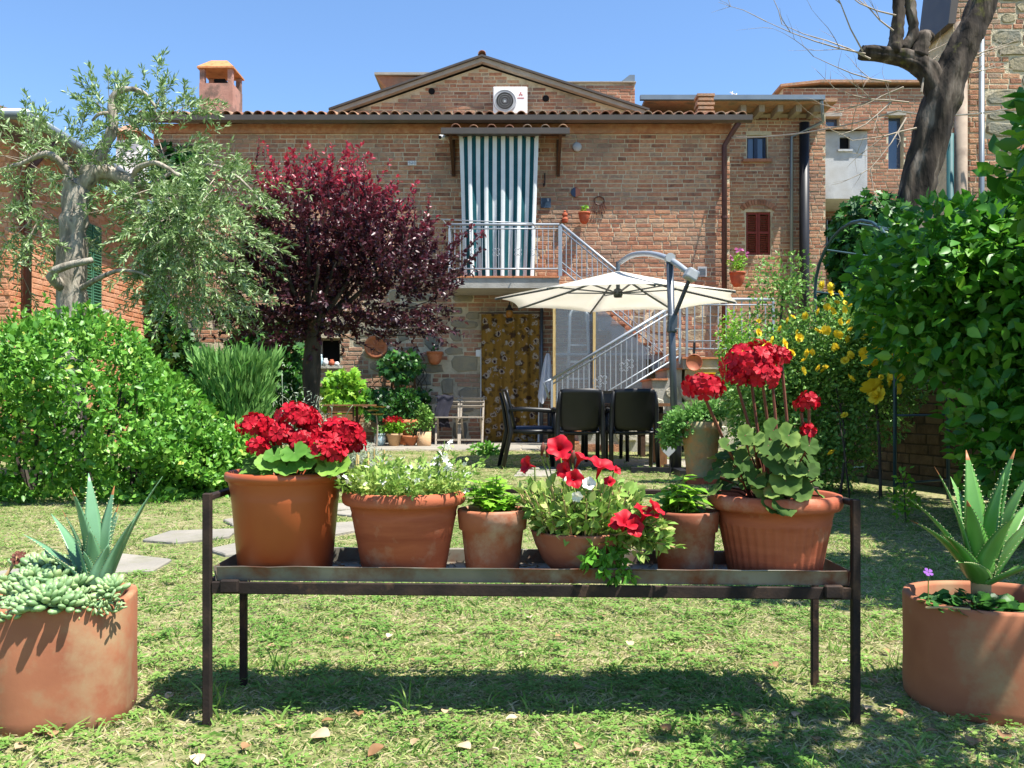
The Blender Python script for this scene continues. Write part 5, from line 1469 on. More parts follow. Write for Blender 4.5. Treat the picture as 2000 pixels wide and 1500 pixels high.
def leafy(name, label, cat, blobs, n, mat_, size, tm=OVAL, up=.4, group=None, inner=.35, stems=None, smat='bark_dark'):
    """plant whose foliage fills a few ellipsoids; stems are tapered limbs"""
    t_ = thing(name, label, cat, group=group)
    tot = sum(b[1][0] * b[1][1] * b[1][2] for b in blobs) ; P_, D_ = [], []
    for c, r in blobs:
        k = max(12, int(n * (r[0] * r[1] * r[2]) / tot)); p, d = ellipsoid_shell(k, c, r, inner, 1.6)
        p = p + .08 * np.array(r) * np.sin(p[:, [1, 2, 0]] * 11)
        P_.append(p); D_.append(d)
    p = np.concatenate(P_); d = np.concatenate(D_); p[:, 2] = np.maximum(p[:, 2], .02)
    leaf_mesh('foliage', p, d * .6 + N.normal(size=d.shape) * .6, d * .5 + N.normal(size=d.shape) * .6 + np.array([0, 0, up]), size * (.6 + .7 * N.random(len(p))), tm, np.clip(N.normal(.48, .22, len(p)), 0, 1), MATS[mat_], t_)
    if stems:
        mb = MB()
        for s_ in stems: limb(mb, s_[0], s_[1], s_[2], 6, .004)
        mb.build('stems', MATS[smat], t_, True)
    c = blobs[0][0]
    rebase(t_, (c[0], c[1], 0))
    return t_

# --- large shrub on the right
sx = Vector((3.05, 5.9, 0))
leafy('mulberry_shrub', 'large dark green shrub with sunlit top leaves at the right edge', 'shrub',
      [((2.75, 5.4, 1.55), (.62, .8, .42)), ((2.55, 5.3, 1.25), (.4, .6, .42)), ((3.25, 5.0, 1.35), (.75, 1.0, .75)), ((3.5, 4.7, 1.75), (.55, .9, .5)), ((2.42, 3.35, 1.72), (.5, .62, .42)), ((3.1, 3.9, 1.6), (.6, .7, .5)), ((3.3, 4.7, .75), (.55, .8, .75)), ((3.4, 5.5, .7), (.36, .6, .7)), ((2.85, 4.2, .6), (.3, .5, .55)), ((2.45, 3.1, 3.0), (.6, .6, .3)), ((2.95, 5.0, 3.65), (.6, .6, .3)), ((3.3, 6.5, 1.62), (.7, .8, .34)), ((2.62, 4.75, .6), (.22, .45, .55)), ((1.5, 1.5, 1.8), (.4, .3, .22))],  # highest and nearest clumps are out of view, added to shade the lawn
      42000, 'leaf_bush', .088, OVAL, .7, inner=.2,
      stems=[([sx, sx + Vector((.02, -.1, .6)), sx + Vector((-.2, -.4, 1.4))], .03, .015), ([sx + Vector((.1, 0, 0)), sx + Vector((.14, -.1, .6)), sx + Vector((.3, -.6, 1.6))], .025, .012), ([sx + Vector((.2, .05, 0)), sx + Vector((.2, 0, .8)), sx + Vector((.3, -1.6, 1.5))], .028, .012), ([sx + Vector((.3, -1.6, 1.5)), (2.7, 3.0, 1.65), (1.6, 1.6, 1.78)], .02, .008), ([sx + Vector((.3, -1.6, 1.5)), (2.8, 3.6, 2.4), (2.45, 3.1, 3.0)], .02, .008), ([(3.3, 5.3, 1.6), (3.1, 5.1, 2.6), (2.95, 5.0, 3.6)], .025, .01)], smat='twig')

# --- yellow rose
rb = [((PX(1655, 7.6), 7.5, 1.3), (.5, .45, .36)), ((PX(1740, 7.3), 7.2, 1.1), (.28, .35, .45)), ((PX(1560, 7.6), 7.7, .95), (.6, .5, .5)), ((PX(1700, 7.2), 7.3, .85), (.4, .4, .55)), ((PX(1500, 8), 8.0, .75), (.4, .4, .5)), ((PX(1600, 7.4), 7.4, .35), (.5, .4, .35))]
rose = leafy('rose_bush', 'yellow-flowering climbing rose bush beside the metal arch', 'rose bush', rb, 24000, 'leaf_rose', .043, OVAL, .5, inner=.15,
      stems=[([(PX(1720, 6.9), 6.9, 0), (PX(1715, 7), 7.0, .6), (PX(1690, 7.2), 7.2, 1.2)], .014, .006), ([(PX(1640, 7.0), 7.0, 0), (PX(1650, 7.1), 7.1, .5), (PX(1620, 7.4), 7.4, 1.1)], .012, .005), ([(PX(1660, 6.7), 6.7, 0), (PX(1650, 6.7), 6.7, .35), (PX(1640, 6.8), 6.8, .62)], .008, .004)])
def blossom_mesh(name, mat_, petals=9, cup=.5, layers=2):
    mb = MB()
    for l in range(layers):
        for k in range(petals - 2 * l):
            an = 2 * PI * (k + .5 * l) / (petals - 2 * l) + R.uniform(-.1, .1); tilt = cup + .5 * l + R.uniform(-.15, .15); Lp = 1 - .25 * l
            c, s_ = math.cos(an), math.sin(an)
            def pt_(r, w): 
                x = r * math.cos(tilt); z = r * math.sin(tilt) + .12 * (r ** 2) * -1
                return (x * c - w * s_, x * s_ + w * c, z)
            mb.add([pt_(.05, 0), pt_(.5 * Lp, -.3), pt_(.95 * Lp, -.26), pt_(1.05 * Lp, 0), pt_(.95 * Lp, .26), pt_(.5 * Lp, .3)], [(0, 1, 2, 3), (0, 3, 4, 5)], R.random())
    return mesh_from(name, mb.v, mb.f, mb.t, False, [mat_])
YM = [blossom_mesh('blossom', MATS['petal_yellow']) for _ in range(4)]
rb0 = Vector(rose.location)
_fo = [c for c in rose.children if c.name.startswith('foliage')][0].data
_co = np.zeros(len(_fo.vertices) * 3, dtype=np.float32); _fo.vertices.foreach_get('co', _co); _co = _co.reshape(-1, 3)
_px = 1000 + FPX * _co[:, 0] / _co[:, 1]; _py = HORY - FPX * (_co[:, 2] - CAMZ) / _co[:, 1]
def front_depth(px, py, r=13):
    m = (np.abs(_px - px) < r) & (np.abs(_py - py) < r)
    return float(_co[m, 1].min()) - .02 if m.any() else None
for px, py, s_ in ((1608, 558, 12), (1625, 560, 11), (1662, 590, 16), (1704, 585, 10), (1713, 595, 11), (1676, 626, 13), (1690, 632, 12), (1709, 620, 13), (1740, 636, 9), (1755, 620, 8), (1596, 648, 10), (1612, 646, 12), (1636, 655, 12), (1625, 680, 9), (1500, 675, 12), (1530, 672, 13), (1578, 690, 10), (1585, 688, 8), (1710, 705, 30), (1705, 760, 26), (1716, 775, 22), (1752, 735, 16), (1765, 690, 13), (1780, 697, 11), (1758, 760, 14), (1748, 650, 9), (1650, 812, 9), (1625, 886, 11), (1548, 620, 7), (1680, 570, 8), (1735, 735, 12), (1742, 748, 12), (1705, 640, 9), (1570, 705, 8), (1512, 690, 8), (1640, 630, 8), (1655, 700, 8), (1690, 560, 9), (1640, 575, 10), (1722, 560, 9), (1735, 600, 12), (1690, 660, 10), (1720, 680, 12), (1600, 610, 10), (1560, 660, 11), (1480, 650, 10), (1450, 690, 9), (1660, 740, 12), (1600, 720, 9), (1690, 690, 14), (1770, 730, 12), (1745, 700, 14), (1775, 650, 10), (1545, 690, 10), (1615, 600, 9)):
    Y = front_depth(px, py) or front_depth(px, py, 30)
    if Y is None: continue
    o = bpy.data.objects.new('blossom', R.choice(YM)); link(o, rose); o.location = P(px, py, Y) - rb0
    o.rotation_euler = (R.uniform(.5, 1.5), R.uniform(-.6, .6), R.uniform(0, 6)); o.scale = (s_ * Y / FPX * .95,) * 3

for _q in range(46):
    px, py = R.uniform(1480, 1790), R.uniform(570, 760)
    Y = front_depth(px, py, 9)
    if Y is None: continue
    o = bpy.data.objects.new('blossom', R.choice(YM)); link(o, rose); o.location = P(px, py, Y) - rb0
    o.rotation_euler = (R.uniform(.6, 1.5), R.uniform(-.5, .5), R.uniform(0, 6)); o.scale = (R.uniform(.024, .042),) * 3
leafy('jasmine_shrub', 'wispy green climbing shrub behind the yellow rose by the wall', 'shrub',
      [((PX(1530, 11), 11, PZ(560, 11)), (.45, .4, .45)), ((PX(1500, 11), 11.1, 1.3), (.55, .4, .6)), ((PX(1470, 11.5), 11.3, .8), (.5, .4, .6)), ((PX(1560, 11), 11, .9), (.5, .4, .7))], 6500, 'leaf_rose', .055, KITE, .3, inner=.1,
      stems=[([(PX(1520, 11), 11, 0), (PX(1515, 11), 11, 1), (PX(1530, 11), 11, 2.1)], .03, .01)])
leafy('potted_bush', 'light green bush against the stair railing at the far right', 'bush', [((PX(1440, 12.6), 12.6, 1.55), (.32, .3, .5)), ((PX(1465, 12.4), 12.4, .9), (.4, .3, .8))], 3200, 'leaf_lime', .06, KITE, .3, inner=.1)
wpk = wall_pot('wall_pot', 'terracotta pot of pink flowers fixed beside the right downpipe', P(1440, 535, 15.4), .26, .22, 'terracotta_red')
PKM = [blossom_mesh('blossom', MATS['petal_pink'], 6, .5, 1) for _ in range(2)]
c = P(1440, 515, 15.4)
p, d = ellipsoid_shell(260, c, (.16, .14, .2), .1, 1.)
leaf_mesh('foliage', p, d + N.normal(size=d.shape) * .5, d + N.normal(size=d.shape) * .5, .05, KITE, N.random(len(p)), MATS['leaf_lime'], wpk)
for k in range(10):
    o = bpy.data.objects.new('blossom', R.choice(PKM)); link(o, wpk); o.location = c + Vector((R.uniform(-.15, .15), -.1, R.uniform(.0, .26))); o.rotation_euler = (R.uniform(.4, 1.4), 0, R.uniform(0, 6)); o.scale = (.035,) * 3
# sprouts in the two wall pots
for t_, c, m_, k_ in ((wp, p5 + Vector((0, 0, .07)), 'leaf_lime', 50), (wp2, p6 + Vector((0, 0, .04)), 'leaf_ivy', 30)):
    p, d = ellipsoid_shell(k_, c, (.06, .06, .07), .1, 1.); leaf_mesh('sprout', p, d + N.normal(size=d.shape) * .4, d, .05, OVAL, N.random(len(p)), MATS[m_], t_)

# --- creepers on the house
def creeper(name, label, x0, x1, z0, z1, y, n, mat_, size, shape=lambda u, v: True, depth=.18):
    t_ = thing(name, label, 'creeper'); u = N.random(n * 3); v = N.random(n * 3)
    ok = np.array([shape(a, b) for a, b in zip(u, v)]); u, v = u[ok][:n], v[ok][:n]; k = len(u)
    p = np.stack([x0 + (x1 - x0) * u, y - depth * N.random(k) * (.5 + .5 * np.sin(u * 17 + v * 11) ** 2), z0 + (z1 - z0) * v], 1)
    leaf_mesh('foliage', p, N.normal(size=(k, 3)) * .6 + np.array([0, -.3, -.6]), N.normal(size=(k, 3)) * .45 + np.array([0, -1, .35]), size * (.6 + .7 * N.random(k)), LOBED, N.random(k), MATS[mat_], t_)
    mb = MB()
    for q in range(7):
        a = R.random(); pts = [(x0 + (x1 - x0) * (a * .6 + .2), y - .02, .02)]
        for w in range(5): pts.append((x0 + (x1 - x0) * min(.95, max(.05, a + .1 * math.sin(3 * w + q))), y - .04, z0 + (z1 - z0) * (w + 1) / 6))
        limb(mb, pts, .014, .004, 5)
    stuff(mb.build('stems', MATS['bark_dark'], t_)); rebase(t_, ((x0 + x1) / 2, y, 0)); return t_
hsh = lambda u, v: (u - .5) ** 2 * 3 + (v - .45) ** 2 * 2.2 < .62 + .12 * math.sin(u * 19) * math.sin(v * 15)
creeper('virginia_creeper', 'dark green creeper covering the house wall left of the plum trunk', PX(420, 15.8), PX(610, 15.8), .0, 2.3, 15.93, 2600, 'leaf_ivy', .12, hsh, .35)
creeper('young_vine', 'bright lime-green vine under the small window', PX(622, 15.4), PX(715, 15.4), .55, 1.35, 15.6, 700, 'leaf_lime', .11, hsh, .4)
creeper('corner_ivy', 'ivy climbing the far left corner of the brick house', HX0 + .05, HX0 + 1.0, .6, 5.3, 15.93, 1900, 'leaf_ivy', .12, lambda u, v: u < .55 + .35 * math.sin(v * 9), .25)
creeper('shade_creeper', 'dark leafy climber on the trellis above the terrace pots', PX(712, 15.5), PX(838, 15.5), .45, 1.62, 15.75, 1000, 'leaf_ivy', .1, lambda u, v: v < .45 or (u - .55) ** 2 * 5 + (v - .8) ** 2 * 8 < .5, .35)
tre = thing('trellis', 'weathered wooden trellis frame leaning on the wall above the pots', 'trellis')
for x in (PX(765, 15.7), PX(808, 15.7)):
    mb = MB(); mb.bar((x, 15.72, .05), (x, 15.9, 1.65), .04, .025); mb.build('upright', MATS['wood_mid'], tre)
for z in (.6, 1.0, 1.4):
    mb = MB(); mb.b2((PX(762, 15.7), 15.74 + z * .1, z), (PX(811, 15.7), 15.755 + z * .1, z + .04)); mb.build('cross_bar', MATS['wood_mid'], tre)

# --- dead trunk at the upper right
dt = thing('dead_tree', 'thick leaning dead tree trunk with sawn mossy limb and bare twigs', 'tree')
DY = 8.6
mb = MB()
def fat(pts, radii, n=30, sub=9):
    out, rr = [], []
    pts = [Vector(p) for p in pts]; g = lambda j: pts[max(0, min(len(pts) - 1, j))]
    for k in range((len(pts) - 1) * sub + 1):
        t = k / sub; i = min(int(t), len(pts) - 2); f = t - i
        a, b, c, d = g(i - 1), g(i), g(i + 1), g(i + 2)
        out.append(.5 * ((2 * b) + (c - a) * f + (2 * a - 5 * b + 4 * c - d) * f * f + (3 * b - a - 3 * c + d) * f ** 3) + Vector((R.uniform(-.004, .004), R.uniform(-.004, .004), 0)))
        rr.append((radii[i] * (1 - f) + radii[i + 1] * f) * R.uniform(.985, 1.015))
    ph = R.uniform(0, 6)
    mb.tube(out, rr, n, fn=lambda i, a: 1 + .11 * math.sin(2 * a + ph + i * .07) + .07 * math.sin(5 * a + i * .11 + ph) + .05 * math.sin(9 * a - i * .09) + .035 * math.sin(i * .8 + 3 * a) + R.uniform(-.025, .025))
fat([P(1720, 820, DY), P(1750, 600, DY), P(1778, 430, DY), P(1808, 300, DY), P(1838, 195, DY), P(1872, 110, DY), P(1906, 40, DY), P(1945, -60, DY)], [.2, .17, .15, .145, .165, .15, .14, .135])
fat([P(1838, 190, DY), P(1806, 135, DY), P(1755, 110, DY), P(1682, 102, DY)], [.12, .095, .07, .062])
fat([P(1745, 100, DY), P(1752, 60, DY), P(1755, 0, DY), P(1762, -70, DY)], [.075, .065, .055, .05], 18)
fat([P(1765, 95, DY), P(1785, 60, DY), P(1775, 0, DY), P(1770, -60, DY)], [.05, .045, .04, .036], 16)
fat([P(1790, 110, DY), P(1805, 70, DY), P(1820, 75, DY)], [.09, .07, .04], 9)
tr_o = mb.build('trunk', MATS['bark_dead'], dt, True)
# ridged bark: push the surface in and out along its length
for v in tr_o.data.vertices:
    q = v.co; a = math.atan2(q.y - DY, q.x - (2.9 + q.z * .2)); k = .018 * math.sin(a * 8 + q.z * 3 + 2 * math.sin(q.z * 4)) + .012 * math.sin(a * 15 + q.z * 9) + .01 * math.sin(q.z * 23 + a * 5) + R.uniform(-.007, .007)
    v.co.x += k * .35 * math.cos(a); v.co.y += k * .35 * math.sin(a)
mb = MB()
def twigs(p, d, L_, r, depth):
    d = d.normalized(); pts = [p]; q = p.copy(); dd = d.copy()
    for k in range(4):
        dd = (dd + Vector((R.uniform(-.22, .22), R.uniform(-.22, .22), R.uniform(-.14, .2)))).normalized(); q = q + dd * L_ / 4; pts.append(q.copy())
    mb.tube(pts, [r * (1 - .18 * k) for k in range(5)], 4)
    if depth:
        for k in range(R.choice((2, 3, 4))):
            i = R.choice((1, 2, 3, 4)); twigs(pts[i], (dd + Vector((R.uniform(-.9, .9), R.uniform(-.6, .6), R.uniform(-.5, .7)))), L_ * R.uniform(.35, .65), r * .5, depth - 1)
for px, py, dx, dz, L_ in ((1690, 105, -1, .15, 1.1), (1700, 115, -1, .4, 1.0), (1685, 100, -.8, .6, 1.1), (1740, 160, -1, .05, 1.0), (1765, 170, -.8, -.3, .9), (1775, 200, -.9, -.1, .8), (1750, 30, -1, .3, .8), (1745, 60, -.7, .7, .7), (1740, 200, -.6, -.6, .8), (1790, 250, -1, -.3, .8), (1870, 120, 1, .1, .5), (1860, 150, 1, .25, .6), (1770, 230, -.5, -1, .8), (1800, 180, .4, 1, .8), (1900, 110, 1, .5, .5)):
    twigs(P(px, py, DY - .1), Vector((dx, R.uniform(-.3, .3), dz)), L_ * .9, .0095, 2)
stuff(mb.build('twigs', MATS['twig'], dt))
c = P(1720, 420, DY); p, d = ellipsoid_shell(2600, (c.x - .1, DY - .05, 2.2), (.42, .4, .55), .4, 1.5)
p2q, d2q = ellipsoid_shell(1500, (c.x - .2, DY - .1, 1.5), (.42, .4, .6), .4, 1.5)
p = np.concatenate([p, p2q]); d = np.concatenate([d, d2q])
leaf_mesh('ivy', p, d * .4 + N.normal(size=d.shape) * .5 + np.array([0, 0, -.4]), d + N.normal(size=d.shape) * .4, .08, LOBED, N.random(len(p)), MATS['leaf_ivy'], dt)
bs_ = P(1730, 820, DY); rebase(dt, (bs_.x, DY, 0))

# --- metal rose arch
ra = thing('rose_arch', 'dark teal metal garden arch half hidden in the yellow rose', 'arch')
def hoop(x_a, y_a, x_b, y_b, h=1.72, top=2.2):
    a, b = Vector((x_a, y_a, 0)), Vector((x_b, y_b, 0)); pts = [a, a + Vector((0, 0, h * .5)), a + Vector((0, 0, h))]
    for k in range(1, 12):
        an = PI * k / 12; m_ = a.lerp(b, .5 - .5 * math.cos(an)); pts.append(m_ + Vector((0, 0, h + (top - h) * math.sin(an))))
    pts += [b + Vector((0, 0, h)), b + Vector((0, 0, h * .5)), b]
    mb = MB(); mb.tube(pts, .014, 7); mb.build('hoop', MATS['arch_metal'], ra, True)
    return pts
h1 = hoop(PX(1748, 6.6), 6.6, PX(1592, 7.9), 7.9); h2 = hoop(PX(1852, 6.9), 6.9, PX(1690, 8.3), 8.3)
for i in (2, 5, 8, 11, 14):
    mb = MB(); mb.tube([h1[i], h2[i]], .009, 6); mb.build('cross_bar', MATS['arch_metal'], ra)
for z in (.15, .65, 1.15):
    for a, b in ((h1[0], h2[0]), (h1[-1], h2[-1])):
        mb = MB(); mb.tube([a + Vector((0, 0, z)), b + Vector((0, 0, z))], .009, 6); mb.build('cross_bar', MATS['arch_metal'], ra)
rebase(ra, h1[0])

# --- low plants: weeds along the borders
leafy('wildflower', 'small yellow-green weed growing in front of the shaded wall', 'weed', [((PX(1765, 5.6), 5.6, .28), (.05, .05, .08)), ((PX(1770, 5.6), 5.6, .12), (.1, .08, .12))], 160, 'leaf_lime', .04, KITE, .3, inner=.1, stems=[([(PX(1770, 5.6), 5.6, 0), (PX(1766, 5.6), 5.6, .2), (PX(1762, 5.6), 5.6, .33)], .005, .002)])
leafy('weed_clump', 'leafy weed clump growing at the edge of the terrace lawn', 'weed', [((PX(948, 12.6), 12.6, .06), (.22, .15, .09))], 260, 'leaf_hedge', .08, OVAL, .6, inner=.1)
leafy('border_plants', 'leafy green border plants below the right end of the hedge', 'plants', [((PX(410, 7.4), 7.2, .18), (.35, .3, .25)), ((PX(470, 7.6), 7.5, .3), (.25, .25, .3))], 2400, 'leaf_hedge', .055, OVAL, .5, inner=.1)
leafy('silver_plant', 'silvery grey-leaved border plant behind the white-flowered pot', 'plant', [((PX(690, 9.0), 9.0, .2), (.28, .2, .2)), ((PX(720, 9.4), 9.3, .12), (.3, .2, .14))], 2200, 'leaf_silver', .045, NARROW, .4, inner=.1)
leafy('silver_plant', 'silvery sprays rising behind the left red geranium', 'plant', [((PX(560, 8.6), 8.6, .5), (.5, .3, .4))], 1000, 'leaf_silver', .05, NARROW, .4, inner=.1,
      stems=[([(PX(q, 8.6), 8.6, 0), (PX(q + 6, 8.6), 8.6, .5), (PX(q + w_, 8.6), 8.55, z_)], .006, .003) for q, w_, z_ in ((520, -6, .95), (545, 8, 1.02), (600, 24, .8), (640, 10, .7), (660, 30, .72), (500, -12, 1.05), (580, 0, .8))], smat='leaf_silver')
st_k = thing('stake_row', 'row of short orange-brown bamboo stakes in the flower bed', 'stakes')
for k in range(9):
    x = PX(695 + k * 7, 8.2); mb = MB(); mb.tube([(x, 8.2 + R.uniform(-.1, .1), 0), (x + R.uniform(-.02, .02), 8.2, R.uniform(.2, .32))], .008, 5); mb.build('stake', MATS['wood_pale'], st_k)

# --- terrace pots
def potted(label, c, prof, mat_, plant, name='flower_pot'):
    t_ = thing(name, label, 'flower pot', c); mb = MB(); mb.lathe(prof, n=24); mb.build('pot', MATS[mat_], t_, True)
    mb = MB(); r_, z_ = prof[-1]; rr = max(q[0] for q in prof) * .9; mb.lathe([(rr, z_), (rr * .5, z_ + .01), (.001, z_ + .015)], n=20); mb.build('soil', MATS['soil'], t_)
    for nm, blob, k, m_, s_, tm in plant:
        P_, D_ = [], []
        for cc, r in blob:
            p, d = ellipsoid_shell(k // len(blob), cc, r, .1, 1.2); P_.append(p); D_.append(d)
        p = np.concatenate(P_); d = np.concatenate(D_)
        leaf_mesh(nm, p, d + N.normal(size=d.shape) * .5, d * .5 + N.normal(size=d.shape) * .5 + np.array([0, 0, .4]), s_ * (.6 + .7 * N.random(len(p))), tm, N.random(len(p)), MATS[m_], t_)
    return t_
def pprof(r0, r1, h, lip=.02):
    return [(r0, 0), (r0 + (r1 - r0) * .8, h * .8), (r1 + lip, h * .82), (r1 + lip, h), (r1 - .01, h), (r1 - .02, h * .9)]
M('petal_red', [(0, '#7d0416'), (.5, '#a9081f'), (1, '#c4182c')], scale=30, rough=.55, attr='tint', amix=.6, transl=.18, spec=.25)
gy = 14.6; gz = .035
potted('large terracotta pot with a leafy plant behind the small pots', (PX(785, 15), 15.0, gz), pprof(.14, .25, .42, .03), 'terracotta', [('foliage', [((0, 0, .6), (.3, .25, .22)), ((.1, 0, .75), (.2, .15, .18))], 600, 'leaf_ivy', .07, OVAL)])
rg = potted('small terracotta pot with red geranium on the terrace', (PX(770, gy), gy, gz), pprof(.085, .125, .2, .012), 'terracotta_pale', [('foliage', [((0, 0, .3), (.16, .14, .1))], 260, 'leaf_lime', .055, ROUND)])
p, d = ellipsoid_shell(160, (0, -.03, .42), (.18, .1, .05), .1, 1.); leaf_mesh('flowers', p, d, d + N.normal(size=d.shape) * .4, .035, ROUND, N.random(len(p)), MATS['petal_red'], rg)
potted('small empty-looking terracotta pot on a white saucer', (PX(802, gy), gy, gz), [(.07, 0), (.075, .01), (.12, .13), (.14, .13), (.14, .17), (.115, .17), (.1, .14)], 'terracotta', [('foliage', [((0, 0, .28), (.08, .08, .14))], 90, 'leaf_rose', .05, OVAL)])
potted('pale cylindrical pot with a bushy jade plant on the terrace', (PX(828, gy), gy, gz), [(.11, 0), (.115, .01), (.118, .23), (.1, .23), (.095, .2)], 'terracotta_pale', [('foliage', [((0, 0, .4), (.19, .17, .17)), ((0, 0, .55), (.11, .1, .12))], 700, 'leaf_rose', .045, ROUND)])
potted('blue and white glazed pot at the left of the terrace pots', (PX(742, gy), gy, gz), [(.06, 0), (.085, .04), (.1, .12), (.08, .18), (.09, .2), (.07, .2), (.065, .17)], 'blue_glaze', [('foliage', [((0, 0, .25), (.11, .1, .07))], 140, 'leaf_feather', .05, OVAL)])
ae = thing('aeonium', 'bronze rosette succulent on a tall stem beside the terrace pots', 'plant', (PX(735, 14.4), 14.4, gz))
M('leaf_bronze', [(0, '#6a5a22'), (1, '#9c8a35')], scale=9, rough=.5, attr='tint', amix=.8)
mb = MB(); limb(mb, [(0, 0, 0), (.02, 0, .3), (0, 0, .5)], .018, .012, 6); mb.build('stem', MATS['twig'], ae)
for k in range(7):
    c = Vector((.13 * math.cos(k * 2.4) * (k / 7 + .2), .08 * math.sin(k * 2.4), .5 + .06 * (k % 3))); n_ = 22; an = np.arange(n_) * 2.4
    ax = np.stack([np.cos(an), np.sin(an), .25 + .5 * np.linspace(0, 1, n_)], 1); leaf_mesh('rosette', np.tile(np.array(c), (n_, 1)), ax, np.tile(np.array([0, 0, 1.]), (n_, 1)), np.linspace(.085, .04, n_), ROUND, N.random(n_), MATS['leaf_bronze'], ae)
# wooden crate planter behind the plum trunk
cr = thing('wooden_crate', 'small wooden slatted crate table behind the plum trunk', 'crate')
x0, x1 = PX(640, 13.8), PX(688, 13.8)
for k in range(4):
    mb = MB(); mb.b2((x0, 13.8, .25 + k * .11), (x1, 13.82, .34 + k * .11)); mb.build('slat', MATS['wood_mid'], cr)
for x in (x0, x1):
    mb = MB(); mb.b2((x - .02, 13.821, .0), (x + .02, 13.86, .68)); mb.build('post', MATS['wood_dark'], cr)
    mb = MB(); mb.b2((x - .02, 14.2, .0), (x + .02, 14.24, .68)); mb.build('post', MATS['wood_dark'], cr)
mb = MB(); mb.b2((x0 - .1, 13.78, .685), (x1 + .3, 14.3, .71)); mb.build('top_board', MATS['wood_mid'], cr)

# old tall pot by the parasol pole
op = potted('tall mossy old terracotta pot with trailing green plant by the parasol', (PX(1369, 8.3), 8.3, .05), [(.125, 0), (.13, .02), (.175, .44), (.19, .45), (.19, .52), (.165, .52), (.15, .48)], 'terracotta_old',
       [('foliage', [((-.05, -.02, .58), (.22, .18, .11)), ((-.2, -.05, .5), (.16, .14, .12)), ((.1, 0, .62), (.16, .14, .1)), ((-.3, -.05, .38), (.1, .1, .1))], 2300, 'leaf_feather', .05, KITE)])
mb = MB(); mb.b2((PX(1369, 8.3) - .15, 8.14, 0), (PX(1369, 8.3) + .22, 8.46, .049)); tag(mb.build('brick_plinth', MATS['terracotta_red']), 'flat terracotta slab under the tall mossy pot', 'slab')

# ---------------------------------------------------------------- lawn grass: tufts instanced over the lawn
def tuft(n=11, h=.042, w=.0028, lean=.7, dry=.5):
    mb = MB()
    for k in range(n):
        an = R.uniform(0, 2 * PI); r = R.uniform(0, .028); b = Vector((r * math.cos(an), r * math.sin(an), -.004)); d = Vector((R.uniform(-lean, lean), R.uniform(-lean, lean), 1)).normalized(); L_ = h * R.uniform(.5, 1.25)
        s_ = d.cross(Vector((R.uniform(-1, 1), R.uniform(-1, 1), .1))).normalized() * w * R.uniform(.7, 1.4); m_ = b + d * L_ * .55; e = b + d * L_ + Vector((d.x, d.y, -.35)) * L_ * .35
        mb.add([b - s_, b + s_, m_ + s_ * .8, m_ - s_ * .8, e], [(0, 1, 2, 3), (3, 2, 4)], min(1, max(0, R.gauss(dry, .28))))
    return mb
def gn_scatter(name, pts, rots, scl, idx, tufts, mat_):
    """one stuff object: loose points + template tufts; geometry nodes put a tuft on each point"""
    V, F, T, TI, PT = [], [], [], [], []
    RZ, SCl, IX = [], [], []
    for i, mb in enumerate(tufts):
        b = len(V); V += mb.v; F += [tuple(j + b for j in q) for q in mb.f]; T += mb.t; TI += [i] * len(mb.v)
    nt_ = len(V); k = len(pts)
    me = bpy.data.meshes.new(name); me.from_pydata(V + [tuple(p) for p in pts], [], F)
    def attr(nm, ty, data):
        a = me.attributes.new(nm, ty, 'POINT'); a.data.foreach_set('value', np.asarray(data))
    attr('tint', 'FLOAT', np.array(T + [0.] * k, dtype=np.float32)); attr('tid', 'INT', np.array(TI + [0] * k, dtype=np.int32))
    attr('is_pt', 'BOOLEAN', np.array([False] * nt_ + [True] * k)); attr('rz', 'FLOAT', np.concatenate([np.zeros(nt_), rots]).astype(np.float32))
    attr('sc', 'FLOAT', np.concatenate([np.ones(nt_), scl]).astype(np.float32)); attr('ix', 'INT', np.concatenate([np.zeros(nt_), idx]).astype(np.int32))
    me.materials.append(mat_)
    o = bpy.data.objects.new(name, me); link(o)
    ng = bpy.data.node_groups.new(name, 'GeometryNodeTree')
    ng.interface.new_socket('Geometry', in_out='INPUT', socket_type='NodeSocketGeometry'); ng.interface.new_socket('Geometry', in_out='OUTPUT', socket_type='NodeSocketGeometry')
    nn = ng.nodes.new; L = ng.links.new
    gi, go = nn('NodeGroupInput'), nn('NodeGroupOutput')
    def named(nm, ty):
        x = nn('GeometryNodeInputNamedAttribute'); x.data_type = ty; x.inputs['Name'].default_value = nm; return x.outputs['Attribute']
    sep = nn('GeometryNodeSeparateGeometry'); sep.domain = 'POINT'; L(gi.outputs[0], sep.inputs[0]); L(named('is_pt', 'BOOLEAN'), sep.inputs['Selection'])
    spl = nn('GeometryNodeSplitToInstances'); spl.domain = 'POINT'; L(sep.outputs['Inverted'], spl.inputs[0]); L(named('tid', 'INT'), spl.inputs['Group ID'])
    iop = nn('GeometryNodeInstanceOnPoints'); L(sep.outputs['Selection'], iop.inputs['Points']); L(spl.outputs['Instances'], iop.inputs['Instance'])
    iop.inputs['Pick Instance'].default_value = True; L(named('ix', 'INT'), iop.inputs['Instance Index'])
    cx = nn('ShaderNodeCombineXYZ'); L(named('rz', 'FLOAT'), cx.inputs[2]); L(cx.outputs[0], iop.inputs['Rotation'])
    L(named('sc', 'FLOAT'), iop.inputs['Scale']); L(iop.outputs[0], go.inputs[0])
    md = o.modifiers.new('scatter', 'NODES'); md.node_group = ng
    return stuff(o)
tufts = [tuft(12, .022, .0019, 1.5, .5) for _ in range(5)] + [tuft(12, .024, .0016, 2.2, .9) for _ in range(3)] + [tuft(8, .042, .0022, .9, .3) for _ in range(2)] + [tuft(8, .02, .005, 1.8, .25) for _ in range(2)]
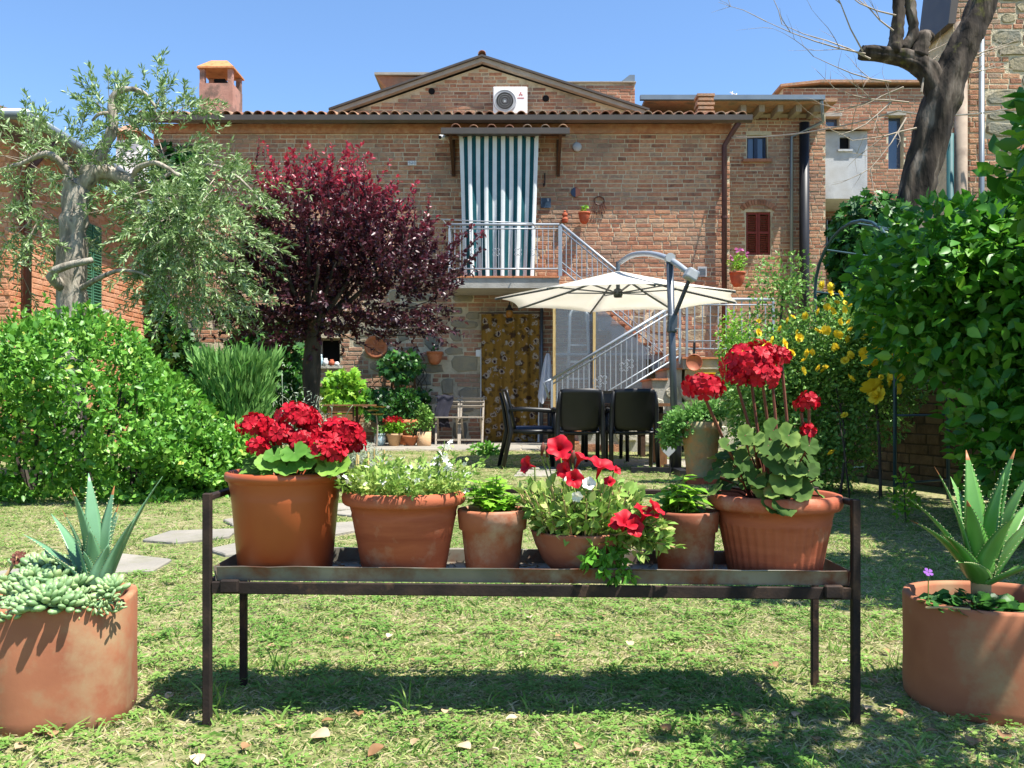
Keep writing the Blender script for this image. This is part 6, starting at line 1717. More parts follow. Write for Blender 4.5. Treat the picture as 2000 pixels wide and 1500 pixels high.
def clover():
    mb = MB()
    for k in range(6):
        c = Vector((R.uniform(-.035, .035), R.uniform(-.035, .035), R.uniform(.008, .022)))
        for j in range(3):
            an = 2 * PI * j / 3 + k; d = Vector((math.cos(an), math.sin(an), .15)); s_ = Vector((-d.y, d.x, 0)); r = R.uniform(.006, .01)
            mb.add([c, c + d * r * .7 - s_ * r * .55, c + d * r * 1.2 - s_ * r * .2, c + d * r * 1.2 + s_ * r * .2, c + d * r * .7 + s_ * r * .55], [(0, 1, 2, 3, 4)], R.uniform(0, .25))
    return mb
tufts += [clover() for _ in range(3)]
bands = [(1.45, 2.6, 3600), (2.6, 4.2, 2200), (4.2, 7, 900), (7, 10.5, 400), (10.5, 13.6, 200)]
pp = []
for y0, y1, dens in bands:
    xw = y1 * .68 + .4; n_ = int(2 * xw * (y1 - y0) * dens); q = np.stack([N.uniform(-xw, xw, n_), N.uniform(y0, y1, n_), np.zeros(n_)], 1); pp.append(q)
pp = np.concatenate(pp)
# bare under hedge and bush, thin where the lawn is worn
worn = np.sin(pp[:, 0] * 2.3 + 1.2 * np.sin(pp[:, 1] * 1.7)) * np.sin(pp[:, 1] * 2.9 + pp[:, 0]) 
kp = ~((pp[:, 0] < -2.5) & (pp[:, 1] > 6.9)) & ~((pp[:, 0] > 3.2) & (pp[:, 1] > 5.2)) & (N.random(len(pp)) > np.clip(worn * .7 - .1, 0, .6))
pp = pp[kp]
def in_poly(p, poly):
    x, y = p[:, 0], p[:, 1]; c = np.zeros(len(p), bool); n = len(poly)
    for i in range(n):
        (x1, y1), (x2, y2) = poly[i], poly[(i + 1) % n]
        c ^= ((y1 > y) != (y2 > y)) & (x < (x2 - x1) * (y - y1) / (y2 - y1 + 1e-12) + x1)
    return c
for sl_p in slabs: pp = pp[~in_poly(pp, [G(*q) for q in sl_p])]
kk = len(pp)
ix = N.choice(len(tufts), kk, p=np.array([.11] * 5 + [.09] * 3 + [.02] * 2 + [.03] * 2 + [.08 / 3] * 3))
gn_scatter('lawn_grass', pp, N.random(kk) * 6.28, .7 + .6 * N.random(kk) + .25 * (pp[:, 1] > 7), ix, tufts, MATS['grass_blades'])

# ================================================================ foreground: the pot stand and its pots
M('rust_iron', ['#1b1614', '#2b221e', '#3d2f27'], scale=14, rough=.8, metal=.2, bump=.08, bscale=160, dirt=('#5d4634', 9, .56, .7))
M('tray_metal', ['#5c5a50', '#7a776b', '#8b8678'], scale=5, rough=.55, metal=.35, dirt=('#6b3f2a', 6, .48, .66))
M('pot_plastic', ['#9a4a28', '#a4532c', '#934525'], scale=3, rough=.42, spec=.45, dirt=('#94552f', 40, .66, .72))
M('pot_clay_a', ['#9d5236', '#a95d40', '#934a32'], scale=5, rough=.78, bump=.06, bscale=70, stretch=(1, 1, 6), dirt=('#b58d74', 7, .58, .76))
M('pot_clay_b', ['#9c5a40', '#aa6a4c', '#8e5038'], scale=6, rough=.9, bump=.07, bscale=60, dirt=('#b39a84', 8, .48, .68))
M('pot_clay_c', ['#7d4430', '#8a4e38', '#965c44'], scale=6, rough=.9, bump=.07, bscale=60, dirt=('#9c8874', 9, .5, .7))
M('flue_clay', ['#935a40', '#a3694b', '#89523b'], scale=3, rough=.88, bump=.025, bscale=90, dirt=('#9c7e5e', 5.5, .5, .66))
M('leaf_geranium', [(0, '#345c20'), (.5, '#568630'), (.85, '#88ac48'), (1, '#b7b050')], scale=14, rough=.6, attr='tint', amix=.75, transl=.25, spec=.25)
M('leaf_geranium_dark', [(0, '#26391a'), (.5, '#415c28'), (.85, '#788e48'), (1, '#927046')], scale=14, rough=.7, attr='tint', amix=.7, transl=.2, spec=.1)
M('stem_green', ['#6a7f3a', '#7c8f48'], scale=8, rough=.6)
M('stem_red', ['#5a3026', '#6d4030'], scale=8, rough=.6)
M('petal_white', ['#e4e2d8', '#efede6'], scale=9, rough=.7, transl=.3)
M('leaf_petunia', [(0, '#587f34'), (.5, '#8aac4e'), (1, '#c2c878')], scale=12, rough=.6, attr='tint', amix=.75, transl=.28)
M('dry_stem', ['#9c7f58', '#b49a70'], scale=12, rough=.9)
M('leaf_aloe', [(0, '#46714a'), (.5, '#66906a'), (1, '#86a884')], scale=7, rough=.38, attr='tint', amix=.6, spec=.5)
M('leaf_aloe_green', [(0, '#3c6b2c'), (.5, '#578a3e'), (1, '#7ba65a')], scale=7, rough=.38, attr='tint', amix=.6, spec=.5, transl=.08)
M('aloe_tip', ['#8a5a34', '#a06a40'], scale=12, rough=.5)
M('aloe_tooth', ['#b5ba86', '#c8c896'], scale=12, rough=.5)
M('leaf_sedum', [(0, '#5c7d4c'), (.5, '#7f9c6a'), (1, '#abb87c')], scale=12, rough=.42, attr='tint', amix=.7, spec=.4)
M('violet_petal', ['#7d3fa0', '#9658b8'], scale=12, rough=.6, transl=.3)
M('dead_leaf', [(0, '#7a5638'), (.5, '#a3835e'), (1, '#d0bca0')], scale=30, rough=.8, attr='tint', amix=.8, transl=.15)

sd_ = thing('plant_stand', 'long low rusty iron plant stand with metal tray carrying six flower pots', 'stand')
YF, YK = 2.08, 2.36
XL, XR = -.707, .797
tz = .335
def ib(a, b, name='rail', w=.022, h=None, m='rust_iron'):
    mb = MB(); mb.bar(a, b, w, h); return mod_bevel(mb.build(name, MATS[m], sd_), .002, 1)
for x in (XL, XR):
    dz = .008 if x < 0 else -.006
    ib((x, YF, -.03), (x, YF, .53 + dz), 'leg', .019, .019)
    ib((x, YK, -.03), (x, YK, .532 + dz), 'leg', .018, .018)
    ib((x, YF + .002, .52 + dz), (x, YK - .002, .52 + dz), 'side_rail', .02, .012)
    ib((x, YF + .01, .315 + dz), (x, YK - .01, .315 + dz), 'side_rail', .02, .02)
ib((XL + .01, YK, .522), (XR - .01, YK, .51), 'back_rail', .018, .012)
ib((XL + .011, YF - .003, .32), (XR - .011, YF - .003, .306), 'front_rail', .01, .028)
ib((XL + .013, YK, .316), (XR - .013, YK, .302), 'back_rail', .012, .03)
for x in (XL + .055, XR - .055):
    mb = MB(); mb.box((x, YF - .012, .325 if x < 0 else .312), (.042, .016, .03)); mod_bevel(mb.build('clip', MATS['rust_iron'], sd_), .003, 1)
mb = MB()
y0, y1, x0, x1 = YF + .004, YK - .006, XL + .02, XR - .015
def tzz(x): return .334 - .012 * (x - x0) / (x1 - x0)
nu = 24
secs = [(y0 - .006, .034), (y0, .032), (y0 + .004, .0), (y1 - .004, .0), (y1, .032), (y1 + .004, .034)]
v, f = [], []
for i in range(nu + 1):
    x = x0 + (x1 - x0) * i / nu
    for y, z in secs: v.append((x, y, tzz(x) + z + (R.uniform(-.0015, .0015) if z else 0)))
for i in range(nu):
    for j in range(5): a = i * 6 + j; f.append((a, a + 1, a + 7, a + 6))
mb.add(v, f)
mb.add([(x0, y0, tzz(x0)), (x0, y1, tzz(x0)), (x0 - .006, y1, tzz(x0) + .034), (x0 - .006, y0, tzz(x0) + .034), (x1, y0, tzz(x1)), (x1, y1, tzz(x1)), (x1 + .006, y1, tzz(x1) + .034), (x1 + .006, y0, tzz(x1) + .034)], [(0, 1, 2, 3), (4, 7, 6, 5)])
o = mb.build('tray', MATS['tray_metal'], sd_); s_ = o.modifiers.new('s', 'SOLIDIFY'); s_.thickness = .002
mb = MB()
q = N.random((900, 3))
leaf_mesh('tray_litter', np.stack([x0 + .03 + (x1 - x0 - .06) * q[:, 0], y0 + .02 + (y1 - y0 - .04) * q[:, 1], .327 + .012 * q[:, 2] * 0 + .008 - .012 * q[:, 0]], 1), N.normal(size=(900, 3)) * np.array([1, 1, .2]), np.tile(np.array([0, 0, 1.]), (900, 1)) + N.normal(size=(900, 3)) * .3, .012 + .01 * q[:, 2], KITE, N.random(900), MATS['dead_leaf'], sd_)['kind'] = 'stuff'

def pot_body(root, prof, mat_, n=56, fn=None, soil_z=None, soil_r=None):
    mb = MB(); mb.lathe(prof, n=n, fn=fn); mb.build('pot', MATS[mat_], root, True)
    mb = MB(); mb.lathe([(soil_r, 0), (soil_r * .6, .006), (.001, .01)], (0, 0, soil_z), 30); mb.build('soil', MATS['soil'], root)
PY = 2.21
def flute(a, i): return 1 + (.014 * math.cos(a * 38) if 1 <= i <= 3 else 0)
def stand_pot(label, px, h, prof, mat_, sz, sr, fn=None, dy=0.):
    x = PX(px, PY); z = tzz(x) + .003
    t_ = thing('flower_pot', label, 'flower pot', (x, PY + dy, z), R.uniform(0, 6), 'pots on the stand'); pot_body(t_, prof, mat_, 240 if fn is flute else 56, fn, sz, sr); return t_
k_ = 795.
# profiles: outside up, over the rim, inside down
stand_pot('tall smooth orange plastic pot at the left end of the stand', 558, .243, [(.108, 0), (.113, .002), (.1285, .175), (.130, .18), (.1295, .186), (.136, .218), (.1375, .221), (.143, .224), (.146, .234), (.143, .243), (.137, .245), (.133, .242), (.127, .19)], 'pot_plastic', .205, .128)
def rough_rim(a, i): return 1 + .004 * math.sin(a * 3) + .002 * math.sin(a * 7)
stand_pot('wide terracotta pot with thick rolled rim, second on the stand', 790, .2, [(.098, 0), (.102, .002), (.127, .135), (.129, .14), (.128, .146), (.134, .166), (.145, .167), (.150, .172), (.152, .185), (.149, .197), (.14, .2), (.132, .198), (.126, .17)], 'pot_clay_a', .175, .128, rough_rim)
stand_pot('small plain clay pot with collar rim, third on the stand', 962, .155, [(.062, 0), (.065, .002), (.076, .104), (.083, .107), (.087, .15), (.086, .155), (.079, .156), (.076, .15), (.073, .11)], 'pot_clay_b', .128, .074, rough_rim)
stand_pot('low rounded clay bowl of red petunias in the middle of the stand', 1136, .105, [(.055, 0), (.07, .004), (.095, .03), (.115, .07), (.125, .1), (.127, .105), (.123, .108), (.118, .103), (.108, .075)], 'pot_clay_c', .09, .113, rough_rim)
stand_pot('small brown clay pot with collar, fifth on the stand', 1338, .155, [(.063, 0), (.066, .002), (.0735, .103), (.079, .106), (.083, .15), (.082, .155), (.076, .156), (.073, .15), (.07, .11)], 'pot_clay_c', .125, .071, rough_rim)
def flute(a, i): return 1 + (.012 * math.cos(a * 38) if 1 <= i <= 3 else 0)
stand_pot('fluted terracotta pot with wide rim at the right end of the stand', 1512, .2, [(.105, 0), (.11, .002), (.118, .05), (.133, .125), (.136, .13), (.135, .136), (.142, .162), (.154, .163), (.16, .17), (.162, .185), (.158, .197), (.149, .2), (.14, .197), (.134, .17)], 'pot_clay_a', .17, .134, flute)

# ---- geranium parts
def floret_into(mb, c, nrm, r):
    nrm = Vector(nrm).normalized(); x = nrm.orthogonal().normalized(); y = nrm.cross(x); a0 = R.uniform(0, 6)
    for k in range(5):
        an = a0 + 2 * PI * k / 5 + R.uniform(-.12, .12); d = x * math.cos(an) + y * math.sin(an); s_ = nrm.cross(d); cup = R.uniform(.15, .5); tt = min(1, max(0, R.gauss(.5, .25)))
        def q(l, w, b=0): return c + d * (l * r) + s_ * (w * r) + nrm * ((cup * l * (1.1 - .6 * l) + b) * r)
        mb.add([q(.05, 0), q(.45, -.3), q(.85, -.38, R.uniform(-.06, .06)), q(1.05, 0, R.uniform(-.14, .1)), q(.85, .38, R.uniform(-.06, .06)), q(.45, .3), q(.6, 0, -.05)], [(0, 1, 6), (1, 2, 6), (2, 3, 6), (3, 4, 6), (4, 5, 6), (5, 0, 6)], tt)
def flower_head(root, c, rad, n, r=.021, squash=.7, up=Vector((0, 0, 1))):
    """umbel of florets covering a dome"""
    mb = MB()
    for k in range(n):
        z = 1 - 1.45 * (k + .5) / n; an = k * 2.399963; rr = math.sqrt(max(0, 1 - z * z)); d = Vector((rr * math.cos(an), rr * math.sin(an), z)); d = (d + Vector((R.uniform(-.2, .2),) * 3)).normalized()
        p = Vector(c) + Vector((d.x * rad, d.y * rad, d.z * rad * squash)) * R.uniform(.62, 1.2)
        floret_into(mb, p, d, r * R.uniform(.85, 1.15))
    o = mb.build('flower_head', MATS['petal_red'], root); return o
def ger_leaf_mesh(name, mat_, t):
    mb = MB(); v = [(0, 0, 0)]; n = 36; ruff = R.uniform(.05, .11)
    for ring, rr in ((0, .5), (1, 1.)):
        for k in range(n):
            an = -PI * .5 + .28 + (2 * PI - .56) * k / (n - 1); s_ = rr * (1 + (.1 * abs(math.sin(an * 3.5)) - .06 + .025 * math.sin(an * 17)) * ring); v.append((s_ * math.cos(an), s_ * math.sin(an), .16 * rr ** 1.5 + ruff * ring * math.sin(an * 7)))
    f = [(0, 1 + k, 2 + k) for k in range(n - 1)] + [(1 + k, 1 + n + k, 2 + n + k, 2 + k) for k in range(n - 1)]
    tt = [min(1, t * .7)] + [t * .85] * n + [min(1, t + .06)] * n
    mb.add(v, f, tt); return mesh_from(name, mb.v, mb.f, mb.t, True, [mat_])
GL = [ger_leaf_mesh('leaf', MATS['leaf_geranium'], t) for t in (.25, .4, .5, .6, .7, .9)]
GD = [ger_leaf_mesh('leaf', MATS['leaf_geranium_dark'], t) for t in (.2, .35, .5, .6, .75, .95)]
def ger_leaf(root, meshes, base, tip, size, stem_mat='stem_green', face=None):
    base, tip = Vector(base), Vector(tip); mb = MB(); mid = base.lerp(tip, .5) + Vector((0, 0, .012)); mb.tube([base, mid, tip], .0022, 5)
    o = bpy.data.objects.new('leaf', R.choice(meshes)); link(o, root); o.location = tip
    out = (tip - base); out.z = 0; out = out.normalized() if out.length > 1e-4 else Vector((1, 0, 0))
    n_ = Vector(face).normalized() if face else (out * .6 + Vector((R.uniform(-.5, .5), R.uniform(-.6, .1), 1))).normalized()
    y = (out - n_ * out.dot(n_)).normalized(); x = y.cross(n_); o.rotation_euler = Matrix((x, y, n_)).transposed().to_euler(); o.scale = (size,) * 3
    return mb
def plant(name, label, px, z): 
    x = PX(px, PY); return thing(name, label, 'plant', (x, PY, z)), x
def loc_of(root, px, py, Y=PY): return P(px, py, Y) - Vector(root.location)

# left geranium
g1, x = plant('geranium', 'red geranium with bright green leaves in the tall orange pot', 558, .335 + .21)
stm = MB()
for px, py, rad, n, Y in ((577, 815, .046, 26, 2.17), (600, 822, .035, 18, 2.22), (497, 832, .038, 20, 2.18), (525, 842, .036, 20, 2.25), (548, 850, .036, 18, 2.15), (506, 872, .024, 10, 2.12), (588, 862, .036, 20, 2.15), (612, 850, .03, 16, 2.22), (660, 842, .042, 24, 2.18), (682, 850, .038, 22, 2.16), (640, 868, .036, 18, 2.14), (690, 870, .03, 14, 2.2), (655, 885, .03, 14, 2.1), (630, 880, .028, 12, 2.1)):
    c = loc_of(g1, px, py, Y); flower_head(g1, c, rad * .9, int(n * 1.35), .0175); b = Vector((c.x * .35, c.y * .35, 0)); stm.tube([b, b.lerp(c, .6) + Vector((0, 0, .01)), c - Vector((0, 0, .015))], .0032, 5)
for k in range(34):
    an = k * 2.4; r = .03 + .085 * R.random(); tip = Vector((r * math.cos(an) + .02, r * math.sin(an) - .02, R.uniform(.025, .085) + .02 * (1 - r / .1))); m_ = ger_leaf(g1, GL, (tip.x * .3, tip.y * .3, 0), tip, R.uniform(.02, .034)); stm.add(m_.v, m_.f)
for px, py in ((520, 905), (560, 912), (600, 905), (640, 915), (618, 880), (575, 885), (535, 890), (662, 912)):
    tip = loc_of(g1, px, py, 2.09); m_ = ger_leaf(g1, GL, (tip.x * .4, 0, 0), tip, R.uniform(.024, .033), face=(R.uniform(-.3, .3), -.7, .8)); stm.add(m_.v, m_.f)
stm.build('stems', MATS['stem_green'], g1)

# right tall geranium
g6, x = plant('geranium', 'tall red geranium with large flower heads in the fluted pot', 1512, .325 + .175)
stm = MB()
for px, py, rad, n, Y, sq, bx in ((1465, 712, .072, 46, 2.2, .78, -.02), (1440, 735, .03, 12, 2.17, .8, -.02), (1490, 738, .04, 18, 2.15, .8, 0), (1375, 757, .05, 28, 2.14, .62, -.06), (1527, 696, .024, 10, 2.22, .8, .03), (1505, 690, .02, 6, 2.24, .8, .01), (1580, 782, .021, 7, 2.16, .9, .06), (1565, 790, .016, 4, 2.18, .9, .06), (1578, 842, .012, 4, 2.16, .8, .06)):
    c = loc_of(g6, px, py, Y); flower_head(g6, c, rad * .9, int(n * 1.35), .0185 if rad > .03 else .016, sq); b = Vector((bx, -.01, .02)); stm.tube([b, b.lerp(c, .5) + Vector((bx * .2, 0, .01)), c - Vector((0, 0, .02))], .0038, 6)
# pedicels under the big heads
for k in range(26):
    c = loc_of(g6, 1465, 735, 2.2); an = k * 2.4; e = c + Vector((.05 * math.cos(an), .05 * math.sin(an), R.uniform(-.005, .03))); stm.tube([c - Vector((0, 0, .02)), e], .0012, 4)
for k in range(60):
    an = k * 2.4; r = .03 + .11 * R.random(); tip = Vector((r * math.cos(an) - .02, r * math.sin(an) - .02, R.uniform(.03, .17) * (1.1 - r * 3))); m_ = ger_leaf(g6, GD, (tip.x * .25, tip.y * .25, .0), tip, R.uniform(.02, .033)); stm.add(m_.v, m_.f)
for px, py, s_ in ((1520, 905, .048), (1535, 940, .045), (1560, 955, .04), (1512, 985, .04), (1530, 990, .036), (1500, 870, .036), (1470, 855, .034), (1540, 850, .036), (1580, 920, .03), (1450, 900, .034), (1430, 920, .03), (1475, 935, .034), (1495, 950, .04), (1420, 870, .026), (1580, 870, .03), (1510, 840, .035), (1455, 850, .03), (1545, 880, .035)):
    tip = loc_of(g6, px, py, 2.06 + R.uniform(-.01, .04)); m_ = ger_leaf(g6, GD, (tip.x * .4, -.02, .0), tip, s_ * .82, face=(R.uniform(-.4, .4), -.8, R.uniform(.2, .9))); stm.add(m_.v, m_.f)
stm.build('stems', MATS['stem_red'], g6)

# white-flowered trailing plant (second pot)
w2, x = plant('white_flower_plant', 'fine-leaved plant dotted with small white flowers in the wide pot', 790, .334 + .18)
n_ = 210
an = N.random(n_) * 2 * PI; rr = .125 * N.random(n_) ** .5
sp = np.stack([rr * np.cos(an), rr * np.sin(an), np.zeros(n_)], 1); dd = np.stack([np.cos(an) * rr * 7, np.sin(an) * rr * 7, .7 + .5 * N.random(n_)], 1); ll = .05 + .05 * N.random(n_)
rt = an < .6; ll[rt & (rr > .07)] *= 1.5
pos, ax, nm, t = shoots(sp, dd, ll, 16, .02, .8)
leaf_mesh('foliage', pos, ax, nm, .017 * (.7 + .6 * N.random(len(pos))), KITE, np.clip(.35 + .5 * N.random(len(pos)), 0, 1), MATS['leaf_petunia'], w2)
WF = blossom_mesh('small_flower', MATS['petal_white'], 5, .25, 1)
ends = sp + unit(dd) * ll[:, None]
for k in range(95):
    e = ends[R.randrange(n_)] + N.normal(size=3) * .006
    o = bpy.data.objects.new('small_flower', WF); link(o, w2); o.location = tuple(e); o.rotation_euler = (R.uniform(.1, 1.3), R.uniform(-.5, .5), R.uniform(0, 6)); o.scale = (R.uniform(.006, .0095),) * 3
mb = MB()
for px, py in ((868, 870), (880, 905), (905, 935), (855, 900)):
    c = loc_of(w2, px, py); mb.tube([(c.x * .6, 0, 0), Vector((c.x * .8, c.y * .5, c.z * .4)), c], .002, 4)
    k = 26; tq = N.random((k, 1)); pp_ = np.array([c.x * .6, 0, 0]) * (1 - tq) + np.array(c) * tq; leaf_mesh('sprig', pp_, N.normal(size=(k, 3)) + np.array([0, 0, .4]), N.normal(size=(k, 3)), .018, KITE, N.random(k), MATS['leaf_petunia'], w2)
    for q in range(5):
        o = bpy.data.objects.new('small_flower', WF); link(o, w2); o.location = c + Vector((R.uniform(-.012, .012), R.uniform(-.02, 0), R.uniform(-.03, .012))); o.rotation_euler = (R.uniform(.3, 1.4), 0, R.uniform(0, 6)); o.scale = (.009,) * 3
mb.build('stems', MATS['stem_green'], w2)

# herb in the third pot
def herb(label, px, z, leafm, n, h, r, size, tm, mat_, stem='stem_green'):
    t_, x = plant('potted_herb', label, px, z); mb = MB()
    A_ = []
    for k in range(n):
        an = k * 2.4; rr = r * math.sqrt((k + .5) / n); tip = Vector((rr * math.cos(an), rr * math.sin(an), h * R.uniform(.55, 1.05) * (1.15 - .5 * rr / r))); b = Vector((tip.x * .25, tip.y * .25, 0)); mb.tube([b, b.lerp(tip, .6) + Vector((0, 0, .006)), tip], .0016, 4); A_.append((b, tip))
    mb.build('stems', MATS[stem], t_)
    ps, axs, nms = [], [], []
    for b, tip in A_:
        for q in range(leafm):
            f = .35 + .65 * (q + .5) / leafm; p = b.lerp(tip, f); an = q * 2.4 + R.random(); d = Vector((math.cos(an), math.sin(an), R.uniform(-.2, .35))); ps.append(tuple(p)); axs.append(tuple(d)); nms.append((R.uniform(-.3, .3), R.uniform(-.4, .1), 1))
    me_lab = leaf_mesh('foliage', ps, axs, nms, size * (.6 + .6 * N.random(len(ps))), tm, .3 + .6 * N.random(len(ps)), MATS[mat_], t_)
    return t_
POINTED = _t([(0, 0, 0), (-.2, .3, .05), (-.17, .55, .04), (0, 1, -.12), (.17, .55, .04), (.2, .3, .05), (0, .45, -.01)], [(0, 5, 6), (5, 4, 6), (4, 3, 6), (3, 2, 6), (2, 1, 6), (1, 0, 6)])
herb('bright green young herb with pale seed heads in the third pot', 962, .33 + .135, 8, 22, .105, .075, .036, LOBED, 'leaf_lime')
herb('young upright plant with pointed lime-green leaves in the fifth pot', 1330, .325 + .13, 11, 12, .135, .05, .056, POINTED, 'leaf_lime')

# petunias in the bowl
pe4, x = plant('petunia', 'petunia plant with red trumpet flowers trailing over the clay bowl', 1136, .33 + .095)
n_ = 120
an = N.random(n_) * 2 * PI; rr = .105 * N.random(n_) ** .5
sp = np.stack([rr * np.cos(an), rr * np.sin(an), np.zeros(n_)], 1); dd = np.stack([np.cos(an) * rr * 6, np.sin(an) * rr * 6, 1 + 0 * an], 1); ll = .06 + .075 * N.random(n_)
# trailing stems over the right front of the bowl
tr_n = 30; sp2 = np.stack([.05 + .07 * N.random(tr_n), -.06 - .05 * N.random(tr_n), .01 + 0 * N.random(tr_n)], 1); dd2 = np.stack([.35 + .7 * N.random(tr_n), -.35 - .4 * N.random(tr_n), -.25 + .8 * N.random(tr_n)], 1); ll2 = .06 + .07 * N.random(tr_n)
sp = np.concatenate([sp, sp2]); dd = np.concatenate([dd, dd2]); ll = np.concatenate([ll, ll2])
pos, ax, nm, t = shoots(sp, dd, ll, 18, .03, .75)
leaf_mesh('foliage', pos, ax, nm, .027 * (.6 + .7 * N.random(len(pos))), OVAL, N.random(len(pos)), MATS['leaf_petunia'], pe4)
pos, ax, nm, t = shoots(np.array([[.06, -.1, .0], [.05, -.11, .0], [.07, -.1, -.01], [.03, -.11, .0]]), np.array([[.1, -.4, -1.], [-.2, -.5, -1.1], [.4, -.4, -.8], [-.35, -.4, -.6]]), np.array([.095, .08, .085, .06]), 45, .03, .8)
leaf_mesh('trailing_shoot', pos, ax, nm, .026 * (.7 + .5 * N.random(len(pos))), OVAL, .2 + .5 * N.random(len(pos)), MATS['leaf_hedge'], pe4)['kind'] = 'stuff'
mb = MB(); u_ = unit(dd)
for a, b, c in zip(sp, u_, ll): mb.tube([a, a + b * c], .0018, 4)
for k in range(24):
    a = Vector((R.uniform(-.07, .07), R.uniform(-.09, .02), .02)); mb.tube([a, a + Vector((R.uniform(-.04, .04), R.uniform(-.03, .03), R.uniform(.02, .06)))], .0014, 4)
stuff(mb.build('stems', MATS['dry_stem'], pe4))
def trumpet(mat_):
    mb = MB(); n = 25; v = []; prof = [(.06, -1.3), (.12, -.9), (.2, -.4), (.45, -.12), (.8, .02), (1.0, .05)]
    for i, (r, z) in enumerate(prof):
        for k in range(n):
            an = 2 * PI * k / n; w = i / 5; rr = r * (1 + w * w * (.1 * math.cos(5 * an) + .04 * math.sin(13 * an))); v.append((rr * math.cos(an), rr * math.sin(an), z + w * w * (.1 * math.sin(5 * an) + .05 * math.sin(11 * an + 1))))
    f = [(i * n + k, i * n + (k + 1) % n, (i + 1) * n + (k + 1) % n, (i + 1) * n + k) for i in range(5) for k in range(n)]
    tt = []
    for i in range(6): tt += [.1 + .13 * i] * n
    mb.add(v, f, tt); return mesh_from('trumpet_flower', mb.v, mb.f, mb.t, True, [mat_])
TRD, TRW = trumpet(MATS['petal_red']), trumpet(MATS['petal_white'])
stm = MB()
for px, py, s_, m_, face, Y in ((1092, 872, .03, TRD, (-.1, -.75, .5), 2.13), (1027, 908, .022, TRD, (-.8, -.5, .2), 2.16), (1105, 892, .028, TRD, (-.3, -.1, 1), 2.2), (1135, 890, .028, TRD, (.4, -.1, .9), 2.18), (1175, 905, .032, TRD, (.3, -.35, 1), 2.12), (1100, 918, .02, TRD, (-.6, -.7, .2), 2.12), (1122, 935, .022, TRD, (.2, -.9, .2), 2.1), (1205, 918, .012, TRD, (.5, -.6, .5), 2.16), (1150, 944, .016, TRW, (0, -.9, .5), 2.1), (1110, 935, .014, TRW, (0, -.5, .8), 2.12), (1127, 970, .013, TRW, (0, -.8, -.2), 2.08), (1225, 1015, .03, TRD, (.2, -.6, .8), 2.05), (1208, 1020, .024, TRD, (-.4, -.5, .8), 2.06), (1262, 998, .03, TRD, (.4, -.3, 1), 2.06), (1282, 990, .024, TRD, (.7, -.3, .7), 2.07), (1240, 1030, .022, TRD, (.3, -.8, .3), 2.04), (1190, 940, .014, TRD, (0, -.7, .6), 2.12)):
    c = loc_of(pe4, px, py, Y); o = bpy.data.objects.new('trumpet_flower', m_); link(o, pe4); o.location = c; o.scale = (s_,) * 3; o.rotation_euler = Vector(face).to_track_quat('Z', 'Y').to_euler()
    stm.tube([Vector((c.x * .6, c.y * .5, .02)), c.lerp(Vector((c.x * .6, c.y * .5, .03)), .4) + Vector((0, 0, .01)), c - Vector(face).normalized() * s_ * 1.2], .0018, 4)
for px, py in ((1058, 890), (1068, 893), (1118, 905)):
    c = loc_of(pe4, px, py, 2.15); mb = MB(); mb.tube([c, c + Vector((.002, 0, .02)), c + Vector((.004, 0, .032))], [.003, .006, .002], 6); mb.build('bud', MATS['stem_red'], pe4, True); stm.tube([Vector((c.x * .5, c.y * .4, .02)), c], .0016, 4)
stm.build('flower_stems', MATS['stem_green'], pe4)

# ================================================================ big clay cylinders with succulents
def flue_pot(label, c, rx_, ry_, h, rot, sup=2.0, wall=.022):
    t_ = thing('clay_cylinder', label, 'planter', c, rot); n = 64; mb = MB(); v = []
    prof = [(.97, 0), (.985, .004), (1, .03), (1, h * .5), (1, h - .008), (.985, h), (1 - wall / rx_ * .8, h), (1 - wall / rx_, h - .01), (1 - wall / rx_, h - .08)]
    for r, z in prof:
        for k in range(n):
            an = 2 * PI * k / n; cs, sn = math.cos(an), math.sin(an); q = (abs(cs) ** sup + abs(sn) ** sup) ** (-1 / sup); w = 1 + .006 * math.sin(an * 2 + 1) + .004 * math.sin(an * 3 + z * 20); v.append((rx_ * r * q * cs * w, ry_ * r * q * sn * w, z))
    f = [(i * n + k, i * n + (k + 1) % n, (i + 1) * n + (k + 1) % n, (i + 1) * n + k) for i in range(len(prof) - 1) for k in range(n)]
    mb.add(v, f); mb.build('cylinder', MATS['flue_clay'], t_, True)
    mb = MB(); b = (len(prof) - 1) * n; rim = [(v[b + k][0] * 1.01, v[b + k][1] * 1.01, h - .05) for k in range(n)]; mb.add(rim + [(0, 0, h - .035)], [(k, (k + 1) % n, n) for k in range(n)]); mb.build('soil', MATS['soil'], t_, True)
    return t_
LP = Vector((PX(124, 2.16), 2.16, 0))
flue_pot('rounded terracotta cylinder planter at the bottom left corner', LP, .16, .15, .284, math.radians(14), 3.0)
RP = Vector((1.21, 2.255, 0))
flue_pot('wide weathered terracotta cylinder planter at the bottom right corner', RP, .205, .2, .262, math.radians(-8), 2.3)

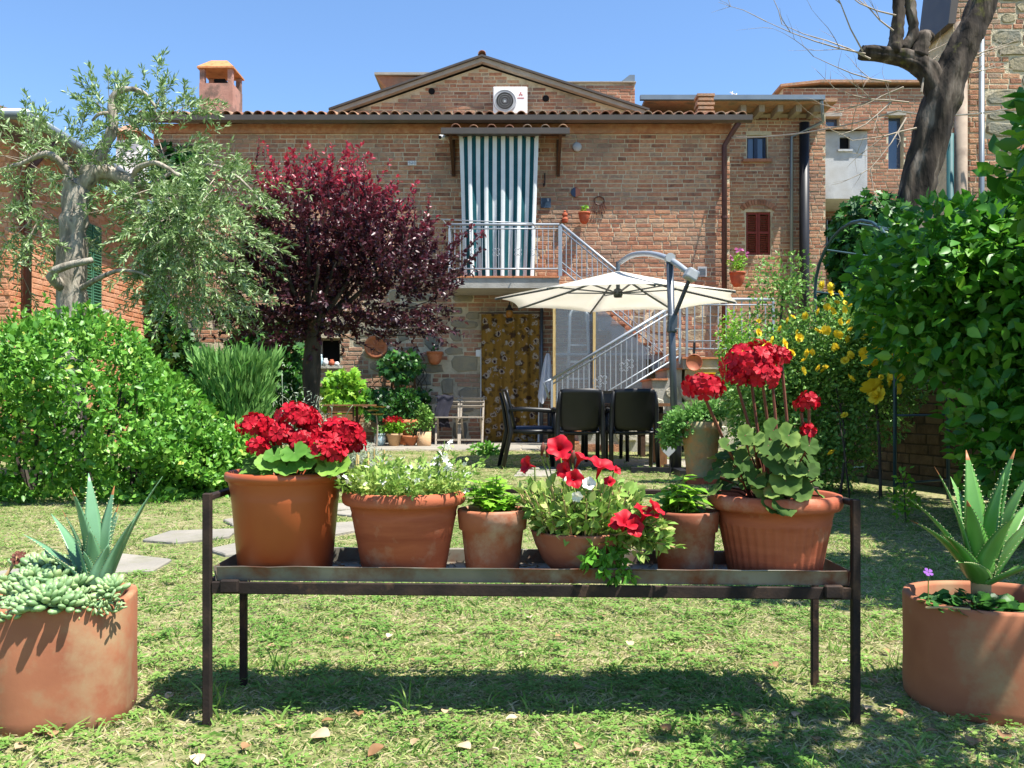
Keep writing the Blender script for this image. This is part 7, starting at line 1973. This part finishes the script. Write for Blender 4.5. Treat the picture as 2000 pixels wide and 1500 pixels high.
def aloe_leaf(root, base, dirxy, length, rise, width, curl, mat_, tipred=True):
    """thick channelled leaf with marginal teeth; dirxy = outward unit vector, rise = start elevation (rad), curl = bend"""
    d = Vector((dirxy[0], dirxy[1], 0)).normalized(); sd = Vector((-d.y, d.x, 0)); n = 12; pts = []; el = rise; p = Vector(base)
    for k in range(n + 1):
        pts.append((p.copy(), el)); p = p + (d * math.cos(el) + Vector((0, 0, 1)) * math.sin(el)) * length / n; el += curl / n
    mb = MB(); v = []
    for k, (p, el) in enumerate(pts):
        t = k / n; w = width * (1 - t ** 1.6) * (.85 + .3 * math.sin(min(1, t * 3) * PI / 2)) + .0008; up = Vector((0, 0, 1)) * math.cos(el) - d * math.sin(el); th = w * .42 * (1 - .4 * t)
        for a, b in ((-1, .28), (-.5, -.05), (0, -.16), (.5, -.05), (1, .28), (.55, -.6), (0, -.95), (-.55, -.6)):
            v.append(p + sd * (a * w) + up * (b * th))
    f = [(k * 8 + j, k * 8 + (j + 1) % 8, (k + 1) * 8 + (j + 1) % 8, (k + 1) * 8 + j) for k in range(n) for j in range(8)] + [tuple(range(n * 8, n * 8 + 8))]
    rise = rise
    mi_ = [1 if (tipred and k >= n - 1) else 0 for k in range(n) for j in range(8)] + [1 if tipred else 0]
    tt = min(1, max(0, R.gauss(.5, .2)))
    mb.add(v, f, tt); mb.mi = mi_
    o = mb.build('leaf', [MATS[mat_], MATS['aloe_tip']], root, True)
    tm = MB()
    for k in range(1, n * 2 - 2):
        i = k / 2; a = int(i); fr = i - a; (p0, e0_), (p1, e1_) = pts[a], pts[min(a + 1, n)]; p = p0.lerp(p1, fr); el = e0_; t = i / n; w = width * (1 - t ** 1.6) * (.85 + .3 * math.sin(min(1, t * 3) * PI / 2)); up = Vector((0, 0, 1)) * math.cos(el) - d * math.sin(el); fwd = d * math.cos(el) + Vector((0, 0, 1)) * math.sin(el)
        for s_ in (-1, 1):
            e = p + sd * (s_ * w) + up * (w * .42 * .28); tm.add([e - fwd * .0022, e + fwd * .0022, e + sd * (s_ * .0045) + fwd * .002, e + up * .0015], [(0, 1, 2), (0, 2, 3), (1, 3, 2)])
    stuff(tm.build('teeth', MATS['aloe_tooth'], o)); return o
al = thing('aloe', 'grey-green spiky aloe rising from the left clay cylinder', 'plant', P(188, 1150, 2.16))
# leaves given by the direction of their tips: (dx, dy, length, rise, curl, width)
for dx, dy, L_, ri, cu_, w_ in ((-1, -.1, .2, .75, .35, .021), (-.25, .3, .27, 1.45, .05, .021), (-.1, -.2, .25, 1.5, .12, .019), (.3, .4, .2, 1.35, .1, .018), (1, .1, .29, .95, .05, .019), (.9, -.3, .2, .95, .1, .016), (.1, -.6, .16, 1.45, .15, .02), (-.7, -.5, .14, .9, .5, .018), (.6, -.5, .13, 1.1, .2, .022), (-.5, .5, .2, 1.3, .1, .018), (.5, .6, .18, 1.25, .1, .016), (-.2, -.7, .11, 1.2, .2, .018), (-.9, .3, .21, .9, .2, .02), (.8, .5, .22, 1.0, .1, .018), (.2, .5, .24, 1.4, .0, .02), (-.6, -.2, .2, 1.15, .15, .02)):
    aloe_leaf(al, Vector((dx * .012, dy * .012, -.02)), (dx, dy), L_ * 1.12, min(1.5, ri + .3), w_ * 1.42, -cu_ - .25, 'leaf_aloe', R.random() < .35)
ar = thing('aloe', 'large green spiny aloe with red tips in the right clay cylinder', 'plant', P(1916, 1150, 2.25))
mb = MB(); mb.tube([(0, 0, -.08), (0, 0, .02), (0, 0, .06)], [.022, .024, .02], 10); mb.build('stem', MATS['dry_stem'], ar, True)
for dx, dy, L_, ri, cu_, w_ in ((-1, -.1, .21, .75, .35, .02), (-.95, .2, .24, .9, .3, .019), (-.7, .35, .27, 1.15, .1, .02), (-.9, -.45, .17, .8, .4, .018), (.05, .5, .3, 1.5, .0, .024), (-.35, -.3, .2, 1.3, .2, .024), (.6, .2, .31, 1.25, -.1, .024), (.9, .1, .29, 1.05, -.15, .024), (1, -.2, .26, .8, -.1, .024), (.8, -.6, .2, .35, .3, .022), (.2, -.6, .18, 1.1, .35, .025), (-.3, .7, .24, 1.3, .1, .02), (.3, .1, .25, 1.45, 0, .023), (-.6, -.6, .15, .5, .5, .022), (1, .5, .25, .7, .1, .022)):
    aloe_leaf(ar, Vector((dx * .014, dy * .014, .02)), (dx, dy), L_ * 1.12, min(1.45, ri + .28), w_ * 1.5, -abs(cu_) - .3, 'leaf_aloe_green', R.random() < .5)
# fleshy rosettes
se = thing('stonecrop', 'pale blue-green fleshy rosette succulents spilling from the left cylinder', 'plant', (LP.x, LP.y, .28))
def fat_leaf():
    mb = MB(); v, f = [], []; n = 7; pr_ = [(.0, .0), (.07, .15), (.13, .45), (.16, .75), (.11, .95), (.0, 1.0)]
    for i, (r, y) in enumerate(pr_):
        for k in range(n): an = 2 * PI * k / n; v.append((r * 1.15 * math.cos(an), y, r * .8 * math.sin(an) + .1 * y * y))
    f = [(i * n + k, i * n + (k + 1) % n, (i + 1) * n + (k + 1) % n, (i + 1) * n + k) for i in range(5) for k in range(n)]
    return v, f
FV, FF = fat_leaf()
def rosette(root, c, size, lean):
    mb = MB(); up = (Vector((0, 0, 1)) + Vector(lean)).normalized(); Q = up.to_track_quat('Z', 'Y').to_matrix()
    for k in range(26):
        an = k * 2.4; el = .15 + 1.15 * k / 26; s_ = size * (1.05 - .5 * k / 26)
        m_ = Q @ Matrix.Rotation(an, 3, 'Z') @ Matrix.Rotation(el, 3, 'X'); tt = min(1, max(0, R.gauss(.5, .22)))
        mb.add([Vector(c) + m_ @ (Vector(q) * s_) for q in FV], FF, tt)
    mb.build('rosette', MATS['leaf_sedum'], root, True)
for px, py, s_, Y in ((90, 1115, .055, 2.2), (130, 1110, .04, 2.22), (60, 1135, .045, 2.14), (105, 1140, .05, 2.12), (35, 1165, .045, 2.12), (75, 1165, .05, 2.08), (110, 1165, .05, 2.06), (145, 1150, .04, 2.1), (30, 1190, .04, 2.05), (60, 1190, .045, 2.03), (95, 1180, .055, 2.03), (130, 1185, .045, 2.04), (150, 1170, .035, 2.08), (215, 1155, .042, 2.1), (10, 1145, .04, 2.2), (50, 1110, .04, 2.28), (170, 1185, .03, 2.06), (20, 1210, .035, 2.02)):
    rosette(se, P(px, py, Y) - Vector(se.location), s_ * 1.2, (R.uniform(-.4, .4), R.uniform(-.6, .0), 0))
n_ = 520; q = N.random((n_, 2)); bp = np.stack([-.13 + .22 * q[:, 0], -.1 + .2 * q[:, 1], -.01 + .03 * N.random(n_)], 1)
leaf_mesh('filler_leaves', bp, N.normal(size=(n_, 3)) + np.array([0, -.3, .6]), N.normal(size=(n_, 3)), .022, _t(FV, FF), N.random(n_), MATS['leaf_sedum'], se)['kind'] = 'stuff'
n_ = 90; c = np.array(P(205, 1180, 2.07) - Vector(se.location)); bp = c + N.normal(size=(n_, 3)) * np.array([.018, .015, .016]); leaf_mesh('trailing_leaves', bp, N.normal(size=(n_, 3)) + np.array([0, -.2, .3]), N.normal(size=(n_, 3)), .02, _t(FV, FF), .5 + .5 * N.random(n_), MATS['leaf_sedum'], se)['kind'] = 'stuff'
# dark red flower stalk at far left
fs = thing('succulent_flower', 'drooping dark red flower stalk above the left rosettes', 'flower', P(5, 1135, 2.2))
mb = MB(); a, b = Vector((0, 0, 0)), P(35, 1088, 2.2) - P(5, 1135, 2.2); mb.tube([a - Vector((.03, 0, .06)), a, b], .004, 6); mb.build('stalk', MATS['dry_stem'], fs, True)
for k in range(6):
    mb = MB(); floret_into(mb, b + Vector((R.uniform(-.012, .015), R.uniform(-.01, .01), R.uniform(-.012, .012))), (R.uniform(-.5, .5), -.6, .3), .011); mb.build('petals', MATS['stem_red'], fs)
# creeping plant with violet flower in the right cylinder
vi = thing('violet_creeper', 'low round-leaved creeper with a tiny violet flower in the right cylinder', 'plant', (RP.x - .09, RP.y - .07, .245))
n_ = 210; an = N.random(n_) * 6.28; rr = N.random(n_) ** .5
bp = np.stack([.1 * rr * np.cos(an), .075 * rr * np.sin(an), .005 + .035 * N.random(n_) * (1.2 - rr)], 1)
leaf_mesh('foliage', bp, np.stack([np.cos(an), np.sin(an), .3 * N.random(n_)], 1), N.normal(size=(n_, 3)) * .35 + np.array([0, -.3, 1]), .028 * (.7 + .6 * N.random(n_)), ROUND, N.random(n_), MATS['leaf_ivy'], vi)
mb = MB(); c = P(1813, 1118, 2.18) - Vector(vi.location); mb.tube([(c.x, c.y, 0), c], .0015, 4); mb.build('stem', MATS['stem_green'], vi)
mb = MB(); floret_into(mb, c, (0, -.6, .6), .012); mb.build('violet_flower', MATS['violet_petal'], vi)
# dry straw lying on its rim
mb = MB(); mb.tube([P(1808, 1187, 2.02), P(1850, 1186, 2.0), P(1895, 1190, 1.99)], .0025, 5); tag(mb.build('dry_straw', MATS['dry_stem']), 'dry straw lying across the rim of the right cylinder', 'straw')

# ================================================================ litter on the lawn
def curled(t):
    mb = MB(); n = 6
    cu_ = R.uniform(.2, .6)
    mb.grid(lambda u, v: ((u - .5) * (.9 * math.sin(PI * min(1, v * .95 + .04)) ** .7), v - .5, cu_ * ((u - .5) * 2) ** 2 * .25 + .12 * math.sin(v * 4)), 4, 7, t=t); return mesh_from('fallen_leaf', mb.v, mb.f, mb.t, True, [MATS['dead_leaf']])
DL = [curled(t) for t in (.1, .3, .45, .6, .8, 1.)]
spots = [(625, 1448, 1.5), (640, 1420, .8), (1690, 1392, 1.5), (1753, 1402, 1.2), (545, 1430, .9), (905, 1470, 1.1), (1300, 1435, 1.), (1345, 1280, .9), (1310, 1268, .8), (560, 1165, .8), (440, 1262, .9), (695, 1188, .8), (675, 1255, .8), (530, 1270, .9), (810, 1298, .8), (1035, 1213, .7), (1020, 1288, .8), (1230, 1265, .9), (1510, 1310, 1.0), (1560, 1405, 1.1), (1590, 1455, 1.1), (100, 1446, 1.2), (385, 1495, 1.2), (735, 1480, 1.1), (1130, 1470, 1.), (1640, 1480, 1.), (1000, 1415, .9), (870, 1400, .7), (700, 1405, .8), (1440, 1410, .9), (1385, 1250, .8), (1180, 1210, .6), (900, 1215, .6), (1650, 1300, .8), (1730, 1280, .8), (330, 1370, .8), (300, 1250, .6), (40, 1470, 1.1), (480, 1470, 1.), (810, 1460, .8), (1240, 1480, 1.), (1480, 1350, .9), (960, 1480, .9), (1705, 1340, .8), (1900, 1460, 1.2), (1960, 1450, 1.2), (1820, 1440, 1.), (590, 1300, .7), (760, 1250, .7), (1090, 1250, .7)]
for px, py, s_ in spots:
    gx, gy_ = G(px, py); di = R.randrange(6); o = bpy.data.objects.new('fallen_leaf', DL[di]); link(o); o.location = (gx, gy_, .013); o.scale = (.034 * s_ * R.uniform(.7, 1.05),) * 3; o.rotation_euler = (R.uniform(-.3, .3), R.uniform(-.3, .3), R.uniform(0, 6)); cols_ = ((120, 'beside the left cylinder'), (400, 'left of the stand'), (500, 'near the left legs'), (600, 'under the orange pot'), (690, 'below the white-flowered pot'), (790, 'below the wide pot'), (900, 'left of the third pot'), (980, 'below the third pot'), (1060, 'left of the bowl'), (1150, 'below the petunia bowl'), (1250, 'right of the bowl'), (1345, 'below the fifth pot'), (1450, 'left of the fluted pot'), (1550, 'below the fluted pot'), (1650, 'near the right rear leg'), (1720, 'beside the right front leg'), (1850, 'left of the right cylinder'), (3000, 'by the right cylinder'))
    where = next(w for a, w in cols_ if px <= a); row_ = 'at the front of the lawn' if py > 1440 else 'just in front of the stand' if py > 1400 else 'in the shade under the stand' if py > 1300 else 'on the sunny grass behind'
    tag(o, ('brown', 'light brown', 'tan', 'tan', 'pale tan', 'whitish')[di] + ' fallen leaf ' + where + ', ' + row_, 'leaf', 'fallen leaves on the lawn')
# taller grass wisps by the legs
for k, (px, py, lab) in enumerate(((420, 1385, 'tall green grass wisp by the left front leg of the stand'), (1625, 1275, 'broad green weed blades by the right rear leg'), (790, 1395, 'thin grass stalk in the shadow under the stand'), (1740, 1310, 'clump of grass blades left of the right cylinder'), (545, 1310, 'thin seed stalk beside the left rear leg'))):
    gx, gy_ = G(px, py); mb = MB()
    for j in range(7):
        d = Vector((R.uniform(-.6, .6), R.uniform(-.5, .3), 1)).normalized(); L_ = R.uniform(.05, .11); s_ = d.orthogonal().normalized() * .0025; b = Vector((gx + R.uniform(-.02, .02), gy_ + R.uniform(-.02, .02), 0)); m_ = b + d * L_ * .6; e = b + d * L_ + Vector((d.x, d.y, -.3)) * .03
        mb.add([b - s_, b + s_, m_ + s_ * .8, m_ - s_ * .8, e], [(0, 1, 2, 3), (3, 2, 4)], R.uniform(0, .4))
    tag(mb.build('grass_wisp', MATS['grass_blades']), lab, 'grass')
